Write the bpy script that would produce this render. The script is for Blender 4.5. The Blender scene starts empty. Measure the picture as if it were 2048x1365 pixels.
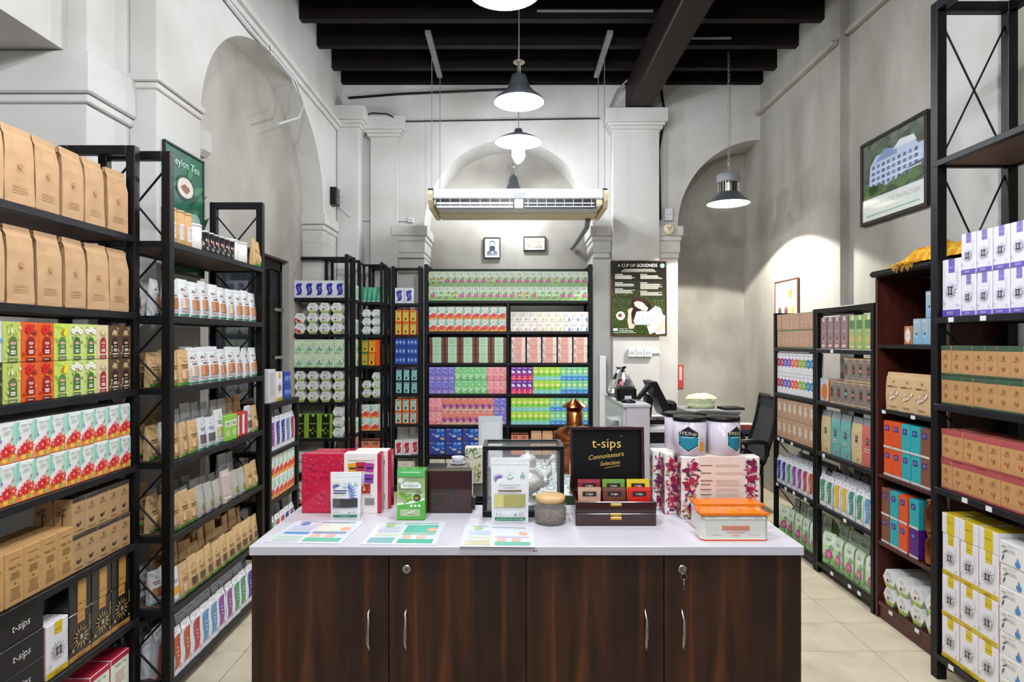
import bpy, math, random
from math import sin, cos, pi, radians
from mathutils import Vector, Matrix
S = bpy.context.scene
COL = S.collection
F = 1236.0; H = 1.5
# ---------------- camera, world, exposure ----------------
cd = bpy.data.cameras.new('camera'); cam = bpy.data.objects.new('camera', cd); COL.objects.link(cam)
cam.location = (0, 0, H); cam.rotation_euler = (pi/2, 0, 0)
cd.sensor_width = 36; cd.lens = F/2048*36; cd.clip_start = .02
S.camera = cam
w = bpy.data.worlds.new('world'); S.world = w; w.use_nodes = True
w.node_tree.nodes['Background'].inputs[0].default_value = (.8, .86, 1, 1)
w.node_tree.nodes['Background'].inputs[1].default_value = .3
S.view_settings.view_transform = 'Standard'; S.view_settings.look = 'None'
S.view_settings.exposure = 0.4; S.view_settings.gamma = 1
S.view_settings.use_curve_mapping = False
LAMP_P = 42      # watts of each pendant
FILL_P = 74      # unseen pendants added as fill for the front half of the shop
try:
    S.cycles.max_bounces = 7; S.cycles.diffuse_bounces = 4; S.cycles.glossy_bounces = 3
    S.cycles.transmission_bounces = 6; S.cycles.transparent_max_bounces = 8
    S.cycles.sample_clamp_indirect = 6; S.cycles.use_denoising = True
    S.cycles.caustics_reflective = False; S.cycles.caustics_refractive = False
except Exception: pass
LIGHTS = [(.03, 3.35, 4.0, LAMP_P), (.055, 4.85, 3.3, LAMP_P), (.06, 5.35, 3.0, LAMP_P*.75), (1.89, 5.4, 2.68, LAMP_P*.5),
          (-.9, .6, 3.9, FILL_P), (1.0, .6, 3.9, FILL_P), (.05, 1.9, 3.95, FILL_P), (0, -1.0, 3.9, FILL_P)]

# ---------------- colours and materials ----------------
def lin(c):
    c /= 255
    return c/12.92 if c <= .04045 else ((c+.055)/1.055)**2.4
def hx(s):
    if not isinstance(s, str): return s
    return (lin(int(s[0:2], 16)), lin(int(s[2:4], 16)), lin(int(s[4:6], 16)), 1)
def mat(name, col=None, rough=.5, metal=0, bump=0, bscale=60, var=0, vscale=8, stretch=None, emis=None, es=1, trans=0, alpha=1, ior=1.45, coat=0, col2=None, detail=6, fac=(.35, .65), spec=.5):
    m = bpy.data.materials.new(name); m.use_nodes = True
    nt = m.node_tree; N = nt.nodes; Lk = nt.links; b = N['Principled BSDF']
    b.inputs['Roughness'].default_value = rough; b.inputs['Metallic'].default_value = metal
    b.inputs['Specular IOR Level'].default_value = spec
    b.inputs['IOR'].default_value = ior; b.inputs['Transmission Weight'].default_value = trans
    b.inputs['Coat Weight'].default_value = coat; b.inputs['Alpha'].default_value = alpha
    if col is None:
        a = N.new('ShaderNodeAttribute'); a.attribute_name = 'Col'; src = a.outputs['Color']
    else:
        r = N.new('ShaderNodeRGB'); r.outputs[0].default_value = hx(col); src = r.outputs[0]
    tc = N.new('ShaderNodeTexCoord'); mp = N.new('ShaderNodeMapping'); Lk.new(tc.outputs['Object'], mp.inputs[0])
    if stretch: mp.inputs['Scale'].default_value = stretch
    if var or col2:
        n = N.new('ShaderNodeTexNoise'); n.inputs['Scale'].default_value = vscale; n.inputs['Detail'].default_value = detail
        Lk.new(mp.outputs[0], n.inputs['Vector'])
        rp = N.new('ShaderNodeMapRange'); rp.inputs[1].default_value = fac[0]; rp.inputs[2].default_value = fac[1]
        Lk.new(n.outputs['Fac'], rp.inputs[0])
        mx = N.new('ShaderNodeMix'); mx.data_type = 'RGBA'; Lk.new(rp.outputs[0], mx.inputs['Factor'])
        if col2:
            Lk.new(src, mx.inputs['A']); mx.inputs['B'].default_value = hx(col2)
        else:
            mu = N.new('ShaderNodeMix'); mu.data_type = 'RGBA'; mu.blend_type = 'MULTIPLY'; mu.inputs['Factor'].default_value = 1
            Lk.new(src, mu.inputs['A']); mu.inputs['B'].default_value = (1-var, 1-var, 1-var, 1)
            Lk.new(mu.outputs['Result'], mx.inputs['A']); Lk.new(src, mx.inputs['B'])
        src = mx.outputs['Result']
    Lk.new(src, b.inputs['Base Color'])
    if emis:
        b.inputs['Emission Color'].default_value = hx(emis); b.inputs['Emission Strength'].default_value = es
    if bump:
        n2 = N.new('ShaderNodeTexNoise'); n2.inputs['Scale'].default_value = bscale; n2.inputs['Detail'].default_value = 5
        Lk.new(mp.outputs[0], n2.inputs['Vector'])
        bp = N.new('ShaderNodeBump'); bp.inputs['Strength'].default_value = bump; bp.inputs['Distance'].default_value = .01
        Lk.new(n2.outputs['Fac'], bp.inputs['Height']); Lk.new(bp.outputs[0], b.inputs['Normal'])
    return m
K = {}
K['card'] = mat('printed_card', rough=.42, var=.05, vscale=20)
K['kraft'] = mat('kraft_paper', rough=.8, var=.14, vscale=18, bump=.12, bscale=35)
K['pouch'] = mat('pouch_film', rough=.33, bump=.35, bscale=26, var=.06, vscale=14)
K['gloss'] = mat('gloss_print', rough=.18, var=.04, vscale=10, coat=.3)
K['ink'] = mat('matt_ink', rough=.6, var=.05, vscale=40)
K['black'] = mat('black_powder_coat', '09090c', spec=.3, rough=.42, bump=.1, bscale=200, var=.3, vscale=9)
K['shelf'] = mat('black_shelf_edge', '0e0e13', spec=.35, rough=.45, bump=.1, bscale=120, col2='16161c')
K['shelfboard'] = mat('brown_board', '6d5648', rough=.6, var=.25, vscale=6, stretch=(1, 8, 1))
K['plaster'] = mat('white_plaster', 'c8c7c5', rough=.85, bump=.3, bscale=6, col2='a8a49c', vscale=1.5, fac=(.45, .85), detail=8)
K['cream'] = mat('aged_plaster', 'cfcbc2', rough=.88, bump=.3, bscale=9, col2='b4ab9b', vscale=1.3, fac=(.45, .8), detail=9)
K['concrete'] = mat('grey_render', 'b2afa8', rough=.85, bump=.25, bscale=5, col2='78746b', vscale=1.3, fac=(.38, .72), detail=9, stretch=(1, 1, .45))
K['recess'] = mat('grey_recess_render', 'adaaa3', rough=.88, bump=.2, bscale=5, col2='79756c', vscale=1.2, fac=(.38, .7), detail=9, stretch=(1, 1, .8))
K['joist'] = mat('dark_timber', '160e0c', rough=.6, var=.4, vscale=5, stretch=(.6, 6, 6), spec=.25)
K['beam'] = mat('brown_timber_beam', '1e110d', rough=.6, var=.4, vscale=4, stretch=(8, .5, 8), spec=.3)
K['tile'] = mat('beige_floor_tile', 'd9ceb6', rough=.28, col2='c2b69d', vscale=5, detail=9, fac=(.4, .75), bump=.03, bscale=30)
K['grout'] = mat('grout', '7d7466', rough=.9, var=.2)
K['white'] = mat('white_laminate', 'cfccd4', rough=.32, col2='c4c1ca', vscale=3)
K['metal'] = mat('brushed_metal', 'c8c6c0', rough=.25, metal=1, var=.1)
K['gold'] = mat('brass', 'd9a94e', rough=.3, metal=1, var=.1)
K['silver'] = mat('chased_silver', 'f6f4f0', rough=.25, metal=.35, bump=.7, bscale=45, var=.15, vscale=20)
K['copper'] = mat('copper_skin', 'b0643a', rough=.24, metal=1, var=.3, vscale=6, bump=.1, bscale=20)
K['plastic'] = mat('black_plastic', '08080a', spec=.35, rough=.4, var=.2)
K['greyplastic'] = mat('grey_plastic', '85878b', rough=.45, var=.1)
K['acwhite'] = mat('ac_white', 'cdd1d6', rough=.4, var=.04)
K['accream'] = mat('ac_yellowed', 'd8cdae', rough=.5, var=.08)
K['glass'] = mat('clear_glass', 'e8f0f2', rough=.02, alpha=.07, var=.01)
K['jarglass'] = mat('jar_glass', 'e8eef0', rough=.02, alpha=.13, coat=.5, var=.01)
K['film'] = mat('clear_film', 'eef2f4', rough=.12, trans=.75, ior=1.15, bump=.5, bscale=40, var=.02)
K['darkglass'] = mat('dark_glass', '2a3036', rough=.06, var=.2, coat=.5)
K['glow'] = mat('lamp_glow', 'ffffff', emis='f4f7ff', es=30, var=.01)
K['glowsoft'] = mat('lamp_diffuser', 'ffffff', emis='fff6e0', es=4, var=.01)
K['shade'] = mat('lamp_shade_grey', '6d7278', rough=.35, metal=.6, var=.1)
K['shadein'] = mat('lamp_reflector', 'f0f2f5', rough=.4, var=.03)
K['chest'] = mat('dark_red_lacquer', '2e0a0c', rough=.16, coat=.6, var=.2, vscale=6)
K['bookwood'] = mat('mahogany_veneer', '4a1d16', rough=.4, var=.45, vscale=5, stretch=(6, 6, .5))
K['bamboo'] = mat('bamboo_lid', 'd5ae78', rough=.5, var=.2, vscale=6, stretch=(2, 14, 2))
K['foil'] = mat('foil_gift_wrap', rough=.2, metal=.8, bump=1, bscale=22, var=.5, vscale=30)
K['cloth'] = mat('woven_cloth', rough=.6, bump=.35, bscale=220, var=.2, vscale=160)
K['leaf'] = mat('dried_tea', '4c4034', rough=.9, vscale=90, bump=1, bscale=120, col2='7c6a54')
# wood grain of the counter doors
def walnut():
    m = bpy.data.materials.new('walnut_laminate'); m.use_nodes = True
    N = m.node_tree.nodes; L = m.node_tree.links; b = N['Principled BSDF']; b.inputs['Roughness'].default_value = .38
    tc = N.new('ShaderNodeTexCoord'); mp = N.new('ShaderNodeMapping'); mp.inputs['Scale'].default_value = (9, 9, .55)
    L.new(tc.outputs['Object'], mp.inputs[0])
    n = N.new('ShaderNodeTexNoise'); n.inputs['Scale'].default_value = 2.2; n.inputs['Detail'].default_value = 9; n.inputs['Distortion'].default_value = .8
    L.new(mp.outputs[0], n.inputs['Vector'])
    mp2 = N.new('ShaderNodeMapping'); mp2.inputs['Scale'].default_value = (60, 60, 1.2); L.new(tc.outputs['Object'], mp2.inputs[0])
    n2 = N.new('ShaderNodeTexNoise'); n2.inputs['Scale'].default_value = 3; n2.inputs['Detail'].default_value = 4; L.new(mp2.outputs[0], n2.inputs['Vector'])
    r = N.new('ShaderNodeValToRGB'); e = r.color_ramp.elements
    e[0].position = .3; e[0].color = hx('1c0f0a'); e[1].position = .72; e[1].color = hx('5a3219')
    x = e.new(.45); x.color = hx('2c170e'); x = e.new(.58); x.color = hx('40230f')
    L.new(n.outputs['Fac'], r.inputs[0])
    mx = N.new('ShaderNodeMix'); mx.data_type = 'RGBA'; mx.blend_type = 'MULTIPLY'; mx.inputs['Factor'].default_value = .55
    L.new(r.outputs[0], mx.inputs['A']); L.new(n2.outputs['Color'], mx.inputs['B'])
    mg = N.new('ShaderNodeMix'); mg.data_type = 'RGBA'; mg.blend_type = 'MULTIPLY'; mg.inputs['Factor'].default_value = 1; mg.inputs['B'].default_value = (1.25, 1.2, 1.15, 1)
    L.new(mx.outputs['Result'], mg.inputs['A']); L.new(mg.outputs['Result'], b.inputs['Base Color'])
    return m
K['walnut'] = walnut()

# ---------------- mesh builder ----------------
_glyph = {}
def glyphs(s, shear=0):
    k = (s, shear)
    if k not in _glyph:
        c = bpy.data.curves.new('t', 'FONT'); c.body = s; c.resolution_u = 2; c.size = 1; c.shear = shear
        c.align_x = 'CENTER'
        o = bpy.data.objects.new('t', c); me = o.to_mesh()
        _glyph[k] = ([(v.co.x, v.co.y) for v in me.vertices], [tuple(p.vertices) for p in me.polygons])
        o.to_mesh_clear(); bpy.data.objects.remove(o); bpy.data.curves.remove(c)
    return _glyph[k]
class B:
    """collects faces with a colour and a material slot each; y = 0 is the front, decals lie just before it"""
    def __init__(s, *mats):
        s.v = []; s.f = []; s.c = []; s.m = []; s.mats = [K[m] if isinstance(m, str) else m for m in mats] or [K['card']]
        s.surf = None; s.clip = None; s.lay = 0; s.rnd = random.Random(7); s.dm = 0; s.sm = set()
    def face(s, pts, col='ffffff', m=0, smooth=False):
        i = len(s.v); s.v += [tuple(p) for p in pts]; s.f.append(tuple(range(i, i+len(pts)))); s.c.append(hx(col)); s.m.append(m)
        if smooth: s.sm.add(len(s.f)-1)
    def mesh(s, vs, fs, col='ffffff', m=0, smooth=False):
        i = len(s.v); s.v += [tuple(p) for p in vs]; cc = hx(col) if not isinstance(col, list) else None
        for j, f in enumerate(fs):
            s.f.append(tuple(a+i for a in f)); s.c.append(cc or hx(col[j])); s.m.append(m)
            if smooth: s.sm.add(len(s.f)-1)
    def box(s, x0, x1, y0, y1, z0, z1, col='ffffff', m=0, b=0):
        if b <= 0:
            v = [(x, y, z) for z in (z0, z1) for y in (y0, y1) for x in (x0, x1)]
            s.mesh(v, [(0, 2, 3, 1), (4, 5, 7, 6), (0, 1, 5, 4), (2, 6, 7, 3), (0, 4, 6, 2), (1, 3, 7, 5)], col, m); return
        b = min(b, (x1-x0)*.45, (y1-y0)*.45, (z1-z0)*.45)
        v = []
        for z, sz in ((z0, 1), (z1, -1)):
            for y, sy in ((y0, 1), (y1, -1)):
                for x, sx in ((x0, 1), (x1, -1)):
                    v += [(x, y+sy*b, z+sz*b), (x+sx*b, y, z+sz*b), (x+sx*b, y+sy*b, z)]
        q = lambda i, k: i*3+k
        f = [(q(0, 0), q(2, 0), q(6, 0), q(4, 0)), (q(1, 0), q(5, 0), q(7, 0), q(3, 0)), (q(0, 1), q(4, 1), q(5, 1), q(1, 1)), (q(2, 1), q(3, 1), q(7, 1), q(6, 1)),
             (q(0, 2), q(1, 2), q(3, 2), q(2, 2)), (q(4, 2), q(6, 2), q(7, 2), q(5, 2))]
        for a, c in ((0, 1), (2, 3), (4, 5), (6, 7)): f.append((q(a, 1), q(c, 1), q(c, 2), q(a, 2)))
        for a, c in ((0, 2), (1, 3), (4, 6), (5, 7)): f.append((q(a, 0), q(c, 0), q(c, 2), q(a, 2)))
        for a, c in ((0, 4), (1, 5), (2, 6), (3, 7)): f.append((q(a, 0), q(c, 0), q(c, 1), q(a, 1)))
        for a in range(8): f.append((q(a, 0), q(a, 1), q(a, 2)))
        s.mesh(v, f, col, m)
    def lathe(s, prof, x=0, y=0, z=0, n=20, col='ffffff', m=0, cols=None, ang0=0):
        vs = [(x+r*cos(2*pi*i/n+ang0), y+r*sin(2*pi*i/n+ang0), z+h) for r, h in prof for i in range(n)]
        fs = []; cc = []
        for k in range(len(prof)-1):
            for i in range(n):
                fs.append((k*n+i, k*n+(i+1) % n, (k+1)*n+(i+1) % n, (k+1)*n+i)); cc.append(cols[k] if cols else col)
        s.mesh(vs, fs, cc, m, n > 8)
    def tube(s, pts, r, n=8, col='ffffff', m=0, cap=True):
        P = [Vector(p) for p in pts]; vs = []; fs = []
        for i, p in enumerate(P):
            d = (P[min(i+1, len(P)-1)]-P[max(i-1, 0)]).normalized()
            a = d.cross(Vector((0, 0, 1)) if abs(d.z) < .9 else Vector((1, 0, 0))).normalized(); b2 = d.cross(a)
            rr = r[i] if isinstance(r, (list, tuple)) else r
            vs += [p+a*rr*cos(2*pi*k/n)+b2*rr*sin(2*pi*k/n) for k in range(n)]
        for i in range(len(P)-1):
            for k in range(n): fs.append((i*n+k, i*n+(k+1) % n, (i+1)*n+(k+1) % n, (i+1)*n+k))
        s.mesh(vs, fs, col, m, True)
        if cap: s.mesh(vs[:n], [tuple(range(n))], col, m); s.mesh(vs[-n:], [tuple(range(n))], col, m)
    # ---- decals on the front (x to the right, z up) ----
    def pt(s, x, z):
        if s.clip: x = max(-s.clip[0], min(s.clip[0], x)); z = max(.0005, min(s.clip[1], z))
        return (x, (s.surf(x, z) if s.surf else 0)-.0003-.00025*min(s.lay, 12)-.00005*max(0, s.lay-12), z)
    def up(s): s.lay += 1
    def rect(s, x0, x1, z0, z1, col):
        s.up(); nx, nz = (4, 4) if s.surf else (1, 1)
        vs = [s.pt(x0+(x1-x0)*i/nx, z0+(z1-z0)*j/nz) for j in range(nz+1) for i in range(nx+1)]
        fs = [(j*(nx+1)+i, j*(nx+1)+i+1, (j+1)*(nx+1)+i+1, (j+1)*(nx+1)+i) for j in range(nz) for i in range(nx)]
        s.mesh(vs, fs, col, s.dm)
    def poly(s, pts, col):
        s.up(); xs = [p[0] for p in pts]; a, e = min(xs), max(xs)
        if not s.surf or e-a < .016: s.face([s.pt(*p) for p in pts], col, s.dm); return
        n = max(2, min(8, int((e-a)/.008)))     # on curved fronts the shape follows the surface in strips
        def cut(P, X, keep):
            R = []
            for (x0, z0), (x1, z1) in zip(P, P[1:]+P[:1]):
                i0, i1 = (x0-X)*keep >= 0, (x1-X)*keep >= 0
                if i0: R.append((x0, z0))
                if i0 != i1: t = (X-x0)/(x1-x0); R.append((X, z0+t*(z1-z0)))
            return R
        for i in range(n):
            Q = cut(list(pts), a+(e-a)*i/n, 1); Q = cut(Q, a+(e-a)*(i+1)/n, -1) if len(Q) > 2 else Q
            if len(Q) > 2: s.face([s.pt(*p) for p in Q], col, s.dm)
    def disc(s, x, z, rx, rz=None, col='ffffff', n=14, a=0):
        rz = rz or rx; s.poly([(x+rx*cos(t)*cos(a)-rz*sin(t)*sin(a), z+rx*cos(t)*sin(a)+rz*sin(t)*cos(a)) for t in [2*pi*i/n for i in range(n)]], col)
    def blob(s, x, z, rx, rz, col, n=10, j=.35):
        s.poly([(x+rx*cos(2*pi*i/n)*s.rnd.uniform(1-j, 1+j*.4), z+rz*sin(2*pi*i/n)*s.rnd.uniform(1-j, 1+j*.4)) for i in range(n)], col)
    def leaf(s, x, z, l, a, wd, col):
        s.poly([(x, z), (x+l*.5*cos(a)-wd*sin(a), z+l*.5*sin(a)+wd*cos(a)), (x+l*cos(a), z+l*sin(a)), (x+l*.5*cos(a)+wd*sin(a), z+l*.5*sin(a)-wd*cos(a))], col)
    def flower(s, x, z, r, col, n=6, cc=None, a0=0, full=2*pi):
        for i in range(n): s.leaf(x, z, r, a0+full*i/n, r*.28, col)
        if cc: s.disc(x, z, r*.2, None, cc, 8)
    def lines(s, x0, x1, z0, z1, n, col, duty=.4, rag=.25, center=False):
        s.up(); p = (z1-z0)/n
        for i in range(n):
            l = (x1-x0)*(1-rag*s.rnd.random()); xa = (x0+x1-l)/2 if center else x0; zc = z1-(i+.5)*p; h = p*duty/2
            s.lay -= 1; s.rect(xa, xa+l, zc-h, zc+h, col)
    def text(s, t, x, z, h, col, shear=0, wmax=None, rot=0, wd=None):
        vs, fs = glyphs(t, shear); s.up(); sc = h/.72
        xs = [a for a, _ in vs]; W = max(xs)-min(xs); mx = (max(xs)+min(xs))/2
        sx = sc
        if wmax and W*sc > wmax: sx = wmax/W
        if wd: sx = wd/W
        c, d = cos(rot), sin(rot)
        s.mesh([s.pt(x+(a-mx)*sx*c-b*sc*d, z+(a-mx)*sx*d+b*sc*c) for a, b in vs], fs, col, s.dm)
    def mk(s, name='m'):
        me = bpy.data.meshes.new(name); me.from_pydata(s.v, [], s.f)
        for m in s.mats: me.materials.append(m)
        me.polygons.foreach_set('material_index', s.m)
        if s.sm: me.polygons.foreach_set('use_smooth', [i in s.sm for i in range(len(s.f))])
        at = me.color_attributes.new('Col', 'FLOAT_COLOR', 'CORNER'); data = []
        for f, c in zip(s.f, s.c): data += list(c)*len(f)
        at.data.foreach_set('color', data); me.update()
        return me
def link(name, me, parent=None, loc=None, rz=0, label=None, cat=None, group=None, kind=None):
    o = bpy.data.objects.new(name, me); COL.objects.link(o)
    if parent is not None: o.parent = parent
    if loc is not None: o.location = loc
    if rz: o.rotation_euler = (0, 0, rz)
    if label: o['label'] = label
    if cat: o['category'] = cat
    if group: o['group'] = group
    if kind: o['kind'] = kind
    return o
def build(b, name, parent=None, **k): return link(name, b.mk(name), parent, **k)
def px(x, y, Y):      # point seen at pixel (x, y) at depth Y
    return Vector(((x-1024)*Y/F, Y, H-(y-682.5)*Y/F))
ORD = ['zeroth', 'first', 'second', 'third', 'fourth', 'fifth', 'sixth', 'seventh', 'eighth', 'ninth', 'tenth', 'eleventh', 'twelfth', 'thirteenth', 'fourteenth', 'fifteenth', 'sixteenth', 'seventeenth', 'eighteenth', 'nineteenth', 'twentieth', 'twenty-first', 'twenty-second', 'twenty-third', 'twenty-fourth', 'twenty-fifth', 'twenty-sixth']
# ---------------- the room ----------------
def struct(b, name, parent=None, label=None):
    o = build(b, name, parent, label=label)
    if parent is None: o['kind'] = 'structure'
    return o
def arch_wall(b, u0, u1, z0, z1, arches, depth, mp, m=0, ex=2.0):
    u = u0
    for (uc, hw, zs, rise) in sorted(arches):
        ua, ub = max(u0, uc-hw), min(u1, uc+hw)
        if ua > u: b.face([mp(u, z0, 0), mp(ua, z0, 0), mp(ua, z1, 0), mp(u, z1, 0)], m=m)
        n = 40; t0 = math.acos(max(-1, min(1, (ua-uc)/hw))); t1 = math.acos(max(-1, min(1, (ub-uc)/hw)))
        P = []
        for i in range(n+1):
            t = t0+(t1-t0)*i/n; c, s_ = cos(t), max(0, sin(t))
            P.append((uc+hw*(abs(c)**(2/ex))*(1 if c > 0 else -1), zs+rise*s_**(2/ex)))
        P[0] = (ua, P[0][1]); P[-1] = (ub, P[-1][1])
        for (a, za), (c, zc) in zip(P, P[1:]):
            b.face([mp(a, za, 0), mp(c, zc, 0), mp(c, z1, 0), mp(a, z1, 0)], m=m)
            b.face([mp(a, za, 0), mp(a, za, depth), mp(c, zc, depth), mp(c, zc, 0)], m=m, smooth=False)
        b.face([mp(ua, z0, 0), mp(ua, z0, depth), mp(ua, P[0][1], depth), mp(ua, P[0][1], 0)], m=m)
        if uc+hw <= u1+1e-6: b.face([mp(ub, z0, 0), mp(ub, z0, depth), mp(ub, zs, depth), mp(ub, zs, 0)], m=m)
        u = ub
    if u < u1-1e-6: b.face([mp(u, z0, 0), mp(u1, z0, 0), mp(u1, z1, 0), mp(u, z1, 0)], m=m)
ZC = 4.33
def room():
    b = B('grout'); b.box(-2.8, 2.9, -2.2, 7.3, -.1, -.012); fl = struct(b, 'floor')
    T = .607; tm = None
    ys = [3.895-.303*i for i in range(8, -1, -1)]+[3.895+.303*i for i in range(1, 11)]
    for i in range(9):
        for j, y in enumerate(ys):
            if tm is None:
                t = B('tile'); t.box(0, T-.004, 0, .299, -.02, 0, b=.0015); tm = t.mk('floor_tile')
            x = 1.745-5*T-2*T+i*T
            if x > 2.6 or y > 6.6: continue
            link('floor_tile', tm, fl, (x+.002, y+.002, 0))
    # back wall with two arches
    b = B('plaster', 'recess'); mp = lambda u, z, d: (u, 6.4+d, z)
    arch_wall(b, -1.9, 2.62, 0, ZC, [(-.036, .872, 2.675, .91), (2.589, .872, 2.675, .91)], .45, mp)
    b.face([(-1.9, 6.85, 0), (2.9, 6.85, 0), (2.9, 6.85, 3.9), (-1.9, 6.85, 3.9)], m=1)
    wb = struct(b, 'wall_back')
    # left wall: arch over the recess, pilaster, near pier, lintel
    b = B('plaster', 'recess', 'cream'); mp = lambda u, z, d: (-1.75-d, u, z)
    arch_wall(b, 3.04, 6.42, 0, ZC, [(4.6, 1.13, 2.71, .88)], .19, mp, ex=2.15)
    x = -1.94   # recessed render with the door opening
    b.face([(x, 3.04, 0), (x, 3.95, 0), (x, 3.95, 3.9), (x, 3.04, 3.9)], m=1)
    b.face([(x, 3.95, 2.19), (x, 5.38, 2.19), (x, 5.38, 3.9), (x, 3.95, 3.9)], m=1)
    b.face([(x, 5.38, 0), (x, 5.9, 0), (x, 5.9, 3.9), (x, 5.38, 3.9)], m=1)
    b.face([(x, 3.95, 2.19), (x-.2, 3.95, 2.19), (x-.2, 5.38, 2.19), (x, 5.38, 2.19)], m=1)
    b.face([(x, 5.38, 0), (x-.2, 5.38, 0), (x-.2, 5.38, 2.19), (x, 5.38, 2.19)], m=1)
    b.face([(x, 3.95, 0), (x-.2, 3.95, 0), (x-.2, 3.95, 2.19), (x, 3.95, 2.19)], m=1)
    b.face([(-1.75, 3.04, 0), (-1.88, 3.04, 0), (-1.88, 3.04, ZC), (-1.75, 3.04, ZC)])
    b.box(-2.6, -1.88, 2.73, 3.038, 0, ZC)
    b.face([(-2.35, -2.1, 0), (-2.35, 2.74, 0), (-2.35, 2.74, ZC), (-2.35, -2.1, ZC)])
    b.box(-2.6, -1.97, -2.1, 2.728, 2.78, ZC)
    wl = struct(b, 'wall_left')
    b = B('plaster', 'cream')
    b.box(-2.6, -1.845, 2.7, 3.06, 2.59, 2.775, b=.008); b.box(-2.6, -1.86, 2.715, 3.05, 2.55, 2.588, b=.006)
    o = struct(b, 'trim_1'); 
    b = B('plaster'); b.box(-1.90, -1.725, 3.02, 3.48, 2.775, 2.815, b=.006); b.box(-1.89, -1.738, 3.03, 3.475, 2.74, 2.774, b=.006)
    struct(b, 'trim_2')
    b = B('plaster'); b.box(-1.94, -1.745, 3.48, 3.62, 2.56, 2.73, b=.03); struct(b, 'trim_3')
    b = B('plaster'); b.box(-1.75, -1.69, 3.06, 6.38, 3.635, 3.675, b=.008); b.box(-1.75, -1.72, 3.06, 6.38, 3.595, 3.634, b=.006); struct(b, 'trim_4')
    # pilasters and capitals of the back wall
    def pil(n, x0, x1, y0, z1, prof, y1=6.395):
        b = B('plaster'); b.box(x0, x1, y0, y1, 0, z1, b=.004)
        for (za, zb, e) in prof: b.box(x0-e, x1+e, y0-e, y1, za, zb, b=.006)
        struct(b, n)
    capp = lambda zt: [(zt-.135, zt, .075), (zt-.165, zt-.1351, .05), (zt-.2, zt-.1651, .03), (zt-.215, zt-.2001, .012)]
    pil('trim_5', -1.745, -1.53, 6.16, 3.83, capp(3.83))
    pil('trim_6', -1.45, -1.17, 6.33, 3.79, capp(3.79))
    pil('trim_7', 1.02, 1.49, 6.25, 3.84, capp(3.84))
    # the imposts at the springing of the arches
    def imp(n, x0, x1, y0, y1, zt):
        b = B('plaster'); z = zt
        for h, e in ((.1, .045), (.05, .028), (.12, .018), (.05, .008)):
            b.box(x0-e, x1+e, y0-e, y1, z-h, z, b=.006); z -= h+.001
        struct(b, n)
    imp('trim_8', -1.19, -.91, 6.36, 6.82, 2.68)
    imp('trim_9', .845, 1.0, 6.36, 6.82, 2.68)
    imp('trim_10', 1.52, 1.71, 6.36, 6.82, 2.68)
    imp('trim_11', -1.93, -1.765, 5.745, 6.15, 2.68)
    # right wall
    b = B('concrete', 'cream')
    b.face([(2.57, 4.84, 0), (2.57, 6.9, 0), (2.57, 6.9, ZC), (2.57, 4.84, ZC)])
    b.face([(2.57, 4.84, 0), (2.66, 4.84, 0), (2.66, 4.84, ZC), (2.57, 4.84, ZC)])
    b.face([(2.635, -2.1, 0), (2.635, 4.84, 0), (2.635, 4.84, ZC), (2.635, -2.1, ZC)])
    struct(b, 'wall_right')
    b = B('concrete'); b.box(2.51, 2.57, 4.86, 6.38, 3.83, 3.87, b=.01); struct(b, 'trim_12')
    b = B('concrete'); b.box(2.58, 2.635, -1.5, 4.80, 3.88, 3.92, b=.01); struct(b, 'trim_13')
    b = B('plaster'); b.box(2.56, 2.634, 3.26, 3.66, 0, 3.85, b=.004); struct(b, 'trim_14')
    # unseen rear wall: shop front left open to let fill light in
    b = B('plaster')
    b.box(-2.8, -1.3, -2.2, -2.1, 0, ZC); b.box(2.0, 2.9, -2.2, -2.1, 0, ZC); b.box(-1.3, 2.0, -2.2, -2.1, 3.0, ZC)
    struct(b, 'wall_front')
    # ceiling
    b = B('joist'); b.box(-2.8, 2.9, -2.2, 7.3, ZC, ZC+.1); ce = struct(b, 'ceiling')
    jm = None
    for i in range(-12, 5):
        y = 5.08+.455*i
        if y > 6.3: y = 6.32
        if jm is None:
            t = B('joist'); t.box(-1.76, 2.66, 0, .075, 4.15, ZC, b=.004); jm = t.mk('joist')
        link('joist', jm, ce, (0, y, 0))
    b = B('beam'); b.box(1.17, 1.40, -2.0, 6.38, 3.845, 4.148, b=.012); o = struct(b, 'beam_1')
    # glass door and black shutter in the left recess
    b = B('black')
    for y in (3.96, 4.80, 5.33): b.box(-2.06, -2.0, y, y+.045, 0, 2.185)
    b.box(-2.06, -2.0, 3.96, 5.37, 2.1, 2.185); b.box(-2.06, -2.0, 3.96, 5.37, .0, .06)
    d = struct(b, 'door_1')
    b = B('darkglass'); b.box(-2.035, -2.025, 4.006, 4.798, .062, 2.098); build(b, 'glass_pane', d)
    b = B('black')
    for k in range(4): b.box(-2.03-.02*(k % 2), -1.99-.02*(k % 2), 4.85+.12*k, 4.96+.12*k, .07, 2.09, b=.006)
    b.box(-1.99, -1.965, 5.02, 5.06, 1.2, 1.9, b=.004); build(b, 'shutter_leaf', d)
    b = B('metal')
    for z in (1.35, 1.75): b.box(-1.99, -1.955, 5.1, 5.3, z, z+.025, b=.004)
    build(b, 'bolt', d)
room()

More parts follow.
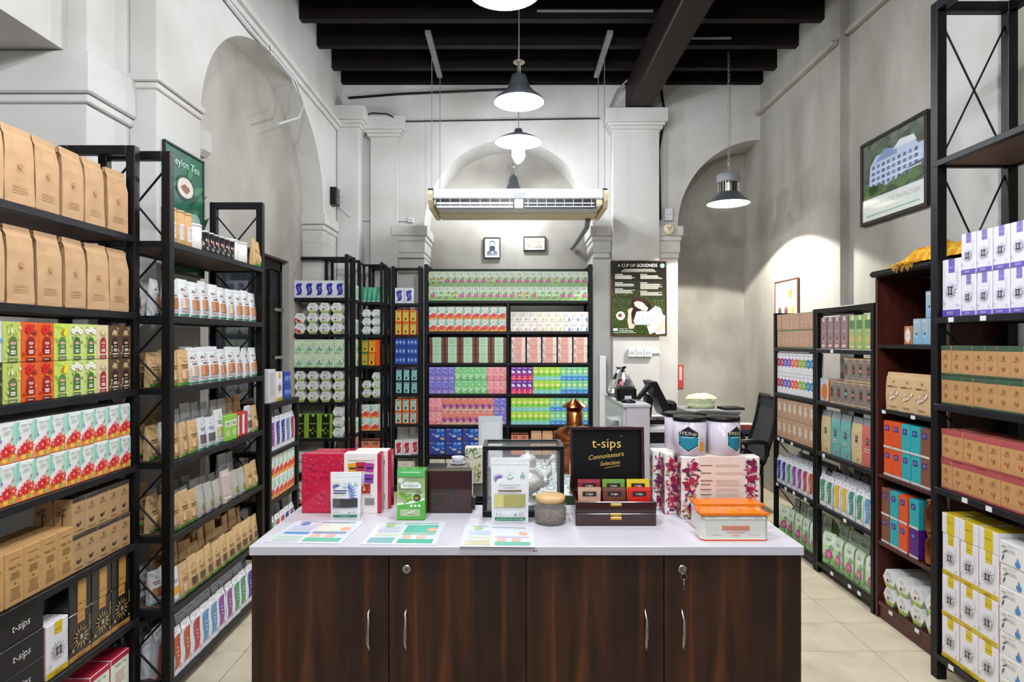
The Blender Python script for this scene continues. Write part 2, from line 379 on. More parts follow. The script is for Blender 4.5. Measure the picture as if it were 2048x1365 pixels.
# ---------------- racks ----------------
class Rack: pass
def rack(name_, label, x, y, rot, L, D, Ht, levels, bays=1, post=.036, braces=(1, 1), tags=(), base=0, phrase='', top_front=True, top_back=True, board='shelfboard', group=None):
    """local x runs along the front to the viewer's right, y to the back, z up"""
    r = Rack(); r.L = L; r.D = D; r.z = levels; r.phrase = phrase; r.post = post
    e = bpy.data.objects.new(name_, None); COL.objects.link(e); e.location = (x, y, 0); e.rotation_euler = (0, 0, rot)
    e['label'] = label; e['category'] = 'shelf rack'; e['group'] = 'black metal shop racks'
    r.M = Matrix.Translation((x, y, 0)) @ Matrix.Rotation(rot, 4, 'Z'); r.rot = rot; r.e = e
    t = B('black'); t.box(0, post, 0, post, 0, Ht, b=.002); pm = t.mk('post')
    for i in range(bays+1):
        xx = (L-post)*i/bays
        for yy in (0, D-post):
            if 0 < i < bays and yy == 0:
                t = B('black'); t.box(0, post*.8, 0, post, 0, levels[0]-.03, b=.002); link('post', t.mk('post'), e, (xx, yy, 0))
            else: link('post', pm, e, (xx, yy, 0))
    t = B('black')
    if top_front: t.box(post, L-post, 0, post*.9, Ht-post, Ht, b=.002); build(t, 'top_rail', e)
    t = B('black')
    if top_back: t.box(post, L-post, D-post*.9, D, Ht-post, Ht, b=.002); build(t, 'top_rail', e)
    for xx in (0, L-post):
        t = B('black'); t.box(xx, xx+post*.9, post, D-post, Ht-post, Ht, b=.002); build(t, 'end_rail', e)
    t = B('shelf', board); th = .027
    t.box(post*.5, L-post*.5, -.002, .028, -th, 0, b=.002); t.box(post*.5, L-post*.5, D-.028, D, -th, 0, b=.002)
    for xx in (post*.3, L-post*.3-.024): t.box(xx, xx+.024, .028, D-.028, -th, 0)
    t.box(post, L-post, .028, D-.028, -th*.75, -.002, m=1)
    sm = t.mk('shelf')
    for z in levels: link('shelf', sm, e, (0, 0, z))
    zz = sorted(levels)+[Ht-post]; r.zz = zz
    for ie, xx in enumerate((post*.5, L-post*.5)):
        if not braces[ie]: continue
        for za, zb in zip(zz, zz[1:]):
            if zb-za < .12: continue
            for q in ((za, zb-.027), (zb-.027, za)):
                t = B('black'); t.tube([(xx, post*.6, q[0]), (xx, D-post*.6, q[1])], .0045, 6); build(t, 'brace', e)
    for (xa, li) in tags:
        t = B('card'); t.box(xa, xa+.03, -.0045, -.0022, levels[li]-.024, levels[li]-.004, 'e8e8ea'); build(t, 'price_tag', e)
    return r
LV = [1.924, 1.615, 1.306, .997, .684, .376, .07]
RA = rack('shelf_rack', 'tall black metal rack with brown paper sacks on its top shelves', -1.52, 1.36, pi/2, 1.165, .31, 2.29, LV, phrase='left foreground rack', top_front=False, top_back=False)
RB = rack('shelf_rack', 'tall black metal rack of white and kraft pouches by the green poster', -1.42, 2.565, pi/2, .985, .3, 2.29, [1.918, 1.606, 1.302, .992, .683, .374, .07], phrase='left pouch rack', top_front=False, top_back=False)
RH = rack('shelf_rack', 'low black rack between the pouch rack and the back corner racks', -1.42, 3.62, pi/2, .5, .3, 1.13, [1.128, .84, .55, .24], phrase='low left rack', braces=(0, 0))
RE1 = rack('shelf_rack', 'black corner rack of hexagonal boxes beside the grey door wall', -1.98, 5.5, 0, .52, .2, 2.274, [1.885, 1.562, 1.262, .954, .632, .32, .05], phrase='first corner rack', top_front=False, braces=(0, 0), post=.03)
RE1s = rack('shelf_rack', 'narrow black side rack turned sideways beside the hexagonal boxes', -1.452, 5.712, pi/2, .215, .28, 2.274, [1.885, 1.562, 1.262, .954, .632, .32, .05], phrase='first side rack', top_front=False, braces=(0, 0), post=.026)
RE2 = rack('shelf_rack', 'black corner rack with green pouches on its top shelf', -1.475, 5.94, 0, .228, .19, 2.26, [1.876, 1.56, 1.26, .951, .634, .33, .05], phrase='second corner rack', top_front=False, braces=(0, 0), post=.02)
RE3 = rack('shelf_rack', 'black corner rack with blue gift boxes beside the central back rack', -1.2, 6.14, 0, .295, .17, 2.245, [1.874, 1.558, 1.265, .972, .672, .36, .05], phrase='third corner rack', top_front=False, braces=(0, 0), post=.028)
RF = rack('shelf_rack', 'wide black two bay rack of green and pink boxes under the arch', -.9, 6.35, 0, 1.726, .46, 2.29, [1.915, 1.598, 1.274, .955, .637, .326, .03], bays=2, phrase='central back rack', top_front=False)
RCf = rack('shelf_rack', 'low black rack beside the office chair holding small kraft boxes', 1.98, 4.68, -pi/2, .64, .3, 1.71, [1.45, 1.115, .787, .446, .075], phrase='far right rack', top_front=False, braces=(1, 0), tags=((.06, 3), (.2, 3), (.33, 3), (.5, 3), (.08, 2), (.15, 2), (.3, 2)), post=.03)
RCn = rack('shelf_rack', 'low black rack with tall maroon boxes next to the mahogany bookcase', 1.98, 4.035, -pi/2, .65, .3, 1.71, [1.45, 1.115, .787, .446, .075], phrase='near right rack', braces=(0, 0), tags=((.2, 0), (.1, 2), (.35, 3), (.2, 4), (.4, 4), (.5, 4)), post=.03)
RD = rack('shelf_rack', 'towering black metal rack with purple tea boxes by the white column', 1.882, 2.78, -pi/2, 1.3, .36, 3.01, [2.3, 1.605, 1.222, .852, .115], phrase='right foreground rack', braces=(1, 1), tags=((.12, 1), (.3, 1), (.2, 3), (.33, 3), (.12, 4)), post=.044)
# ---------------- goods: one prototype mesh of each kind ----------------
PR = {}
def reg(key, name, cat, desc, w, d, h, b, kids=()):
    PR[key] = dict(name=name, cat=cat, desc=desc, w=w, d=d, h=h, me=b.mk(name), kids=[(n, k.mk(n), l) for n, k, l in kids])
BR = 'Halpe Tea'
def carton(key, desc, w, d, h, col, fn=None, side=None, top=None, mt='card', name=None, cat='tea box', seed=1, sfn=None, kids=()):
    name = name or ('kraft_tea_box' if mt == 'kraft' else 'herbal_tea_box' if key[:4] in ('flor', 'lotu', 'bior', 'biog', 'biob', 'past', 'mint', 'pink') and key not in ('pink', 'mintg', 'pinkwhite') else 'fruit_tea_box' if key in ('lav', 'mintg', 'pink', 'sunset', 'mag', 'limeb', 'sky') else 'tea_box')
    b = B(mt, 'ink'); b.rnd = random.Random(seed); x = w/2; b.clip = (x, h)
    b.box(-x, x, 0, d, 0, h, col, b=.0024)
    e = .0006; i = .002
    if side:
        for sx in (-1, 1):
            X = sx*(x+e*.5); b.face([(X, i, i), (X, d-i, i), (X, d-i, h-i), (X, i, h-i)], side)
    if top: b.face([(-x+i, i, h+e*.5), (x-i, i, h+e*.5), (x-i, d-i, h+e*.5), (-x+i, d-i, h+e*.5)], top)
    # tuck flap seam on the lid and side
    b.face([(-x+i, d*.32, h+e), (x-i, d*.32, h+e), (x-i, d*.32+.0008, h+e), (-x+i, d*.32+.0008, h+e)], '6a6460')
    if fn: fn(b, w, h)
    if sfn:
        b.clip = (d/2, h)
        n0 = len(b.v); sfn(b, d, h)     # drawn as if on the front, then turned onto both ends
        V = b.v[n0:]; F0 = [j for j, f in enumerate(b.f) if f[0] >= n0]
        for q in range(n0, len(b.v)):
            X, Y, Z = b.v[q]; b.v[q] = (-x+Y, d/2-X, Z)
        V2 = [(-p[0], p[1], p[2]) for p in b.v[n0:]]; k = len(b.v); b.v += V2
        for j in F0: b.f.append(tuple(a-n0+k for a in b.f[j])); b.c.append(b.c[j]); b.m.append(b.m[j])
    reg(key, name, cat, desc, w, d, h, b, kids)
def sack(key, desc, w, d, h, col, fn=None, name='paper_sack', cat='paper sack', mt='kraft', seed=1, gus=None, topc=None, tk=.14, flare=0):
    b = B(mt, 'ink'); r = random.Random(seed); b.rnd = r; x = w/2
    lv = [(0, 1, 1), (.04, 1.0, 1.03), (.35, 1.02, 1.0), (.68, 1.0, .92), (.86, .99, .6), (.92, .98+flare, tk+.12), (1, .96+flare, tk)]
    V = []
    for (t, a, c) in lv:
        j = lambda q: r.uniform(-q, q)*(1 if 0 < t < .9 else .2)
        X = x*a; hd = d/2*c; yc = hd+d*.2*(1-c); g = .012+.35*x*(t**1.5)*.5
        V += [(-X+j(.002), yc-hd+j(.002), h*t), (X+j(.002), yc-hd+j(.002), h*t), (X-g, yc, h*t), (X+j(.002), yc+hd, h*t), (-X+j(.002), yc+hd, h*t), (-X+g, yc, h*t)]
    fs = []; cc = []
    for k in range(len(lv)-1):
        for i in range(6):
            fs.append((k*6+i, k*6+(i+1) % 6, (k+1)*6+(i+1) % 6, (k+1)*6+i))
            c = col
            if gus and i in (1, 2, 4, 5): c = gus
            if topc and k >= 4: c = topc
            cc.append(c)
    fs.append(tuple(range(5, -1, -1))); cc.append(col); n = (len(lv)-1)*6; fs.append(tuple(n+i for i in range(6))); cc.append(topc or col)
    b.mesh(V, fs, cc)
    def surf(X, z):
        t = max(0, min(1, z/h))
        for (t0, a0, c0), (t1, a1, c1) in zip(lv, lv[1:]):
            if t <= t1+1e-9:
                f = (t-t0)/(t1-t0); c = c0+(c1-c0)*f; return d*.2*(1-c)-.0028
        return 0
    b.surf = surf
    if fn: fn(b, w, h)
    reg(key, name, cat, desc, w, d*1.1, h, b)
def pouch(key, desc, w, d, h, col, fn=None, win=None, name='tea_pouch', cat='tea pouch', mt='pouch', seed=1, side=None, lean=.0):
    b = B(mt, 'ink'); b.rnd = random.Random(seed); nx, nz = 6, 8
    def th(x, z):
        t = z/h; u = abs(2*x/w)
        return (d/2*(1-t**1.8)*(1-.55*u**2.5)+.002)*(1-.35*max(0, .12-t)/.12*(1-u))
    sf = lambda x, z: d/2+lean*z-th(x, z); sb = lambda x, z: d/2+lean*z+th(x, z)
    X = [-w/2+w*i/nx for i in range(nx+1)]; Z = [h*j/nz for j in range(nz+1)]
    tw = lambda z: .93+.07*z/h
    for s_ in (sf, sb):
        b.mesh([(x*tw(z), s_(x, z), z) for z in Z for x in X], [((j*(nx+1)+i), j*(nx+1)+i+1, (j+1)*(nx+1)+i+1, (j+1)*(nx+1)+i) for j in range(nz) for i in range(nx)], col, 0, True)
    for x in (X[0], X[-1]):
        for j in range(nz): b.face([(x*tw(Z[j]), sf(x, Z[j]), Z[j]), (x*tw(Z[j]), sb(x, Z[j]), Z[j]), (x*tw(Z[j+1]), sb(x, Z[j+1]), Z[j+1]), (x*tw(Z[j+1]), sf(x, Z[j+1]), Z[j+1])], side or col)
    for zz in (0, h): b.face([(x*tw(zz), sf(x, zz), zz) for x in X]+[(x*tw(zz), sb(x, zz), zz) for x in reversed(X)], col)
    b.surf = lambda x, z: sf(x/tw(z), z)-.0006
    b.rect(-w*.46, w*.46, h*.895, h*.90, 'b9b4a8'); b.rect(-w*.46, w*.46, h*.955, h*.958, 'c5c0b5')
    kids = []
    if fn: fn(b, w, h)
    if win:
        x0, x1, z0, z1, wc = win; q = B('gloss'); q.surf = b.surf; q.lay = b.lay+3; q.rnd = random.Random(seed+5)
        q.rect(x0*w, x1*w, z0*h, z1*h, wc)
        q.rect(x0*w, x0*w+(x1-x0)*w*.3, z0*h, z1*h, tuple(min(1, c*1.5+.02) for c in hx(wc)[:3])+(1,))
        kids = [('window', q, None)]
    reg(key, name, cat, desc, w, d, h, b, kids)
def hexbox(key, desc, W, d, fn, col='e6e8e6', side='c9d2c4'):
    b = B('card', 'ink'); b.rnd = random.Random(3); h = W*.866; b.clip = (W/2, h); ch = [(-W/4, 0), (W/4, 0), (W/2, h/2), (W/4, h), (-W/4, h), (-W/2, h/2)]
    b.face([(x, 0, z) for x, z in ch], col); b.face([(x, d, z) for x, z in reversed(ch)], col)
    for i, ((x0, z0), (x1, z1)) in enumerate(zip(ch, ch[1:]+ch[:1])): b.face([(x0, 0, z0), (x0, d, z0), (x1, d, z1), (x1, 0, z1)], side if i in (0, 1, 5) else col)
    fn(b, W, h); reg(key, 'hexagonal_box', 'tea box', desc, W, d, h, b)
def can(key, name, cat, desc, r, h, col, lid, fn=None, lidh=.012, mt='card', lidmat=None, band=None):
    b = B(mt, 'ink'); b.rnd = random.Random(4)
    b.lathe([(0, 0), (r*.97, 0), (r, .002), (r, h-lidh), (r*.9, h-lidh)], 0, r, 0, 22, col)
    b.surf = lambda x, z: r-math.sqrt(max(1e-9, r*r-x*x))-.0004
    if fn: fn(b, 2*r, h)
    q = B(lidmat or mt); q.lathe([(r*.9, h-lidh), (r*1.02, h-lidh), (r*1.02, h-.001), (r*.98, h), (0, h)], 0, r, 0, 22, lid)
    reg(key, name, cat, desc, 2*r, 2*r, h, b, [('lid', q, None)])
# ---- printed designs: fn(builder, width, height) ----
def f_floral(b, w, h):
    b.poly([(-w*.5, h*.98), (-w*.3, h*.98), (-w*.36, h*.8), (-w*.24, h*.66), (-w*.4, h*.5), (-w*.5, h*.42)], '8fd0b8')
    b.poly([(w*.5, h*.95), (w*.3, h*.9), (w*.36, h*.7), (w*.22, h*.58), (w*.38, h*.42), (w*.5, h*.38)], 'a9dcc6')
    b.poly([(-w*.5, .001), (w*.5, .001), (w*.5, h*.22), (w*.2, h*.27), (0, h*.18), (-w*.25, h*.26), (-w*.5, h*.2)], 'f0824a')
    b.blob(-w*.1, h*.1, w*.16, h*.07, 'e8d448'); b.blob(w*.28, h*.08, w*.14, h*.06, '9ccb5a'); b.blob(w*.36, h*.16, w*.08, h*.05, 'e8d448')
    b.flower(-w*.05, h*.3, w*.3, 'd8262c', 7, 'f6b8a0'); b.flower(w*.28, h*.34, w*.24, 'e2463a', 6, 'f8c9a8'); b.flower(-w*.36, h*.24, w*.2, 'e03a3c', 6, 'f6d0b0')
    b.flower(w*.08, h*.46, w*.16, 'e8665a', 5); b.leaf(-w*.3, h*.52, w*.22, 1.9, w*.05, '7a6cc0'); b.leaf(w*.2, h*.55, w*.2, .8, w*.03, 'c22')if 0 else b.leaf(w*.2, h*.55, w*.2, .8, w*.03, 'cc2222')
    b.text(BR, 0, h*.86, h*.055, '5c5a58', wmax=w*.6); b.lines(-w*.2, w*.2, h*.72, h*.8, 2, '9a9a9a', center=True)
def f_arch(bg, top, topcol, lab, band, foot):
    def fn(b, w, h):
        b.rect(-w*.5, w*.5, .001, h*.999, bg)
        for i in range(14): b.blob(b.rnd.uniform(-.44, .44)*w, b.rnd.uniform(.1, .95)*h, w*.08, h*.05, b.rnd.choice(topcol), 7)
        if top == 'flower': b.flower(-w*.08, h*.82, w*.3, topcol[0], 9, 'a31218'); b.leaf(w*.1, h*.7, w*.3, .9, w*.04, '5e2410'); b.leaf(w*.2, h*.66, w*.3, 1.0, w*.04, '5e2410')
        elif top == 'white':
            for k in range(3): b.flower((-.25+.25*k)*w, h*(.8+.05*(k % 2)), w*.2, 'f6f4ee', 8, 'c98f4a')
        elif top == 'lemon': b.disc(w*.2, h*.78, w*.16, h*.13, 'e5dd2e'); b.leaf(-w*.1, h*.66, w*.5, 1.0, w*.07, 'b9702c')
        else:
            for k in range(5): b.leaf(-w*.3+.14*k*w, h*.66, w*.4, 1.2+.25*k, w*.06, topcol[k % len(topcol)])
        P = [(-w*.24, h*.16), (w*.24, h*.16), (w*.24, h*.5)]+[(w*.24*cos(t), h*.5+h*.14*sin(t)) for t in [pi*k/8 for k in range(1, 8)]]+[(-w*.24, h*.5)]
        b.poly(P, lab); b.blob(0, h*.47, w*.17, h*.035, 'e9b9a8', 12, .1); b.lines(-w*.12, w*.12, h*.455, h*.485, 1, 'a02828', center=True)
        b.lines(-w*.1, w*.1, h*.34, h*.4, 1, 'e8e4d8', center=True); b.lines(-w*.17, w*.17, h*.2, h*.3, 2, 'f4f0e6', .6, center=True)
        b.rect(-w*.27, w*.27, h*.115, h*.15, band); b.rect(-w*.27, w*.27, h*.01, h*.1, foot); b.lines(-w*.2, w*.2, h*.03, h*.08, 1, 'cfc8b8')
    return fn
def f_rainbow(b, w, h):
    for i in range(26): b.blob(b.rnd.uniform(-.42, .42)*w, b.rnd.uniform(.05, .95)*h, w*.1, h*.06, b.rnd.choice(['f2c41c', 'b0342c', 'd7582c', '8aa8e0', 'a04090', '6c2c34', 'f0f0f4', '5aa5c8']), 8)
    b.poly([(-w*.27, h*.08), (w*.27, h*.08), (w*.27, h*.54)]+[(w*.27*cos(t), h*.54+h*.12*sin(t)) for t in [pi*k/8 for k in range(1, 8)]]+[(-w*.27, h*.54)], 'f6e8dc')
    for k, c in enumerate(['8a66c8', 'e0405a', 'f0b01c', '8cc850']): b.rect(-w*.25, w*.25, h*(.1+.065*k), h*(.155+.065*k), c)
    b.lines(-w*.15, w*.15, h*.42, h*.52, 2, 'a02828', center=True)
def f_kleaf(b, w, h):
    b.rect(-w*.5, w*.5, h*.88, h*.999, '3c3634'); b.disc(0, h*.72, w*.12, h*.06, '8a6a44', 10); b.text(BR, 0, h*.6, h*.05, '5c432a', wmax=w*.6)
    b.leaf(-w*.02, h*.2, w*.3, 2.2, w*.1, '3e3226'); b.leaf(-w*.02, h*.2, w*.36, 1.0, w*.09, '4a3c2c'); b.lines(-w*.3, w*.3, h*.07, h*.14, 1, '8a6a44', center=True)
def s_tree(b, w, h):
    b.rect(-w*.03, w*.03, h*.05, h*.6, '4a3826')
    for i in range(26):
        a = b.rnd.uniform(.2, 2.9); rr = b.rnd.uniform(.2, .85); b.leaf(w*.45*rr*cos(a), h*(.4+.5*rr*sin(a)*.7+.1), w*.1, b.rnd.uniform(0, 3), w*.03, '4a3826')
def f_ktall(b, w, h):
    b.text(BR, 0, h*.68, h*.065, '5c421e', wmax=w*.7); b.lines(-w*.3, w*.3, h*.84, h*.87, 1, '7a5a30', center=True); b.lines(-w*.28, w*.28, h*.48, h*.62, 4, '6e4f28', .35, center=True)
    b.disc(0, h*.4, w*.05, None, '5c421e', 6); b.lines(-w*.3, w*.3, h*.1, h*.34, 5, '7a5a30', .3, center=True)
def f_mandala(tag, foot, ring, bg, dark, txt):
    def fn(b, w, h):
        b.rect(-w*.5, w*.5, .001, h*.12, foot); b.rect(-w*.14, w*.2, h*.76, h*.999, tag); b.text(BR, w*.03, h*.84, h*.03, txt, wmax=w*.28)
        for k in range(3, 0, -1):
            for i in range(14): b.leaf(0, h*.45, w*.13*k, 2*pi*i/14+k*.22, w*.03, ring if k % 2 else bg)
        b.disc(0, h*.45, w*.1, None, ring)
        b.poly([(-w*.13, h*.53), (0, h*.515), (w*.13, h*.53), (w*.11, h*.45), (w*.13, h*.37), (0, h*.385), (-w*.13, h*.37), (-w*.11, h*.45)], dark)
        b.lines(-w*.06, w*.06, h*.4, h*.5, 3, 'e8e4da', .5, 0, True); b.lines(-w*.2, w*.2, h*.03, h*.09, 2, txt, .35, center=True)
        b.lines(w*.36, w*.42, h*.5, h*.8, 7, ring, .5); b.disc(-w*.38, h*.25, w*.05, None, ring); b.disc(w*.38, h*.2, w*.04, None, ring)
    return fn
def f_wave(col, acc=None):
    P = [(-.3, .9), (-.16, .96), (.1, .98), (.36, .96), (.25, .84), (.2, .7), (.24, .58), (.3, .44), (.26, .3), (.18, .18), (.04, .12), (-.36, .1), (-.25, .17), (-.18, .3), (-.2, .42), (-.29, .54), (-.34, .7)]
    def fn(b, w, h):
        b.poly([(x*w, h*(.06+z*.8)) for x, z in P], col)
        for k in range(3): b.lines(-w*(.12-.02*k), w*(.1+.02*k), h*(.57-.09*k), h*(.6-.09*k), 1, 'f2f2f6', .6, .1)
        b.blob(w*.3, h*.16, w*.09, h*.05, acc or 'c9a890'); b.lines(-w*.16, w*.16, h*.9, h*.94, 1, '9aa0a8', .4, 0, True); b.rect(-w*.4, -w*.28, h*.03, h*.045, '2c2c34')
    return fn
def f_lotus(v=0):
    def fn(b, w, h):
        b.rect(-w*.5, w*.5, h*.001, h*.42, '9acb84'); b.rect(-w*.5, w*.5, h*.3, h*.62, 'c2e2b2'); b.rect(-w*.5, w*.5, h*.6, h*.95, 'dfeedd')
        for i in range(9): b.leaf(b.rnd.uniform(-.45, .3)*w, b.rnd.uniform(.02, .35)*h, w*.28, b.rnd.uniform(.3, 2.8), w*.06, b.rnd.choice(['5c9a4a', '78b860', 'a8d480', '3f7f3c']))
        b.blob(w*.22, h*.55, w*.18, h*.1, '7aa888'); b.text(BR, 0, h*.88, h*.045, '6a8a70', wmax=w*.5); b.lines(-w*.25, w*.25, h*.74, h*.84, 2, '8a8f88', center=True)
        if v == 0: b.flower(w*.05, h*.33, w*.36, 'c83494', 10, 'eeb0d8'); b.flower(w*.05, h*.33, w*.22, 'e070b8', 8, 'f4d878')
        elif v == 1:
            for q in ((-.22, .45), (.18, .5), (.05, .22)): b.flower(q[0]*w, q[1]*h, w*.22, 'd08a52' if q[1] > .3 else 'c04a86', 7, 'f0d090')
        else: b.flower(-w*.15, h*.2, w*.18, 'd0528a', 7); b.flower(w*.15, h*.5, w*.12, '2f9a78', 6)
    return fn
def f_spark(c1, c2, c3, acc, kind=0):
    def fn(b, w, h):
        b.rect(-w*.5, w*.5, h*.001, h*.36, c2); b.rect(-w*.5, w*.5, h*.3, h*.999, c1); b.rect(-w*.5, w*.5, h*.36, h*.5, c3)
        if kind == 0: b.disc(0, h*.66, w*.3, h*.11, 'f4efc8'); b.disc(0, h*.66, w*.15, h*.055, acc); b.disc(0, h*.42, w*.12, h*.05, 'd8f0c0'); 
        elif kind == 1:
            for k in range(6): b.disc(b.rnd.uniform(-.3, .3)*w, h*b.rnd.uniform(.55, .85), w*.16, h*.05, 'e8e4f4', 8); b.disc(0, h*.3, w*.12, h*.05, acc)
        elif kind == 2:
            for k in range(5): b.leaf(-w*.35, h*(.12+.04*k), w*.8, .5+.2*k, w*.08, acc)
        else:
            for k in range(7): b.disc(b.rnd.uniform(-.36, .36)*w, h*b.rnd.uniform(.15, .85), w*.13, h*.05, acc, 8)
        b.lines(-w*.3, w*.3, h*.86, h*.94, 1, 'e8e8f4', .5, 0, True); b.lines(-w*.3, w*.3, h*.06, h*.18, 2, 'eef0f8', .35, center=True)
    return fn
def f_blue(b, w, h):
    b.rect(-w*.5, -w*.28, .001, h*.999, '3c3f8a'); b.blob(w*.15, h*.62, w*.3, h*.28, '1f56b8'); b.blob(w*.05, h*.85, w*.14, h*.12, '5f9ad8'); b.blob(w*.3, h*.86, w*.12, h*.1, '88b4e0')
    b.disc(-w*.02, h*.42, w*.13, h*.09, 'dce8f4'); b.disc(-w*.02, h*.44, w*.08, h*.045, '3f7a5c'); b.leaf(-w*.32, h*.62, w*.2, -.6, w*.03, 'e4ecf6'); b.blob(w*.3, h*.22, w*.14, h*.14, 'a8a078'); b.blob(w*.3, h*.2, w*.07, h*.07, 'd8ba60')
    b.text(BR, -w*.3, h*.88, h*.07, 'dfe4f4', wmax=w*.3); b.disc(w*.36, h*.5, w*.03, h*.04, 'f0f4f8')
def f_bio(c):
    def fn(b, w, h):
        b.text(BR, 0, h*.82, h*.06, '8a8480', wmax=w*.5); b.lines(-w*.3, w*.2, h*.55, h*.72, 2, 'b0aaa4')
        b.leaf(-w*.38, h*.1, w*.3, 1.2, w*.04, c); b.leaf(-w*.38, h*.45, w*.3, .6, w*.03, c); b.leaf(-w*.42, h*.75, w*.25, .2, w*.03, 'b4b47a')
        if c == 'b04a5a': b.flower(w*.3, h*.22, w*.14, '8c2030', 4)
        else: b.disc(w*.28, h*.2, w*.11, h*.14, '4f88c0' if c == '5a5f66' else 'cfc884'); b.leaf(w*.28, h*.3, h*.2, pi/2, w*.04, '4f88c0' if c == '5a5f66' else 'cfc884')
    return fn
def f_mint(b, w, h):
    b.rect(-w*.28, w*.3, .001, h*.999, 'b5d8b8'); b.text(BR, 0, h*.68, h*.1, '5f7864', wmax=w*.35); b.lines(-w*.16, w*.16, h*.2, h*.55, 3, '7f9a84', .25, center=True)
    for k in range(22): b.disc(b.rnd.choice([-1, 1])*w*b.rnd.uniform(.33, .48), h*b.rnd.random()*.9+.03, w*.012, None, 'a87868', 5)
def f_pinkfl(b, w, h):
    b.rect(-w*.3, w*.25, .001, h*.999, 'dba59c'); b.lines(-w*.2, w*.14, h*.55, h*.8, 2, 'b07a72', .3, center=True)
    for k in range(16): b.blob(b.rnd.choice([-.4, .38])*w+b.rnd.uniform(-.08, .08)*w, h*b.rnd.uniform(.08, .92), w*.025, h*.06, b.rnd.choice(['7a4a52', 'b8707a', '5c5a6a', 'a03848']), 6)
def f_hex(kind):
    def fn(b, w, h):
        if kind == 'mag':
            b.poly([(-w*.25, .001), (w*.25, .001), (w*.38, h*.25), (-w*.38, h*.25)], 'a4c870'); b.blob(0, h*.12, w*.2, h*.06, 'c8a84c'); b.blob(w*.14, h*.1, w*.1, h*.06, '7fae54')
            for q in ((-.1, .44), (-.05, .38), (-.13, .37)): b.disc(q[0]*w, q[1]*h, w*.05, None, '8c1050', 8)
            for k in range(3): b.leaf(w*.05, h*(.3+.08*k), w*.3, .7, w*.02, 'a8c8b8')
        elif kind == 'red':
            b.flower(-w*.32, h*.42, w*.14, 'b0221c', 7); b.flower(-w*.08, h*.24, w*.2, 'c43020', 8); b.blob(w*.14, h*.1, w*.14, h*.08, 'b89038'); b.disc(w*.2, h*.62, w*.04, None, '6a4030', 6)
        else:
            for k in range(7): b.leaf(-w*.3+.09*k*w, h*.08, w*.34, .6+.22*k, w*.02, ['8fb0b4', '5f8f98', 'b4ccd0'][k % 3])
            b.poly([(-w*.25, .001), (w*.25, .001), (w*.31, h*.12), (-w*.31, h*.12)], '3f7f6c')
        b.text(BR, 0, h*.8, h*.07, '6a6e6c', wmax=w*.3); b.lines(-w*.2, w*.2, h*.68, h*.76, 2, 'a8a8a8', center=True)
    return fn
def f_owl(bg, c2, c3):
    def fn(b, w, h):
        b.rect(-w*.4, w*.4, h*.08, h*.92, bg)
        for r in range(4):
            for k in range(4): b.disc(-w*.3+.2*k*w, h*(.42+.1*r), w*.07, h*.035, c2 if (r+k) % 2 else c3, 8)
        b.disc(0, h*.26, w*.16, h*.12, '1c1814', 10); b.disc(0, h*.2, w*.1, h*.06, c2, 8); b.lines(-w*.3, w*.3, h*.82, h*.9, 1, '3a3026', .5, 0, True)
    return fn
def f_pastel(b, w, h):
    for c in ('8fd0a0', 'b9dc8c', 'a6d6c4', '9ccf9a'): b.blob(b.rnd.uniform(-.35, .35)*w, h*b.rnd.uniform(.06, .5), w*.18, h*.1, c)
    b.blob(w*.36, h*.6, w*.12, h*.25, 'a8dab0'); b.leaf(-w*.05, h*.2, h*.4, 1.4, w*.07, '4f86a8'); b.leaf(-w*.1, h*.15, h*.3, 2.2, w*.07, '7fb0c0'); b.leaf(w*.05, h*.15, h*.3, .9, w*.07, '5a9a9c')
    b.leaf(-w*.35, h*.6, w*.2, .3, w*.03, 'e0a8a0'); b.text(BR, 0, h*.88, h*.05, '7a8a80', wmax=w*.55)
def f_ceylon(b, w, h):
    b.rect(-w*.32, w*.32, h*.02, h*.98, '1e2614'); b.rect(-w*.1, w*.1, h*.86, h*.99, 'a8c86c'); b.text('Ceylon', 0, h*.58, h*.07, 'd8c860', .3, wmax=w*.5)
    for k in range(9): b.disc(b.rnd.uniform(-.24, .24)*w, h*b.rnd.uniform(.16, .42), w*.07, h*.05, b.rnd.choice(['d8b848', 'c89838', '8a9a3c', '3a3416']), 8)
def f_cin(win):
    def fn(b, w, h):
        b.disc(w*.22, h*.8, w*.09, h*.045, 'b4d4c8', 10); b.leaf(-w*.32, h*.7, w*.2, .5, w*.05, '8a4a34'); b.leaf(-w*.2, h*.68, w*.22, .9, w*.04, 'a86a4c'); b.leaf(-w*.1, h*.7, w*.2, .2, w*.04, '7a3c2c')
        b.text('Ceylon Cinnamon', 0, h*.61, h*.035, 'a8402c', wmax=w*.8); b.lines(-w*.2, w*.36, h*.54, h*.58, 1, '4a4a4c', .6)
        b.lines(-w*.4, w*.3, h*.12, h*.2, 2, 'a0a4a8', .3); b.rect(-w*.46, w*.46, h*.03, h*.07, '2f8f6c'); b.rect(-w*.4, w*.1, h*.135, h*.145, 'c0504c')
    return fn
def f_kp(b, w, h):
    for k in range(9): b.leaf(b.rnd.uniform(-.3, .2)*w, h*b.rnd.uniform(.64, .78), w*.16, b.rnd.uniform(0, 3), w*.02, '9c8448')
    b.lines(-w*.34, w*.34, h*.56, h*.6, 1, '5c4a2c', .6, .1, True); b.lines(-w*.3, w*.3, h*.49, h*.54, 1, '7a643c', .5, center=True); b.lines(-w*.3, w*.3, h*.12, h*.17, 1, '8a744c'); b.rect(-w*.47, w*.47, h*.02, h*.1, '4f9a34')
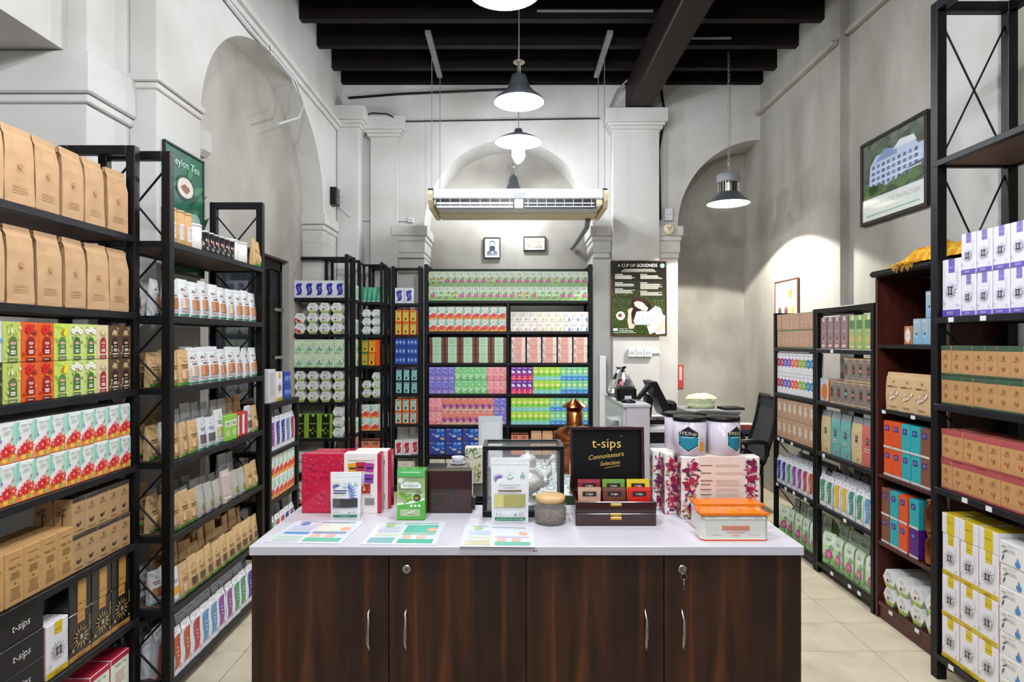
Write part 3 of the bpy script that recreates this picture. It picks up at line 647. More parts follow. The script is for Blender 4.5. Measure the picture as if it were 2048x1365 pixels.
def f_wp(c):
    def fn(b, w, h):
        b.lines(-w*.3, w*.3, h*.58, h*.7, 2, c, .4, center=True); b.disc(0, h*.8, w*.08, None, 'a8c8bc', 10); b.rect(-w*.46, w*.46, h*.02, h*.07, '1f8070'); b.lines(-w*.36, w*.3, h*.1, h*.18, 2, '9aa0a8', .3)
    return fn
C_ = carton
def goods():
    for i in range(3): sack('sack%d' % i, 'plain brown kraft paper sack', .108, .085, .245, 'c6a078', lambda b, w, h: (b.disc(0, h*.5, w*.09, None, 'b38a5c', 10), b.text(BR, 0, h*.43, h*.022, '9a754a', wmax=w*.3), b.lines(-w*.3, w*.3, h*.15, h*.26, 3, 'b08a60', .25, center=True)), seed=i+3, tk=.1)
    C_('floral', 'white tea box, red flowers', .0705, .06, .126, 'eef0ee', f_floral, side='e4e8e4', top='e6eae6')
    C_('floralw', 'white tea box, orange flowers', .0865, .07, .125, 'eef0e8', f_floral)
    sp = dict(rain=('multicoloured rainbow label tea box', 'c8dcf0', None), ginger=('dark ginger root tea box', '2c3222', f_arch('2f3a24', 'leaf', ['d8b08c', 'c89a74', '7c8a4a'], '14181a', 'd8b880', '20241c')),
              green=('lime lemongrass tea box', 'c4cc68', f_arch('bcc668', 'leaf', ['d4de8c', '8fae4a', 'e8e8b0'], '58703c', 'b9cc94', '6c8048')), red=('orange red hibiscus tea box', 'e05a20', f_arch('dc5c26', 'flower', ['c8181c', 'f08a3c', 'b03a14'], '8c1c20', 'ee7a1c', '6c1a18')),
              lime=('yellow green lemon tea box', 'c8d850', f_arch('c2d65c', 'lemon', ['a8c840', '7fae3c', 'e0e88c'], '5a7c44', 'b8cc88', '5c7a3c')), jas=('white jasmine flower tea box', 'e4eac0', f_arch('cbd880', 'white', ['a8c060', 'e8ecd8', '7fa04c'], '3f6a38', 'd8e458', '4c6c40')),
              rose=('cream and crimson rose tea box', 'e4d4b4', f_arch('dcd0a0', 'leaf', ['e8b8b0', 'a8b870', 'f0e4d0'], 'a02438', 'ecc8b8', 'a83044')), cocoa=('dark brown cocoa tea box', '4a3226', f_arch('5c4030', 'leaf', ['c8a078', '8a9a5c', 'e0c8a0'], '2c2220', 'e0d0b0', '2c201c')))
    for k, (ds, c, fn) in sp.items(): C_(k, ds, .068, .06, .126, c, fn or f_rainbow, seed=hash(len(k)+ord(k[0])) % 97)
    C_('kleaf', 'kraft box with printed leaf', .064, .068, .13, 'b8946a', f_kleaf, top='45403c', mt='kraft', sfn=s_tree)
    C_('ktall', 'tall plain kraft tea box', .0715, .075, .168, 'c59a62', f_ktall, mt='kraft')
    man = f_mandala('c98f45', 'b98440', 'c4a060', '221e1a', '1c1a18', '3c2c18')
    C_('blackgold', 'black box with gold mandala', .112, .075, .165, '1a1817', man, mt='gloss'); C_('goldlid', 'black box with gold strip', .112, .16, .111, '1a1817', lambda b, w, h: (b.rect(-w*.12, w*.26, .001, h*.999, 'c2924c'), b.text(BR, w*.07, h*.2, h*.07, '4a3818', wmax=w*.3)), mt='gloss')
    C_('yellow', 'white and yellow mandala box', .1, .1, .18, 'eceaf0', f_mandala('d8bc1c', 'd0b418', 'b8b4bc', 'dcdae2', '2a2624', '5c5010'), side='dcb4b0')
    C_('yellowflat', 'white box with yellow lid', .1, .15, .088, 'e8e6ec', lambda b, w, h: (b.rect(-w*.2, w*.25, .001, h*.999, 'd8bc1c'), b.text(BR, w*.02, h*.55, h*.1, '5c5010', wmax=w*.35)), top='d0b620')
    C_('purple', 'white and purple mandala box', .08, .08, .172, 'e6e4ee', f_mandala('8478c0', '6a5cb4', 'b4b0cc', 'd8d6e6', '2a2630', 'd8d0f0'), side='d8d6e2')
    C_('purplebig', 'large white and purple box', .108, .09, .25, 'e6e4ee', f_mandala('6a5cb4', '5c4cb0', 'b4b0cc', 'd8d6e6', '2a2630', 'd8d0f0'))
    C_('plainwhite', 'white box with printed text', .11, .09, .2, 'd8d5dc', lambda b, w, h: b.lines(-w*.35, w*.35, h*.2, h*.9, 14, '9a96a4', .3, center=True))
    C_('drop', 'white box with blue drop', .115, .12, .0865, 'ebe9ea', f_bio('5a5f66'), seed=4)
    C_('tsips', 'flat black gift box', .25, .17, .0925, '15151a', lambda b, w, h: (b.text('t-sips', w*.12, h*.4, h*.27, 'e8e8ec', .15), b.lines(w*.02, w*.2, h*.2, h*.3, 2, '5c2024', .3, center=True)), name='gift_box', cat='gift box', side='131318')
    C_('pinkwhite', 'white box with crimson lid', .11, .1, .2, 'e6ebe0', lambda b, w, h: (b.text(BR, 0, h*.8, h*.06, '5a8a50', wmax=w*.6), b.lines(-w*.3, w*.3, h*.45, h*.7, 5, 'c05a60', .3), b.blob(0, h*.15, w*.35, h*.1, '8cbc6c'), b.rect(-w*.5, w*.5, h*.9, h*.999, 'b02440')), top='b0203c', side='c04058')
    C_('lotus', 'green box with pink lotus', .0725, .07, .15, 'bfe0b4', f_lotus(0), seed=5); C_('lotus1', 'green box with orange flowers', .0725, .07, .15, 'bfe0b4', f_lotus(1), seed=6); C_('lotus2', 'green box with teal flower', .0725, .07, .15, 'bfe0b4', f_lotus(2), seed=7)
    C_('bior', 'white box with red twig', .095, .07, .1, 'e9e6e2', f_bio('b04a5a')); C_('biog', 'white box with yellow leaf', .095, .07, .1, 'e9e8e0', f_bio('b4b060')); C_('biob', 'white box, small blue drop', .095, .07, .1, 'e9e8e6', f_bio('5a5f66'))
    C_('mint', 'brown box with mint panel', .155, .07, .087, '6e4038', f_mint); C_('pinkf', 'pink box with flower sprigs', .1435, .07, .087, 'e8dcd6', f_pinkfl)
    C_('lav', 'lavender blue tea box', .0655, .06, .138, '7a72c8', f_spark('7c76d0', '8c7cc8', '6a5cc0', 'a8a4e4', 3), seed=3); C_('mintg', 'mint green tea box', .0655, .06, .138, '70c080', f_spark('80cc88', '68bc74', '98d8a0', 'e0f4d8', 3), seed=4)
    C_('pink', 'salmon pink tea box', .0655, .06, .138, 'e08090', f_spark('ec94a0', 'e07888', 'f0a8a4', 'f8c8c8', 3), seed=5); C_('sunset', 'orange and purple tea box', .0655, .06, .138, 'd87888', f_spark('e08878', 'e0b090', 'c868a0', '7c3c98', 2), seed=6)
    C_('mag', 'magenta and violet tea box', .0565, .06, .138, 'a81c70', f_spark('6c2c98', 'e0305c', 'b02880', 'f0d8e8', 1), seed=7); C_('limeb', 'lime and green tea box', .0565, .06, .138, '7cc83c', f_spark('a4d834', '7ccfc8', '5cc04c', 'e4e070'), seed=8); C_('sky', 'green and blue tea box', .0565, .06, .138, '4c98d8', f_spark('6cc888', '3c8cd8', '7cb8dc', 'b8dc90'), seed=9)
    C_('blue', 'wide royal blue tea box', .172, .08, .136, '1c3c98', f_blue, seed=2); C_('orblack', 'orange and black tea box', .088, .07, .11, 'e0805c', lambda b, w, h: (b.rect(-w*.5, w*.5, h*.86, h*.999, '1c1a1c'), b.rect(-w*.24, w*.24, h*.52, h*.76, '1c1a1c'), b.lines(-w*.16, w*.16, h*.56, h*.72, 2, 'e8c0a8', .4, 0, True), b.lines(-w*.3, w*.3, h*.1, h*.2, 1, '3c2420', center=True)), side='4c4446')
    C_('cream', 'cream box with orange leaf', .16, .08, .125, 'e4dccf', lambda b, w, h: (b.text(BR, 0, h*.72, h*.08, '6c6458', wmax=w*.4), b.blob(w*.4, h*.4, w*.1, h*.3, 'e8a468'), b.leaf(-w*.44, h*.6, w*.08, 1.2, w*.02, 'a8a890'), b.lines(-w*.05, w*.05, h*.5, h*.6, 1, '7c7468')))
    C_('pastel', 'pale green peacock tea box', .0925, .08, .125, 'd8e8c8', f_pastel, seed=11)
    C_('wblue', 'white box with blue swirl', .09, .04, .155, 'dcdce4', f_wave('2c2f98')); C_('wred', 'white box with crimson swirl', .078, .04, .15, 'e4e2e6', f_wave('c0143c')); C_('wslim', 'slim pale green box', .04, .1, .14, 'cfdccb', lambda b, w, h: b.rect(-w*.3, w*.3, h*.15, h*.8, '8cb8a0'))
    C_('lime_lie', 'flat lime green box', .25, .07, .08, '98c840', lambda b, w, h: (b.rect(w*.05, w*.2, h*.15, h*.85, 'b06a40'), b.lines(-w*.4, 0, h*.3, h*.7, 2, 'dcecb0', .4)))
    for k, ds, a, c, e, f in (('owlg', 'green owl pattern tea box', '2f7a3c', 'c8a82c', 'e0d050', '4c6c2c'), ('owlo', 'orange owl pattern tea box', 'dc5014', 'd8c04c', '8aa040', 'e8d878'), ('owly', 'yellow and orange owl box', 'e0640c', 'ecb828', '3c2c1c', 'e89018'), ('owlt', 'teal owl pattern tea box', '16262c', '8ccccc', '2c6c84', 'c8e0d8'), ('owlr', 'orange and teal owl box', 'd85a20', 'b8d0c0', '3c7c88', 'e4ece0')):
        C_(k, ds, .068, .06, .125, a, f_owl(c, e, f))
    C_('oplain', 'plain orange tea box', .05, .06, .25, 'e0560c'); C_('tealslim', 'slim teal tea box', .03, .1, .2, '4c88a0', lambda b, w, h: b.lines(-w*.3, w*.3, h*.1, h*.9, 6, '7cb0c4', .5)); C_('brownslim', 'slim copper brown tea box', .03, .1, .2, 'a86444', lambda b, w, h: b.lines(-w*.3, w*.3, h*.1, h*.9, 6, 'd8a080', .5))
    C_('balls', 'deep blue box with globes', .115, .07, .087, '24429c', lambda b, w, h: [b.disc((-.3+.3*k)*w, h*.5, w*.1, h*.22, '6c9ce0') for k in range(3)]+[b.disc((-.33+.3*k)*w, h*.56, w*.04, h*.08, 'dce8f8') for k in range(3)])
    for k, n in (('mag', 'white hexagonal box, magenta berries'), ('red', 'white hexagonal box, red flowers'), ('white', 'white hexagonal box, teal leaves')): hexbox('hex'+k, n, .106, .1, f_hex(k))
    hexbox('hexws', 'smaller white hexagonal box, teal leaves', .093, .09, f_hex('white')); hexbox('hexms', 'smaller white hexagonal box, magenta berries', .093, .09, f_hex('mag'))
    sack('ceylon', 'green and black tea bag', .112, .06, .215, '8cb43c', f_ceylon, mt='gloss', name='tea_bag', cat='tea bag', tk=.5)
    # pouches
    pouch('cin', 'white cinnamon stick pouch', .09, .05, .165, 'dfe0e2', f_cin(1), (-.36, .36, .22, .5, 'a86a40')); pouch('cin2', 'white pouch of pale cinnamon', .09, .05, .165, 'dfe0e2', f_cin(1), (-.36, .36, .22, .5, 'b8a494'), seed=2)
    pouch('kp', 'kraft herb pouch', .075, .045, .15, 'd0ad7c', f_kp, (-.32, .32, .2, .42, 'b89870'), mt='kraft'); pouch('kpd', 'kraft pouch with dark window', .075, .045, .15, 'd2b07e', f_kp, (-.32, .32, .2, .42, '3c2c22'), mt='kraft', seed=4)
    pouch('kpt', 'upright back kraft pouch', .08, .05, .2, 'cda877', f_kp, mt='kraft', seed=6)
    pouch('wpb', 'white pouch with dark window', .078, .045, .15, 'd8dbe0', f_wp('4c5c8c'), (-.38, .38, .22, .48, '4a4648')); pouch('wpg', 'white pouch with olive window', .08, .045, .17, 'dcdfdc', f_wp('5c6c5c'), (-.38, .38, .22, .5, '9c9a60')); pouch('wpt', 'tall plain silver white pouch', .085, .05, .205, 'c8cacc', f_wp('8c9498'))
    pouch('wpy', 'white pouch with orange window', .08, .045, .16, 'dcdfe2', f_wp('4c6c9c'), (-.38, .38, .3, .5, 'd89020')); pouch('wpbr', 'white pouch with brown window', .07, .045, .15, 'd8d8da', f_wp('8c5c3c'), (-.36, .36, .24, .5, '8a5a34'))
    pouch('clear', 'clear packet of green herb', .08, .06, .14, 'b4b2ac', lambda b, w, h: (b.blob(0, h*.3, w*.2, h*.14, '6f8f3c'), b.blob(w*.1, h*.22, w*.2, h*.08, '8c6c44'), b.rect(-w*.4, w*.4, h*.02, h*.1, '9c98a4'))); pouch('redlab', 'clear packet with red label', .1, .06, .16, 'd4c4bc', lambda b, w, h: (b.rect(-w*.44, w*.44, h*.12, h*.9, 'e4d8d4'), b.lines(-w*.4, w*.4, h*.2, h*.85, 12, 'a87c74', .35)))
    C_('gbox', 'small green moringa box', .06, .04, .13, '8cc84c', lambda b, w, h: (b.rect(-w*.4, w*.4, h*.55, h*.8, 'e0ecd0'), b.blob(0, h*.32, w*.3, h*.14, 'bcd48c'), b.lines(-w*.3, w*.3, h*.6, h*.74, 2, '4c6c54', .4, center=True))); C_('rbox', 'small red ribboned box', .06, .04, .13, 'b8303a', lambda b, w, h: (b.rect(-w*.45, -w*.05, h*.1, h*.9, 'e4dcd8'), b.flower(w*.2, h*.5, w*.3, 'e02828', 8)))
    cols = dict(or_='b8502c', re_='b83a50', lb_='5c98c4', pu_='8c4c9c', gr_='4c9470', bl_='3c3c9c', ye_='e0b83c', te_='3c9484')
    nm = dict(or_='rust orange', re_='crimson', lb_='sky blue', pu_='purple', gr_='sea green', bl_='indigo', ye_='yellow', te_='teal')
    for k, c in cols.items(): sack('w'+k, 'white tea bag, %s swirl' % nm[k], .08, .06, .2, 'e2e3ea', f_wave(c), mt='card', name='tea_bag', cat='tea bag', gus={'or_': '7c3020'}.get(k, c), seed=3, tk=.06)
    sack('wtop', 'back white folded tea bag', .08, .06, .215, 'd0d2da', lambda b, w, h: b.lines(-w*.3, w*.3, h*.86, h*.9, 1, '8c90a0', .5, center=True), mt='card', name='tea_bag', cat='tea bag', tk=.06); sack('gtop', 'back grey folded tea bag', .085, .06, .225, '77757a', lambda b, w, h: b.lines(-w*.3, w*.3, h*.8, h*.88, 2, '4c4a4e', .4, center=True), mt='card', name='tea_bag', cat='tea bag', tk=.06)
    sack('lp', 'green white lotus tea bag', .1, .06, .2, 'cfe2c4', f_lotus(0), mt='gloss', name='tea_bag', cat='tea bag', tk=.1); sack('lpt', 'tall green floral tea bag', .1, .06, .25, 'b4d69c', f_lotus(1), mt='gloss', name='tea_bag', cat='tea bag', tk=.1, seed=8)
    pouch('gw', 'slim green and white pouch', .05, .06, .15, '3f9c78', lambda b, w, h: (b.poly([(-w*.5, 0), (w*.5, 0), (w*.1, h*.95), (-w*.1, h*.95)], '2f9468'), b.rect(-w*.3, w*.3, h*.02, h*.1, 'e8f0ec')), seed=3, side='e4e8e6')
    pouch('pw', 'slim purple and white pouch', .04, .06, .14, 'c4b4d8', lambda b, w, h: b.rect(-w*.2, w*.3, h*.1, h*.85, '8c5cb0'), side='e0dce8')
    # cans and tins
    can('ktube', 'paper_tube', 'canister', 'tall kraft paper tube', .029, .15, 'c8a06c', 'caa470', lambda b, w, h: (b.rect(-w*.3, w*.3, h*.15, h*.6, 'e4e0dc'), b.lines(-w*.24, w*.24, h*.2, h*.55, 6, '8c8c90', .3)), mt='kraft')
    can('wcan', 'canister', 'canister', 'squat white canister', .052, .118, 'dedcd8', 'd4d2ce', lambda b, w, h: (b.leaf(w*.05, h*.4, w*.25, .6, w*.05, '6c2c24'), b.leaf(w*.1, h*.35, w*.22, 1.2, w*.05, '8c4434')))
    can('bjar', 'spice_jar', 'jar', 'small black spice jar', .026, .1, '2a2628', 'c4c4c8', lambda b, w, h: (b.blob(0, h*.5, w*.3, h*.12, '9c6a5c'), b.lines(-w*.3, w*.3, h*.1, h*.25, 2, 'b8b4b0', .4, center=True)), mt='gloss', lidh=.008)
    # right side goods
    C_('kgreen', 'kraft box, dark green top', .0615, .07, .128, 'b88c5c', lambda b, w, h: (b.rect(-w*.5, w*.5, h*.84, h*.999, '35503c'), b.rect(-w*.5, w*.5, .001, h*.07, '35503c'), b.disc(0, h*.64, w*.12, None, '8c6438', 8), b.text(BR, 0, h*.53, h*.045, '6c4c2c', wmax=w*.5), b.leaf(0, h*.22, h*.18, 1.2, w*.08, '8c6438'), b.leaf(0, h*.22, h*.18, 2, w*.08, '8c6438')), top='3c5844', mt='kraft')
    C_('kred', 'kraft box, rose red top', .0645, .07, .13, 'c0905c', lambda b, w, h: (b.rect(-w*.5, w*.5, h*.82, h*.999, 'a8484c'), b.rect(-w*.5, w*.5, .001, h*.07, 'a8484c'), b.disc(0, h*.66, w*.12, None, '9c6c3c', 8), b.text(BR, 0, h*.55, h*.045, '7c542c', wmax=w*.5), b.leaf(0, h*.2, h*.22, 1.2, w*.06, 'b0482c'), b.leaf(0, h*.3, h*.12, 2.4, w*.06, 'b0482c')), top='94403f', mt='kraft')
    C_('slimk', 'slim kraft box, green base', .075, .06, .122, 'c09a80', lambda b, w, h: (b.rect(-w*.5, w*.5, .001, h*.06, '6c7850'), b.rect(-w*.5, w*.5, h*.93, h*.999, 'a8a088'), b.blob(0, h*.5, w*.25, h*.3, 'd0b4a0'), b.lines(-w*.2, w*.2, h*.3, h*.7, 4, '9c7458', .3, center=True)), mt='kraft', side='a8744c')
    C_('maroon', 'tall maroon patterned tea box', .08, .06, .2, '7c5458', lambda b, w, h: (b.rect(-w*.34, w*.42, .001, h*.999, '8c7c80'), b.rect(-w*.1, w*.15, h*.86, h*.98, 'ded4ca'), b.lines(-w*.2, w*.3, h*.5, h*.6, 3, 'c4b4b0', .3), b.blob(w*.02, h*.3, w*.3, h*.14, 'b09088'), b.blob(0, h*.1, w*.3, h*.06, 'e0c8b8'), b.blob(w*.05, h*.34, w*.14, h*.08, '5c3438')), side='6c2c38', seed=9)
    C_('tallgreen', 'tall green patterned tea box', .08, .06, .2, '8cb45c', lambda b, w, h: (b.rect(-w*.4, w*.3, .001, h*.999, '9cac78'), b.rect(-w*.1, w*.15, h*.86, h*.98, 'e4e4c8'), b.rect(-w*.4, w*.3, h*.6, h*.84, '5c7c5c'), b.lines(-w*.2, w*.2, h*.5, h*.58, 2, 'dce0b8', .3), b.blob(-w*.02, h*.3, w*.28, h*.15, 'c8b070'), b.blob(0, h*.08, w*.3, h*.05, 'd8d8a8')), side='a4d048', seed=10)
    for k, c, d2 in (('s1', 'a01c38', 'crimson'), ('s2', '5c4cc0', 'violet'), ('s3', 'e05418', 'bright orange'), ('s4', '88ac34', 'leaf green'), ('s5', '2478ac', 'ocean blue')):
        C_(k, 'white box, %s band' % d2, .06, .06, .15, 'e0dee4', lambda b, w, h, c=c: (b.rect(-w*.5, w*.5, h*.36, h*.66, c), b.blob(0, h*.66, w*.4, h*.06, c), b.blob(w*.1, h*.34, w*.35, h*.05, c), b.lines(-w*.3, w*.3, h*.42, h*.6, 2, 'ece8f0', .4, center=True), b.lines(-w*.3, w*.3, h*.82, h*.9, 1, 'a0a0a8', .4, center=True)))
    C_('diam', 'kraft box with cream diamond', .088, .08, .145, 'b89478', lambda b, w, h: (b.poly([(0, h*.3), (w*.24, h*.48), (w*.12, h*.75), (0, h*.82), (-w*.12, h*.75), (-w*.24, h*.48)], 'e4dccc'), b.lines(-w*.12, w*.12, h*.45, h*.65, 3, 'a89880', .3, center=True)), mt='kraft')
    for k, c, d2 in (('b1', 'd0b888', 'cream'), ('b2', '68a8a4', 'teal'), ('b3', 'c4645c', 'coral')):
        sack(k, 'silver topped %s tea bag' % d2, .12, .07, .27, c, lambda b, w, h, c=c: (b.rect(-w*.1, w*.1, h*.46, h*.6, '3c3c40'), b.lines(-w*.06, w*.06, h*.5, h*.58, 2, 'c8c4bc', .4), b.lines(-w*.3, w*.3, h*.3, h*.4, 2, 'e8e0d0', .3, center=True), b.flower(w*.15, h*.1, w*.12, 'c07868', 5)), mt='gloss', name='tea_bag', cat='tea bag', topc='7c7e84', tk=.2)
    def tin(key, desc, fc):
        b = B('gloss', 'ink'); r = .042; b.lathe([(0, 0), (r, 0), (r, .012), (r*.97, .013), (r*.97, .128), (r, .129), (r, .14), (r*.8, .142), (0, .142)], 0, r*.87, 0, 6, cols=['4c3c34', 'b89c80', '4c3c34', '8c7c74', '5c4c44', 'b89c80', '4c3c34', '6c5c54'], ang0=0)
        b.surf = lambda x, z: r*.03; b.rect(-.02, .02, .03, .11, '746862'); b.lay += 2; b.disc(0, .07, .014, .026, '2c2420', 10); b.rect(-.013, .013, .058, .076, fc)
        reg(key, 'hexagonal_tin', 'tea tin', desc, .08, .075, .142, b)
    tin('tin1', 'dark hexagonal tin, red badge', '8c2c34'); tin('tin2', 'dark hexagonal tin, blue badge', '7cb4b8'); tin('tin3', 'dark hexagonal tin, peach badge', 'c87c68')
    C_('orw', 'white box, big orange disc', .1, .1, .145, 'b8bcc4', lambda b, w, h: b.disc(w*.05, h*.42, w*.34, h*.36, 'd86c10'), side='dc7010')
    C_('ice', 'pale blue tea box', .058, .06, .13, '9cb4c0', lambda b, w, h: (b.rect(-w*.4, w*.4, h*.02, h*.5, '7cb0cc'), b.disc(0, h*.4, w*.2, h*.12, 'b8d4e0'), b.disc(0, h*.42, w*.12, h*.07, '2c4454'), b.lines(-w*.3, w*.3, h*.85, h*.92, 1, 'dce4e8', .4)), side='8ca4b0')
    C_('hexlab', 'small kraft box, white label', .062, .06, .095, 'a8744c', lambda b, w, h: (b.poly([(0, h*.05), (w*.32, h*.3), (w*.32, h*.65), (0, h*.98), (-w*.32, h*.65), (-w*.32, h*.3)], 'e4e0d8'), b.lines(-w*.2, w*.2, h*.4, h*.6, 3, '9c9488', .3)), mt='kraft')
    sack('nut', 'kraft nut bag', .11, .06, .2, 'cfae84', lambda b, w, h: (b.lines(-w*.38, -w*.02, h*.6, h*.65, 1, '6c4c34', .7, 0), b.text('NUTS', w*.18, h*.6, h*.045, '6c4c34', wmax=w*.34), b.disc(0, h*.76, w*.06, None, '8c6c44', 8), [b.blob(b.rnd.uniform(-.34, .34)*w, h*b.rnd.uniform(.3, .5), w*.07, h*.03, b.rnd.choice(['8c6450', 'e4d4c0', 'a88468', 'f0e8dc']), 7) for k in range(16)], b.lines(-w*.2, w*.2, h*.08, h*.14, 1, '8c6c4c', center=True)), name='nut_bag', cat='snack bag', tk=.1)
    for k, c, d2 in (('q_or', 'd8501c', 'orange'), ('q_te', '2ca4ac', 'turquoise'), ('q_br', '7c4c3c', 'brown'), ('q_pu', '4c1c74', 'purple')):
        C_(k, 'tall %s tea box' % d2, .07, .07, .145, c, lambda b, w, h: (b.rect(-w*.3, w*.2, h*.64, h*.84, '2c2c80'), b.lines(-w*.2, w*.1, h*.68, h*.8, 2, 'c8a8c8', .4), b.rect(-w*.5, w*.5, .001, h*.09, 'd4ccc8')))
    b = B('copper', 'gold'); b.lathe([(0, 0), (.045, 0), (.048, .01), (.048, .11), (.036, .13), (.036, .14), (.04, .142), (.04, .155), (0, .16)], 0, .048, 0, 12); reg('ctin', 'copper_tin', 'tea tin', 'faceted copper tea tin', .096, .096, .16, b)
goods()

# ---------------- stocking ----------------
NPUT = {}
def put(key, M, x, y, z, rz=0, label=None, group=None, rot=0):
    p = PR[key]; o = link(p['name'], p['me'], None, M @ Vector((x, y, z)), rot+rz, label, p['cat'], group)
    for n, me, l in p['kids']: link(n, me, o, label=l)
    NPUT[key] = NPUT.get(key, 0)+1
    return o
SHN = {2: ['upper', 'lower']}
def fill(R, li, keys, x0, x1=None, stack=1, y=.012, rowname='', jit=.012, gap=.0022, sc=None, yj=.002, start=1, z0=0, tag=None, every=None):
    """a row of goods from x0 rightwards; keys is a list (one column each); stack: how many high"""
    r = random.Random(li*31+int(x0*1000)+len(keys)); n = start-1
    po = getattr(R, 'post', .02)+.003; x0 = max(x0, po); x1 = min(x1, R.L-po) if x1 else None; x = x0
    n_sh = ORD[li+1]
    tot = sum(PR[k]['w'] for k in keys)
    sx = min(1, (R.L-po+.001-x0)/(tot+(0 if x1 else gap*len(keys))))
    g = gap if x1 is None else max(0, (x1-x0-tot)/max(1, len(keys)-(0)))
    for k in keys:
        n += 1; p = PR[k]; xx = x+(p['w']/2+g/2)*sx; x += (p['w']+g)*sx
        zz = R.z[li]+.0008+z0
        for s in range(stack):
            sn = '' if stack == 1 else (['lower', 'upper'] if stack == 2 else ['bottom', 'middle', 'top'] if stack == 3 else ['bottom', 'second', 'third', 'fourth', 'fifth', 'sixth', 'seventh', 'eighth'])[s]
            pos = [ORD[n]+' from left']
            if sn or rowname: pos.append((sn+' '+rowname).strip()+(' row' if sn else ''))
            lab = '%s, %s, %s shelf, %s' % (p['desc'], ', '.join(pos), n_sh, R.phrase)
            if tag: lab = lab.replace(' shelf,', ' shelf %s,' % tag)
            o = put(k, R.M, xx+r.uniform(-.0004, .0004), y+abs(r.gauss(0, yj)), zz, r.gauss(0, jit) if g > .002 or p['w'] > .1 else r.gauss(0, jit*.3), lab, '%s boxes on a shelf of the %s' % (' '.join(p['desc'].split()[:2]).strip(','), R.phrase) if p['cat'] == 'tea box' else '%s on a shelf of the %s' % (p['cat']+'s', R.phrase), R.rot)
            if p['cat'] == 'tea pouch': o.scale = (sx*r.uniform(.93, 1), 1, r.uniform(.93, 1.06)); o.rotation_euler[2] += r.gauss(0, .05)
            elif sx < .999: o.scale = (sx, 1, 1)
            zz += p['h']+.0012
def stock():
    W = lambda s: s.split()
    # left foreground rack (local x = 0 at its near end; far end 1.165)
    L = RA.L-.04
    sk = ['sack%d' % (i % 3) for i in range(6)]
    fill(RA, 0, ['sack0', 'sack1', 'sack2', 'sack0', 'sack1'], .40, .985, y=.02, jit=.07); fill(RA, 0, ['sack2'], L-.12, y=.02, jit=.1, start=6)
    fill(RA, 1, sk, .40, L, y=.02, jit=.07)
    fill(RA, 2, W('rain rain green red red lime jas jas rose cocoa cocoa'), L-.068*11-.016, stack=1, z0=.127, tag='upper row'); fill(RA, 2, W('jas ginger green red red lime jas jas rose cocoa cocoa'), L-.068*11-.016, stack=1, tag='lower row')
    fill(RA, 3, ['floral']*11, L-.0717*11, gap=.001, stack=2); 
    for q in (1, 2, 3): fill(RA, 3, ['floral']*11, L-.0717*11, gap=.001, z0=.1268, y=.012+.062*q, rowname=['', 'behind front', 'third back', 'rearmost'][q])
    fill(RA, 4, ['kleaf']*5, L-.0652*5-.002, gap=.0008, stack=2); fill(RA, 4, ['kleaf']*5, L-.0652*5-.002, gap=.0008, z0=.1308, y=.083, rowname='behind front'); fill(RA, 4, ['ktall']*6, L-.0652*5-.0727*6-.002, y=.012); fill(RA, 4, ['ktall']*6, L-.0652*5-.0727*6-.002, y=.09, rowname='behind front')
    fill(RA, 5, ['blackgold']*3, L-.116*3, stack=1, gap=.003, tag='lower row'); fill(RA, 5, ['goldlid']*3, L-.116*3, z0=.166, gap=.003, tag='upper row')
    fill(RA, 5, ['yellow'], L-.116*3-.104); fill(RA, 5, ['tsips'], L-.116*3-.104-.256, stack=3, gap=0)
    fill(RA, 6, ['pinkwhite']*2, L-.24, gap=.01); fill(RA, 6, ['wor_', 'wgr_'], L-.2, y=.18, rowname='behind front')
    # left pouch rack
    fill(RB, 0, W('ktube ktube ktube wcan'), .03, gap=.004); fill(RB, 0, ['bjar']*6, .325, gap=.002, start=5); fill(RB, 0, W('wcan wcan'), .65, gap=.002, start=11, y=.03); fill(RB, 0, ['kp', 'kp'], .862, gap=.004, start=13, y=.0)
    fill(RB, 1, W('cin cin2 cin cin cin cin cin2 cin cin cin'), .02, .95, y=.02, jit=.12); fill(RB, 1, W('cin cin2 cin cin cin2 cin'), .05, .7, y=.1, jit=.15, rowname='behind front'); fill(RB, 1, W('cin cin2'), .04, .25, y=.19, jit=.15, rowname='rearmost')
    fill(RB, 2, W('kp kp cin2 cin cin cin cin cin cin cin'), .02, .95, y=.015, jit=.08); fill(RB, 2, W('kp kp cin cin2 cin cin'), .03, .6, y=.1, jit=.15, rowname='behind front'); fill(RB, 2, W('kp kpd kp'), .03, .26, y=.2, jit=.15, rowname='rearmost')
    fill(RB, 3, W('kp kp kp wpb wpb wpg gbox gbox rbox rbox wpb kp'), .02, .95, y=.012, jit=.08); fill(RB, 3, W('kp wpb wpt wpt wpt wpt wpt wpt kpt kpt'), .03, .94, y=.1, jit=.1, rowname='behind front'); fill(RB, 3, W('kp kp kpt'), .03, .3, y=.2, jit=.1, rowname='rearmost')
    fill(RB, 4, W('kp kp kp clear clear clear redlab clear clear kp kp'), .02, .95, y=.012, jit=.05); fill(RB, 4, W('kp kp clear clear clear clear clear wpt wpt'), .03, .86, y=.1, jit=.1, rowname='behind front'); fill(RB, 4, W('kpt kpt clear clear clear clear'), .03, .6, y=.2, jit=.1, rowname='rearmost')
    fill(RB, 5, W('wpy kp kpd kpd kpd kpd kpd kpd kpd kpd kpd kpd'), .02, .95, y=.012, jit=.1); fill(RB, 5, W('wpbr wpbr kpt kpt kp kpt kpt kp kpt kpt kpt'), .03, .94, y=.09, jit=.18, rowname='behind front'); fill(RB, 5, W('wpbr wpbr kpt kpt kpt kp kpt kpt kpt kpt'), .03, .92, y=.18, jit=.2, rowname='rearmost')
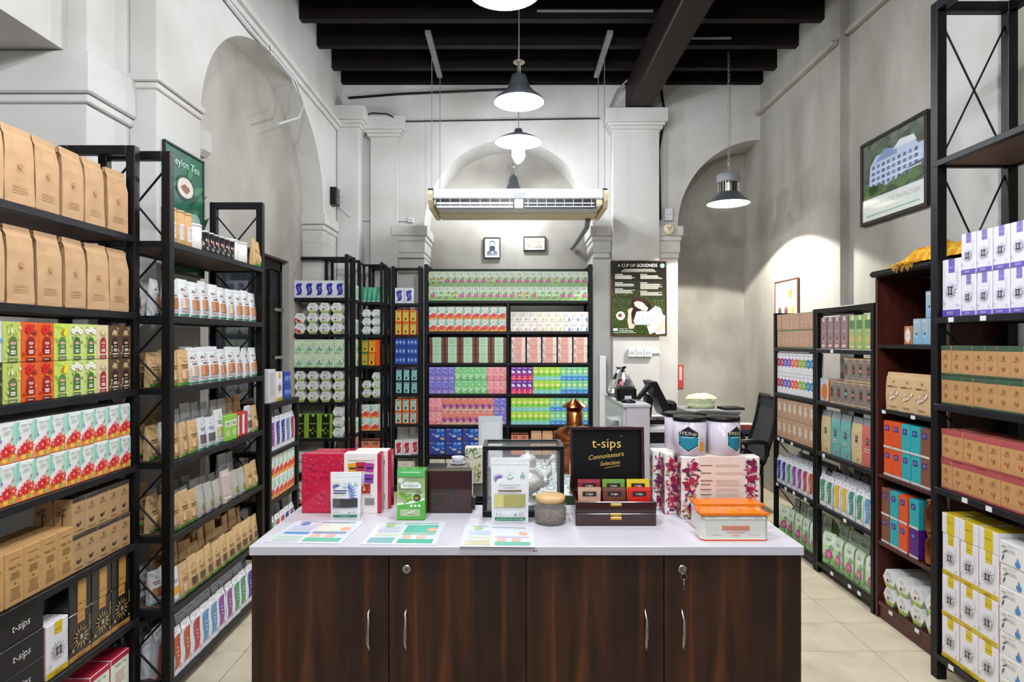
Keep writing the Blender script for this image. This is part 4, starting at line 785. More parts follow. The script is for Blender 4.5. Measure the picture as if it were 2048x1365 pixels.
    fill(RB, 6, W('wor_ wor_ wre_ wlb_ wlb_ wpu_ wpu_ wgr_ wgr_ wbl_ wte_'), .02, .95, y=.012, jit=.03); fill(RB, 6, ['wtop']*11, .02, .95, y=.085, jit=.03, rowname='behind front'); fill(RB, 6, ['gtop']*10, .02, .95, y=.155, jit=.03, rowname='third back'); fill(RB, 6, ['gtop']*10, .02, .95, y=.225, jit=.03, rowname='rearmost')
    # low left rack
    fill(RH, 0, ['plainwhite'], .03, y=.02); fill(RH, 0, ['yellow'], .16, y=.02, start=2); fill(RH, 0, ['balls'], .29, stack=2, y=.02, start=3)
    fill(RH, 1, W('wpu_ wbl_ wbl_ wlb_ wre_'), .04, .46); fill(RH, 1, W('wtop wtop wtop wtop'), .05, .45, y=.1, rowname='behind front')
    fill(RH, 2, ['floral']*6, .04, stack=2); fill(RH, 3, W('wgr_ wor_ wre_ wbl_ wpu_'), .04, .46); fill(RH, 3, ['gtop']*4, .06, .44, y=.1, rowname='behind front')
    # corner racks
    R = RE1
    fill(R, 0, ['wblue']*5, .03, .5, y=.02); fill(R, 1, ['hexred'], .031, stack=2, y=.01); fill(R, 1, ['hexmag']*3, .147, stack=3, gap=.001, y=.01, start=2)
    fill(R, 2, ['pastel']*5, .025, stack=2); fill(R, 3, ['hexmag']*4, .031, .488, stack=3, y=.01); fill(R, 4, ['ceylon']*3, .03, y=.015); fill(R, 4, ['hexwhite'], .376, stack=3, start=4, y=.01); fill(R, 4, ['lime_lie'], .12, y=.09, z0=.0, rowname='rear')
    fill(R, 5, W('hexwhite hexmag hexred'), .03, gap=.006, stack=2, y=.01); fill(R, 6, ['hexred', 'hexmag', 'hexwhite'], .03, gap=.006, stack=2, y=.01)
    R = RE1s
    for li, k, st in ((0, 'wslim', 1), (1, 'wslim', 1), (4, 'wslim', 2), (6, 'wslim', 1)): fill(R, li, [k]*4, .025, .2, stack=st if st < 2 else 1)
    fill(R, 2, ['pastel', 'pastel'], .022, stack=2); fill(R, 3, ['biog', 'biog'], .014, stack=2, gap=0); fill(R, 5, ['sunset']*2, .03, .2, stack=2)
    R = RE2
    fill(R, 0, ['gw']*4, .015, y=.02, jit=.2, gap=.001); fill(R, 1, ['hexws']*2, .02, stack=3, gap=0, y=.03)
    fill(R, 2, W('owlg owly oplain'), .022, stack=1); fill(R, 2, W('owlg owly'), .022, z0=.1258, tag='upper row'); fill(R, 3, ['hexms'], .02, stack=2, y=.03); fill(R, 3, ['hexms'], .117, stack=3, y=.03, start=2)
    fill(R, 4, ['floralw']*2, .024, stack=2); fill(R, 5, ['orblack']*2, .022, stack=1); fill(R, 5, ['orblack']*2, .022, z0=.1108, tag='upper row')
    R = RE2s
    fill(R, 0, ['gw']*3, .015, jit=.2); fill(R, 1, ['pw']*3, .032, .15, jit=.03); fill(R, 2, ['brownslim']*4, .025, .16); fill(R, 3, ['tealslim']*4, .025, .16); fill(R, 4, ['wslim']*3, .02); fill(R, 5, ['wslim']*3, .02)
    R = RE3
    fill(R, 0, ['wblue']*2, .03, gap=.004, y=.02); fill(R, 1, ['owlo']*3, .03, gap=.006, stack=2); fill(R, 2, ['balls']*2, .03, stack=3)
    fill(R, 3, ['owlt']*3, .035, gap=.01, stack=2); fill(R, 4, ['owlr']*3, .03, gap=.006, stack=2); fill(R, 5, ['wred']*2, .03, gap=.004, y=.012); fill(R, 5, ['wred']*3, .035, y=.06, rowname='behind front'); fill(R, 6, ['cream'], .06, stack=2)
    # central back rack
    R = RF; r = random.Random(5)
    lo = [r.choice(['lotus', 'lotus', 'lotus1', 'lotus']) for i in range(22)]; lo2 = [r.choice(['lotus', 'lotus1', 'lotus2']) for i in range(22)]
    fill(R, 0, lo2, .045, 1.68, tag='lower row', jit=.04); fill(R, 0, lo, .045, 1.68, z0=.151, tag='upper row', jit=.04)
    fill(R, 1, ['floralw']*9, .042, .843, stack=2); fill(R, 1, ['bior']*3+['biog']*3+['biob']*3, .885, 1.687, stack=2, start=10, gap=-.003 if 0 else .0)
    fill(R, 2, ['mint']*5, .045, .843, gap=.004, stack=3); fill(R, 2, ['pinkf']*5, .885, 1.687, stack=3, start=6)
    fill(R, 3, ['lav']*4+['mintg']*5+['pink']*3, .045, .843, stack=2, gap=.0012); fill(R, 3, ['mag']*4+['limeb']*5+['sky']*5, .89, 1.687, stack=2, start=13, gap=.0005)
    fill(R, 4, ['pink']*2+['sunset']*8+['lav']*2, .045, .843, stack=2); fill(R, 4, ['limeb']*7+['sky']*7, .89, 1.687, stack=2, start=13, gap=.0005)
    fill(R, 5, ['blue']*4, .045, stack=2); fill(R, 5, ['orblack']*2, .89, stack=2, start=5); fill(R, 5, ['sack1', 'sack2', 'sack0', 'sack1'], 1.09, gap=.01, start=7)
    fill(R, 6, ['cream']*4, .045, stack=2, gap=.01); fill(R, 6, ['cream']*4, .9, stack=2, gap=.01, start=5)
    # right racks
    R = RCf
    fill(R, 0, ['slimk']*8, .012, stack=2); fill(R, 1, W('s1 s1 s2 s2 s3 s3 s4 s4 s5 s5'), .012, stack=2); fill(R, 2, ['diam']*7, .008, stack=2, gap=0)
    fill(R, 3, W('wbl_ wbl_ wgr_ wpu_ wpu_ wre_ wor_'), .025, .6, y=.012); fill(R, 3, ['wtop']*7, .025, .6, y=.085, rowname='behind front'); fill(R, 3, ['gtop']*6, .025, .6, y=.16, rowname='rearmost')
    fill(R, 4, ['lp']*5, .035, .6, y=.04, jit=.1); fill(R, 4, ['lpt']*5, .04, .6, y=.13, jit=.1, rowname='behind front')
    R = RCn
    fill(R, 0, ['maroon']*4+['tallgreen']*3, .04, .63); fill(R, 1, ['orw'], .02); fill(R, 1, W('tin1 tin1 tin2 tin3 tin1 tin3'), .145, start=2, tag='lower row'); fill(R, 1, W('tin1 tin1 tin3 tin1'), .308, z0=.1428, tag='upper row')
    fill(R, 2, W('b1 b2 b2 b1 b3'), .025, y=.02); fill(R, 3, W('wgr_ wgr_ wye_ wye_ wte_ wgr_ wlb_'), .03, .63, y=.012); fill(R, 3, ['wtop']*7, .03, .63, y=.085, rowname='behind front'); fill(R, 3, ['gtop']*6, .03, .63, y=.155, rowname='third back'); fill(R, 3, ['gtop']*6, .03, .63, y=.225, rowname='rearmost')
    fill(R, 4, ['lp']*5, .035, .62, y=.04, jit=.12); fill(R, 4, ['lpt']*5, .045, .62, y=.13, jit=.1, rowname='behind front')
    R = RD
    fill(R, 1, ['purplebig'], .045, y=.02); fill(R, 1, ['purple']*5, .16, stack=2, gap=.006, start=2, y=.02); fill(R, 1, ['plainwhite']*4, .14, gap=.008, y=.14, rowname='behind front'); fill(R, 1, ['purple']*3, .16, z0=.201+.0, y=.14, rowname='rear top') if 0 else None
    fill(R, 2, ['kgreen']*9, .045, stack=2); fill(R, 3, ['kred']*8, .045, stack=2)
    fill(R, 4, ['yellow']*3, .055, stack=3, gap=.006); fill(R, 4, ['yellowflat']*3, .055, z0=.544, gap=.006, tag='topmost row'); fill(R, 4, ['drop']*2, .375, stack=7, gap=.003, start=4)
    for q in (1,): fill(R, 2, ['kgreen']*9, .045, z0=.129, y=.012+.072*q, rowname='behind front'); fill(R, 3, ['kred']*8, .045, z0=.131, y=.084, rowname='behind front')
RE2s = rack('shelf_rack', 'narrow black side rack turned sideways beside the owl boxes', -1.238, 6.138, pi/2, .18, .19, 2.25, [1.876, 1.56, 1.26, .951, .634, .33, .05], phrase='second side rack', top_front=False, braces=(0, 0), post=.024)
stock()
# ---------------- mahogany bookcase ----------------
def empty(name, loc, label, cat, rz=0, group=None):
    e = bpy.data.objects.new(name, None); COL.objects.link(e); e.location = loc; e.rotation_euler = (0, 0, rz); e['label'] = label; e['category'] = cat
    if group: e['group'] = group
    return e
def P(b, name, e, **k): return build(b, name, e, **k)
def bookcase():
    G = Rack(); G.L = .58; G.D = .3; G.z = [1.48, 1.135, .783, .418, .09]; G.phrase = 'mahogany bookcase'; G.rot = -pi/2
    e = empty('bookcase', (1.985, 3.378, 0), 'mahogany bookcase between the low and the towering black racks', 'bookcase', -pi/2); G.e = e
    G.M = Matrix.Translation((1.985, 3.378, 0)) @ Matrix.Rotation(-pi/2, 4, 'Z')
    for x in (0, .558): b = B('bookwood'); b.box(x, x+.02, 0, .3, 0, 1.845, b=.002); P(b, 'side_panel', e)
    b = B('bookwood'); b.box(.0205, .5575, .285, .3, .03, 1.84); P(b, 'back_panel', e)
    b = B('shelf'); b.box(-.012, .592, -.03, .3, 1.846, 1.878, b=.012); P(b, 'top_board', e)
    for z in G.z:
        b = B('bookwood' if z < 1.0 else 'shelf'); b.box(.0205, .5575, .004, .284, z-.02, z, b=.002); P(b, 'shelf', e)
    b = B('bookwood'); b.box(.0205, .5575, .01, .03, 0, .069, b=.002); P(b, 'plinth', e)
    for x, z in ((.06, 1.12), (.3, 1.12), (.12, .07), (.33, .075)): b = B('card'); b.box(x, x+.03, .0005, .0035, z-.008, z+.01, 'e4e4e6'); P(b, 'price_tag', e)
    W = lambda s: s.split()
    fill(G, 0, ['hexlab'], .2, y=.03); fill(G, 0, ['ice']*4, .27, y=.03, start=2, gap=.003, tag='lower row'); fill(G, 0, ['ice']*2, .36, y=.03, z0=.131, start=1, gap=.003, tag='upper row')
    fill(G, 1, ['nut']*4, .07, y=.02, gap=.004, jit=.08); fill(G, 2, W('q_or q_or q_te q_te q_br q_br'), .055, stack=2, gap=.004)
    fill(G, 3, W('q_br q_te q_or'), .03, stack=2, gap=.006); fill(G, 3, W('q_pu'), .265, start=4); fill(G, 3, W('q_te'), .265, start=4, z0=.1458, tag='upper row'); fill(G, 3, ['ctin']*2, .345, start=5, stack=2, gap=.006)
    for q in range(2): fill(G, 4, ['hexmag']*4, .03, stack=2, y=.02+.104*q, gap=.008, rowname=['', 'behind front'][q])
bookcase()

# ---------------- pendant lamps, air conditioner, ceiling things ----------------
def point(name, loc, p, r=.06, spot=None, rot=None, col=(.95, .97, 1), blend=.15):
    l = bpy.data.lights.new(name, 'SPOT' if spot else 'POINT'); l.energy = p; l.shadow_soft_size = r; l.color = col
    if spot: l.spot_size = spot; l.spot_blend = blend
    o = bpy.data.objects.new(name, l); COL.objects.link(o); o.location = loc; return o
def pendant(x, y, z, kind, label, r=.19, p=50, ztop=4.15):
    e = empty('pendant_lamp', (x, y, z), label, 'lamp')
    if kind == 'bell':
        b = B('shade'); b.lathe([(r, 0), (r*1.01, .004), (r*.9, .03), (r*.62, .07), (r*.42, .12), (r*.34, .17), (r*.3, .2), (r*.12, .22), (0, .225)], n=32); P(b, 'lamp_shade', e)
        b = B('shadein'); b.lathe([(r*.985, .001), (r*.87, .027), (r*.6, .066), (r*.4, .115), (r*.3, .16), (0, .165)], n=32); P(b, 'reflector', e)
        b = B('glow'); b.lathe([(0, -.02), (.03, -.012), (.05, .015), (.05, .05), (.03, .09), (0, .1)], n=16); P(b, 'bulb', e)
        b = B('metal'); b.lathe([(0, .226), (.012, .226), (.012, .29), (.045, .3), (.045, .31), (.012, .325), (0, .33)], n=16); P(b, 'neck', e); zt = .33
        point('pendant_light', (x, y, z-.05), p, .05)
    elif kind == 'cage':
        b = B('shade'); b.lathe([(r, 0), (r*1.01, .004), (r*.8, .03), (r*.45, .065), (r*.2, .085), (r*.15, .12), (0, .125)], n=32); P(b, 'lamp_shade', e)
        b = B('shadein'); b.lathe([(r*.985, .001), (r*.77, .026), (r*.43, .06), (0, .07)], n=32); P(b, 'reflector', e)
        b = B('jarglass'); b.lathe([(.055, .05), (.055, -.12), (.045, -.16), (.02, -.18), (0, -.183)], n=20); P(b, 'glass_cover', e)
        b = B('glow'); b.lathe([(0, -.1), (.022, -.09), (.03, -.05), (.03, 0), (.015, .04), (0, .045)], n=14); P(b, 'bulb', e)
        b = B('metal')
        for k in range(6): a = pi*k/3; b.tube([(.059*cos(a), .059*sin(a), .04), (.059*cos(a), .059*sin(a), -.13), (.03*cos(a), .03*sin(a), -.18), (0, 0, -.192)], .0018, 5)
        P(b, 'cage', e); zt = .125; point('pendant_light', (x, y, z-.21), p, .05)
    else:
        b = B('shade'); b.lathe([(r, 0), (r*1.005, .004), (r*.92, .018), (.098, .095), (.098, .1), (0, .1)], n=32); P(b, 'lamp_shade', e)
        b = B('glowsoft'); b.lathe([(0, .006), (r*.97, .006), (r*.97, .004), (0, .0039)], n=32); P(b, 'diffuser', e)
        b = B('metal')
        for k in range(22): a = 2*pi*k/22; b.box(-.002, .002, .05, .09, .1, .19); 
        n0 = 0
        for k in range(22):
            a = 2*pi*k/22
            for q in range(8): X, Y, Z = b.v[k*8+q]; b.v[k*8+q] = (X*cos(a)-Y*sin(a), X*sin(a)+Y*cos(a), Z)
        b.lathe([(.05, .1), (.05, .19)], n=16); o = P(b, 'cooling_fins', e)
        b = B('greyplastic'); b.lathe([(0, .19), (.1, .19), (.103, .2), (.103, .255), (.095, .265), (.03, .268), (0, .268)], n=28); P(b, 'driver_housing', e); zt = .268
        sp = point('pendant_light', (x, y, z-.01), p, .04, spot=radians(131), blend=.08, col=(1, .96, .88)); sp.rotation_euler = (0, 0, 0)
    if kind == 'flood':
        b = B('metal'); n = int((ztop-z-zt-.03)/.022)
        for k in range(n):
            zz = zt+.012+k*.022; pts = [(.007*cos(t)*(1 if k % 2 else 0), .007*cos(t)*(0 if k % 2 else 1), zz+.014*sin(t)) for t in [2*pi*i/8 for i in range(9)]]
            b.tube(pts, .0016, 4, cap=False)
        b.tube([(.01, 0, zt), (.02, .004, zt+.5), (.012, 0, ztop-z)], .0025, 5); o = P(b, 'chain', e); o['kind'] = 'stuff'
    else:
        b = B('greyplastic'); b.tube([(0, 0, zt), (0, 0, ztop-z)], .005, 6); P(b, 'cord', e)
def fixtures():
    b = B('black')
    pendant(-.04, 3.30, 3.37, 'bell', 'nearest bell pendant lamp glaring at the top of the photo', .2, LAMP_P)
    pendant(.053, 4.66, 3.30, 'bell', 'grey bell pendant lamp on a cord above the air conditioner', .19, LAMP_P)
    pendant(.058, 5.57, 3.29, 'cage', 'shallow pendant lamp with a caged glass bulb', .215, LAMP_P*.5)
    pendant(1.95, 5.57, 2.735, 'flood', 'grey finned pendant lamp on a chain near the right wall', .19, LAMP_P*4)
    pendant(.016, 6.52, 3.03, 'bell', 'grey bell pendant lamp hanging behind the air conditioner', .13, LAMP_P*.55, ztop=3.57)
    for q, (x, y) in enumerate(((-.45, 1.25), (.75, 1.25), (0, .1), (0, -1.3))):  # fill lamps added out of view to brighten the racks and counter
        pendant(x, y, 3.4, 'bell', ['unseen bell lamp added as fill over the left foreground rack', 'unseen bell lamp added as fill over the right foreground rack', 'unseen bell lamp added as fill before the counter', 'unseen bell lamp added as fill by the front opening'][q], .19, FILL_P)
    # air conditioner
    x0, x1, yf, yb, zt, zb = -.70, .81, 5.45, 6.1, 1.5+310*5.45/F, 1.19
    e = empty('air_conditioner', (0, 0, 0), 'white ceiling air conditioner hung on rods under the arch', 'air conditioner')
    b = B('acwhite'); zt += 1.5-1.5; zt = 1.5+305*5.45/F; zb = 1.5+1.19; zm = 1.5+285*5.45/F
    b.box(x0, x1, yf, yb, zm, zt, b=.01); P(b, 'casing', e)
    b = B('accream'); b.box(x0+.005, x1-.005, yf+.015, yb-.005, zb+.012, zm-.0005, b=.01); P(b, 'lower_casing', e)
    for xa, xb in ((x0-.045, x0-.001), (x1+.001, x1+.045)):
        b = B('accream'); v = [(yf+.01, zt-.01), (yf-.005, zt-.05), (yf+.02, zm-.01), (yf+.09, zb), (yb, zb), (yb, zt-.01)]
        for f in (xa, xb): b.face([(f, y, z) for y, z in v])
        for (y, z), (y2, z2) in zip(v, v[1:]+v[:1]): b.face([(xa, y, z), (xb, y, z), (xb, y2, z2), (xa, y2, z2)])
        P(b, 'end_cap', e)
    b = B('plastic'); b.box(x0+.03, .02-.0, yf+.004, yf+.0145, zm-.085, zm-.002); b.box(.10, x1-.07, yf+.004, yf+.0145, zm-.085, zm-.002); P(b, 'air_outlet', e)
    for (xa, xb) in ((x0+.035, .01), (.11, x1-.08)):
        for k in range(2): b = B('acwhite'); b.box(xa, xb, yf-.004, yf+.003, zm-.046-.03*k-(.006 if xa < 0 else 0), zm-.036-.03*k+(.004 if xa < 0 else 0), b=.002); P(b, 'louvre', e)
        for k in range(8): b = B('acwhite'); xx = xa+.03+k*(xb-xa-.06)/7; b.box(xx, xx+.004, yf+.0, yf+.0035, zm-.07, zm-.004); P(b, 'fin', e)
    b = B('accream'); b.box(.022, .098, yf-.003, yf+.012, zm-.085, zm-.003, b=.004); P(b, 'centre_bracket', e)
    b = B('greyplastic'); b.face([(.005, yf-.0012, zm+.055), (.125, yf-.0012, zm+.055), (.108, yf-.0012, zm+.003), (.02, yf-.0012, zm+.003)]); P(b, 'receiver_panel', e)
    b = B('acwhite'); b.box(x0+.03, x1-.03, yf+.016, yf+.30, zb+.002, zb+.0115, b=.003); P(b, 'front_grille', e, label='white front grille panel')
    b = B('card'); b.mesh([(x1-.1+.028*cos(2*pi*i/14), yf+.1+.02*sin(2*pi*i/14), zb+.001) for i in range(14)], [tuple(range(14))], '3c5c90'); P(b, 'badge', e, label='small blue oval badge')
    b = B('accream'); b.box(x0+.01, x1-.01, yf+.32, yb-.01, zb+.0, zb+.0115, b=.004); P(b, 'rear_panel', e, label='yellowed rear panel')
    for xx in (x0-.02, x1+.02):
        for d in (.0, .5): b = B('greyplastic'); b.tube([(xx+d*.03, yf+.1+d, zt-.03), (xx+d*.03, yf+.1+d, 4.15)], .004, 6); P(b, 'hanging_rod', e)
        b = B('plastic'); b.box(xx-.03, xx+.02, yf+.05, yf+.14, zt-.02, zt+.015, b=.003); P(b, 'hanger_bracket', e)
        b = B('greyplastic'); b.box(xx-.02, xx+.03, yf-.2, yf+.68, 4.11, 4.145, b=.003); P(b, 'ceiling_channel', e)
    a = px(1176, 440, 6.0); c = px(1156, 480, 6.35)
    b = B('greyplastic'); b.tube([a, a+Vector((0, .1, -.05)), c, c+Vector((-.02, .47, -.01))], .028, 12); o = build(b, 'drain_pipe'); o['label'] = 'grey drain pipe running from the air conditioner into the wall'; o['category'] = 'pipe'
    def small(name, mt, pts, label, cat, r=None, **k):
        b = B(mt); b.tube(pts, r, 7); return build(b, name, label=label, cat=cat, **k)
    small('conduit', 'greyplastic', [px(1074, 22, 5.07), px(1306, 22, 5.07)], 'long grey conduit along the timber joist behind the bright lamp', 'conduit', .012)
    small('conduit', 'greyplastic', [px(1372, 76, 5.5), px(1462, 76, 5.5)], 'short grey conduit above the chained pendant lamp', 'conduit', .012)
    small('cable', 'plastic', [px(697, 196, 6.38), px(800, 188, 6.38), px(1050, 177, 6.38)], 'black cable sagging under the last joist on the back wall', 'cable', .012)
    small('cable', 'plastic', [px(722, 233, 6.2), px(745, 226, 6.28), px(775, 228, 6.22), px(800, 243, 6.3), px(815, 243, 6.38), px(1200, 237, 6.38)], 'thin black cable lying on the pilaster capital', 'cable', .007)
    small('cable', 'greyplastic', [px(1255, 160, 6.2), px(1235, 180, 6.3), px(1215, 225, 6.37), px(1210, 238, 6.38)], 'curved grey cable beside the big beam', 'cable', .01)
    small('cable', 'plastic', [px(1322, 175, 6.38), px(1330, 230, 6.38), px(1318, 300, 6.38), px(1321, 440, 6.38)], 'dark cable bundle hanging beside the capital', 'cable', .012)
    a = [Vector((-1.72, y, 3.56-.01*math.sin(y*5))) for y in (3.3, 3.7, 4.1, 4.5, 4.9)]+[Vector((-1.70, 5.05, 3.44)), Vector((-1.72, 4.98, 3.3)), Vector((-1.735, 4.6, 3.12))]
    small('cable', 'acwhite', a, 'white cable clipped under the ledge of the left arch wall', 'cable', .009)
    for k, y in enumerate((3.35, 3.62, 4.3)):
        a = Vector((-1.685, y, 3.56)); small('ceiling_hook', 'metal', [a, a+Vector((0, 0, -.06)), a+Vector((.015, .01, -.07))], 'small metal hook on the left ledge, %s from the camera' % ORD[k+1], 'hook', .003, group='hooks on the left ledge')
    # speaker
    e = empty('speaker', (0, 0, 0), 'small black box speaker on the corner of the left back wall', 'speaker'); a = px(666, 394, 6.0)
    b = B('plastic'); b.box(a.x-.055, a.x+.05, 5.94, 6.06, a.z-.085, a.z+.085, b=.006); P(b, 'cabinet', e)
    b = B('greyplastic')
    for dz in (.03, -.03): b.lathe([(.03, 0), (.028, .003), (.02, -.001), (0, -.002)], n=16, m=0)
    for q in range(len(b.v)): X, Y, Z = b.v[q]; b.v[q] = (a.x+.0505+Z, 6.0+X, a.z+Y+(.035 if q < len(b.v)/2 else -.035))
    P(b, 'driver', e); b = B('metal'); b.box(a.x-.02, a.x+.02, 6.06, 6.158, a.z-.01, a.z+.01); P(b, 'bracket', e)
    b = B('acwhite'); b.tube([px(678, 412, 6.14), px(700, 432, 6.14), px(730, 440, 6.36), px(820, 442, 6.38)], .006, 6); build(b, 'cable', label='white cable running from the speaker to the socket', cat='cable')
    def socket(x, y, Y, w, h, name, label, n=1):
        a = px(x, y, Y); e = empty(name, a, label, 'switch' if 'switch' in name else 'socket')
        for i in range(n):
            xx = (i-(n-1)/2)*w
            b = B('acwhite'); b.box(xx-w/2+.001, xx+w/2-.001, -.03, 0, -h/2, h/2, b=.004); pl = P(b, 'plate', e)
            b = B('greyplastic')
            for dx in (-.012, .012): b.box(xx+dx-.004, xx+dx+.004, -.033, -.0302, -.008, .006)
            P(b, 'rocker' if 'switch' in name else 'socket_hole', pl)
    socket(1279, 706, 6.245, .082, .085, 'light_switch', 'row of three white wall switches under the black poster', 3)
    socket(822, 441, 6.395, .06, .05, 'wall_socket', 'white wall socket left of the arch springing')
    socket(1336, 430, 6.395, .09, .13, 'junction_box', 'white junction box on the wall above the round socket')
    a = px(1337, 459, 6.30); e = empty('round_socket', a, 'round cream socket on the moulded impost', 'socket'); b = B('accream'); b.lathe([(0, .035), (.05, .035), (.055, .0)], n=20)
    b.v = [(X, -Z, Y) for X, Y, Z in b.v]; P(b, 'plate', e); b = B('plastic')
    for dx, dz in ((-.014, .008), (.014, .008), (0, -.012)): b.box(dx-.006, dx+.006, -.038, -.0352, dz-.006, dz+.006)
    P(b, 'socket_hole', e)
    b = B('acwhite'); b.box(px(1304, 0, 6.24).x, px(1322, 0, 6.24).x, 6.235, 6.249, px(0, 708, 6.24).z, px(0, 702, 6.24).z, b=.003); build(b, 'cable_trunking', label='short white cable trunking right of the switches', cat='trunking')
    b = B('acwhite'); q = px(1198, 712, 6.33); b.box(q.x-.0, q.x+.07, 6.3, 6.355, .2, q.z, b=.004); build(b, 'cable_trunking', label='upright white trunking beside the central back rack', cat='trunking')
    b = B('card'); a = px(1358, 752, 6.84); b.box(a.x-.01, a.x+.05, 6.835, 6.849, a.z-.14, a.z+.12, 'c8484c', b=.003); b.box(a.x+.0, a.x+.03, 6.83, 6.8345, a.z-.05, a.z+.1, 'e8c4c0'); build(b, 'wall_sticker', label='narrow red sticker at the edge of the right recess', cat='sticker')
fixtures()

# ---------------- pictures ----------------
def frame(name, w, h, label, fr, fn, M, cat='picture', fw=.012, bg='eeeeee', d=.02):
    e = empty(name, (0, 0, 0), label, cat); e.matrix_world = M
    b = B(*(['card'])); 
    for x0, x1, z0, z1 in ((-w/2, w/2, h/2-fw, h/2), (-w/2, w/2, -h/2, -h/2+fw), (-w/2, -w/2+fw, -h/2+fw, h/2-fw), (w/2-fw, w/2, -h/2+fw, h/2-fw)): b.box(x0, x1, -d, 0, z0, z1, fr, b=.002)
    P(b, 'frame', e); b = B('gloss', 'gloss'); b.rnd = random.Random(12); b.box(-w/2+fw, w/2-fw, -d*.6, -.002, -h/2+fw, h/2-fw, bg); b.surf = lambda x, z: -d*.6
    b.rect = lambda x0, x1, z0, z1, c: (b.up(), b.face([b.pt(x0, z0), b.pt(x1, z0), b.pt(x1, z1), b.pt(x0, z1)], c))
    fn(b, w, h); P(b, 'print', e)
def pictures():
    R = lambda a: Matrix.Rotation(a, 4, 'Z'); T = Matrix.Translation
    def cup(b, w, h):
        g = b.rnd
        for i in range(8): b.rect(-w/2+.013, w/2-.013, -h/2+.013, h*(.5-.12*i)-.02, ['0f0f0c', '17170f', '22241a', '2c3020', '333c22', '38451f', '34471c', '30421a'][i])
        for i in range(420): x, z = g.uniform(-.47, .44)*w, g.uniform(-.47, .08)*h; b.lay = 14+i*.05; b.leaf(x, z, .012, g.uniform(0, 3), .003, g.choice(['4f6a28', '6c8a3c', '2c3c18', '88a050', '26331a']))
        b.lay = 40; b.text('A CUP OF GOODNESS', -.02*w, .415*h, .032, 'dcdcd4', wmax=w*.7); b.disc(.42*w, .43*h, .022, None, '8fc0b0'); b.disc(.42*w, .43*h, .014, None, '4f9080')
        b.lines(-.34*w, .34*w, .345*h, .39*h, 3, 'a8a8a0', .45, .3, True)
        for x0, z0, n in ((-.42, .31, 4), (-.42, .2, 3), (-.42, .12, 4)): b.rect(x0*w, (x0+.14)*w, z0*h, (z0+.007)*h, 'd8d8d0'); b.lines(x0*w, (x0+.36)*w, (z0-.012*n-.008)*h, (z0-.006)*h, n, 'b4b4aa', .55)
        for x0, z0, n in ((.03, .31, 4), (.03, .2, 6), (.03, .09, 4)): b.rect(x0*w, (x0+.12)*w, z0*h, (z0+.007)*h, 'd8d8d0'); b.lines(x0*w, (x0+.4)*w, (z0-.012*n-.008)*h, (z0-.006)*h, n, 'b4b4aa', .55)
        b.disc(-.32*w, -.23*h, .044, None, 'dcdfe4', 20); b.disc(-.33*w, -.225*h, .02, None, '7c4424', 14)
        Q = lambda c, *p: b.poly([(x*w, z*h) for x, z in p], c)
        Q('2c1e1a', (-.117, -.022), (-.065, .015), (.04, .02), (.156, -.03), (.24, -.1), (.2, -.15), (.1, -.19), (.02, -.2), (-.117, -.254), (-.12, -.13))
        Q('d8bcb0', (-.09, -.05), (-.04, -.03), (.078, -.04), (.117, -.09), (.169, -.128), (.143, -.17), (.065, -.157), (-.013, -.128), (-.065, -.1))
        Q('3a2824', (-.11, -.03), (-.06, .012), (.06, .01), (.14, -.04), (.1, -.075), (.06, -.05), (-.03, -.035), (-.09, -.06))
        for x, z, l in ((-.045, -.075, .016), (-.01, -.065, .014)): b.leaf(x*w, z*h, l, .3, .0022, '4c302c')
        b.leaf(-.02*w, -.108*h, .016, .5, .003, 'a8605c')
        Q('bcc2d6', (-.04, -.176), (.06, -.165), (.17, -.176), (.3, -.1), (.39, -.128), (.43, -.215), (.47, -.225), (.47, -.466), (.31, -.475), (.22, -.35), (-.065, -.35), (-.09, -.3))
        for k in range(9): b.leaf((.0+.045*k)*w, (-.19-.012*(k % 3))*h, .11, -1.0-.12*k, .005, 'a2a8c0' if k % 2 else 'd6dae6')
        Q('d8b8a8', (-.195, -.157), (-.15, -.13), (-.097, -.128), (-.12, -.17), (-.135, -.2), (-.12, -.33), (-.065, -.35), (-.09, -.4), (-.17, -.4), (-.2, -.3), (-.185, -.2))
        Q('e2e4ec', (.143, -.36), (.286, -.35), (.286, -.446), (.195, -.475))
        Q('d8b4a6', (.455, -.254), (.35, -.37), (.273, -.427), (.338, -.456), (.47, -.37))
        b.rect(-.45*w, -.37*w, -.43*h, -.395*h, 'e0e0dc'); b.text('Ceylon Tea', -.27*w, -.41*h, .014, 'f0f0ec', wmax=w*.17); b.lines(-.35*w, -.05*w, -.44*h, -.42*h, 1, 'f0f0ec'); b.rect(-.45*w, -.05*w, -.455*h, -.45*h, 'e8e8e4')
    a, c = px(1221, 521, 6.22), px(1334, 673, 6.22); w, h = c.x-a.x, a.z-c.z
    frame('poster', w, h, 'black framed poster of a woman lying on grass', '4c2c20', cup, T(((a.x+c.x)/2, 6.243, (a.z+c.z)/2)), 'poster', bg='14140f')
    def man(b, w, h):
        b.rect(-w*.36, w*.36, -h*.38, h*.38, 'c8d4e4'); b.poly([(-w*.34, -h*.38), (w*.34, -h*.38), (w*.32, -h*.2), (w*.14, -h*.1), (-w*.14, -h*.1), (-w*.32, -h*.2)], '4c5868')
        b.disc(0, h*.13, w*.19, h*.2, '5c6470', 18); b.disc(0, h*.1, w*.16, h*.18, 'b8c0cc', 16); b.blob(0, -.03*h, w*.19, h*.14, '343c48', 14, .1); b.poly([(-w*.17, h*.14), (-w*.15, h*.3), (0, h*.36), (w*.15, h*.3), (w*.18, h*.12), (w*.13, h*.26), (0, h*.3), (-w*.12, h*.26)], '4c5460')
        for s_ in (-1, 1): b.disc(s_*w*.07, h*.14, w*.03, h*.012, '2c3440', 8)
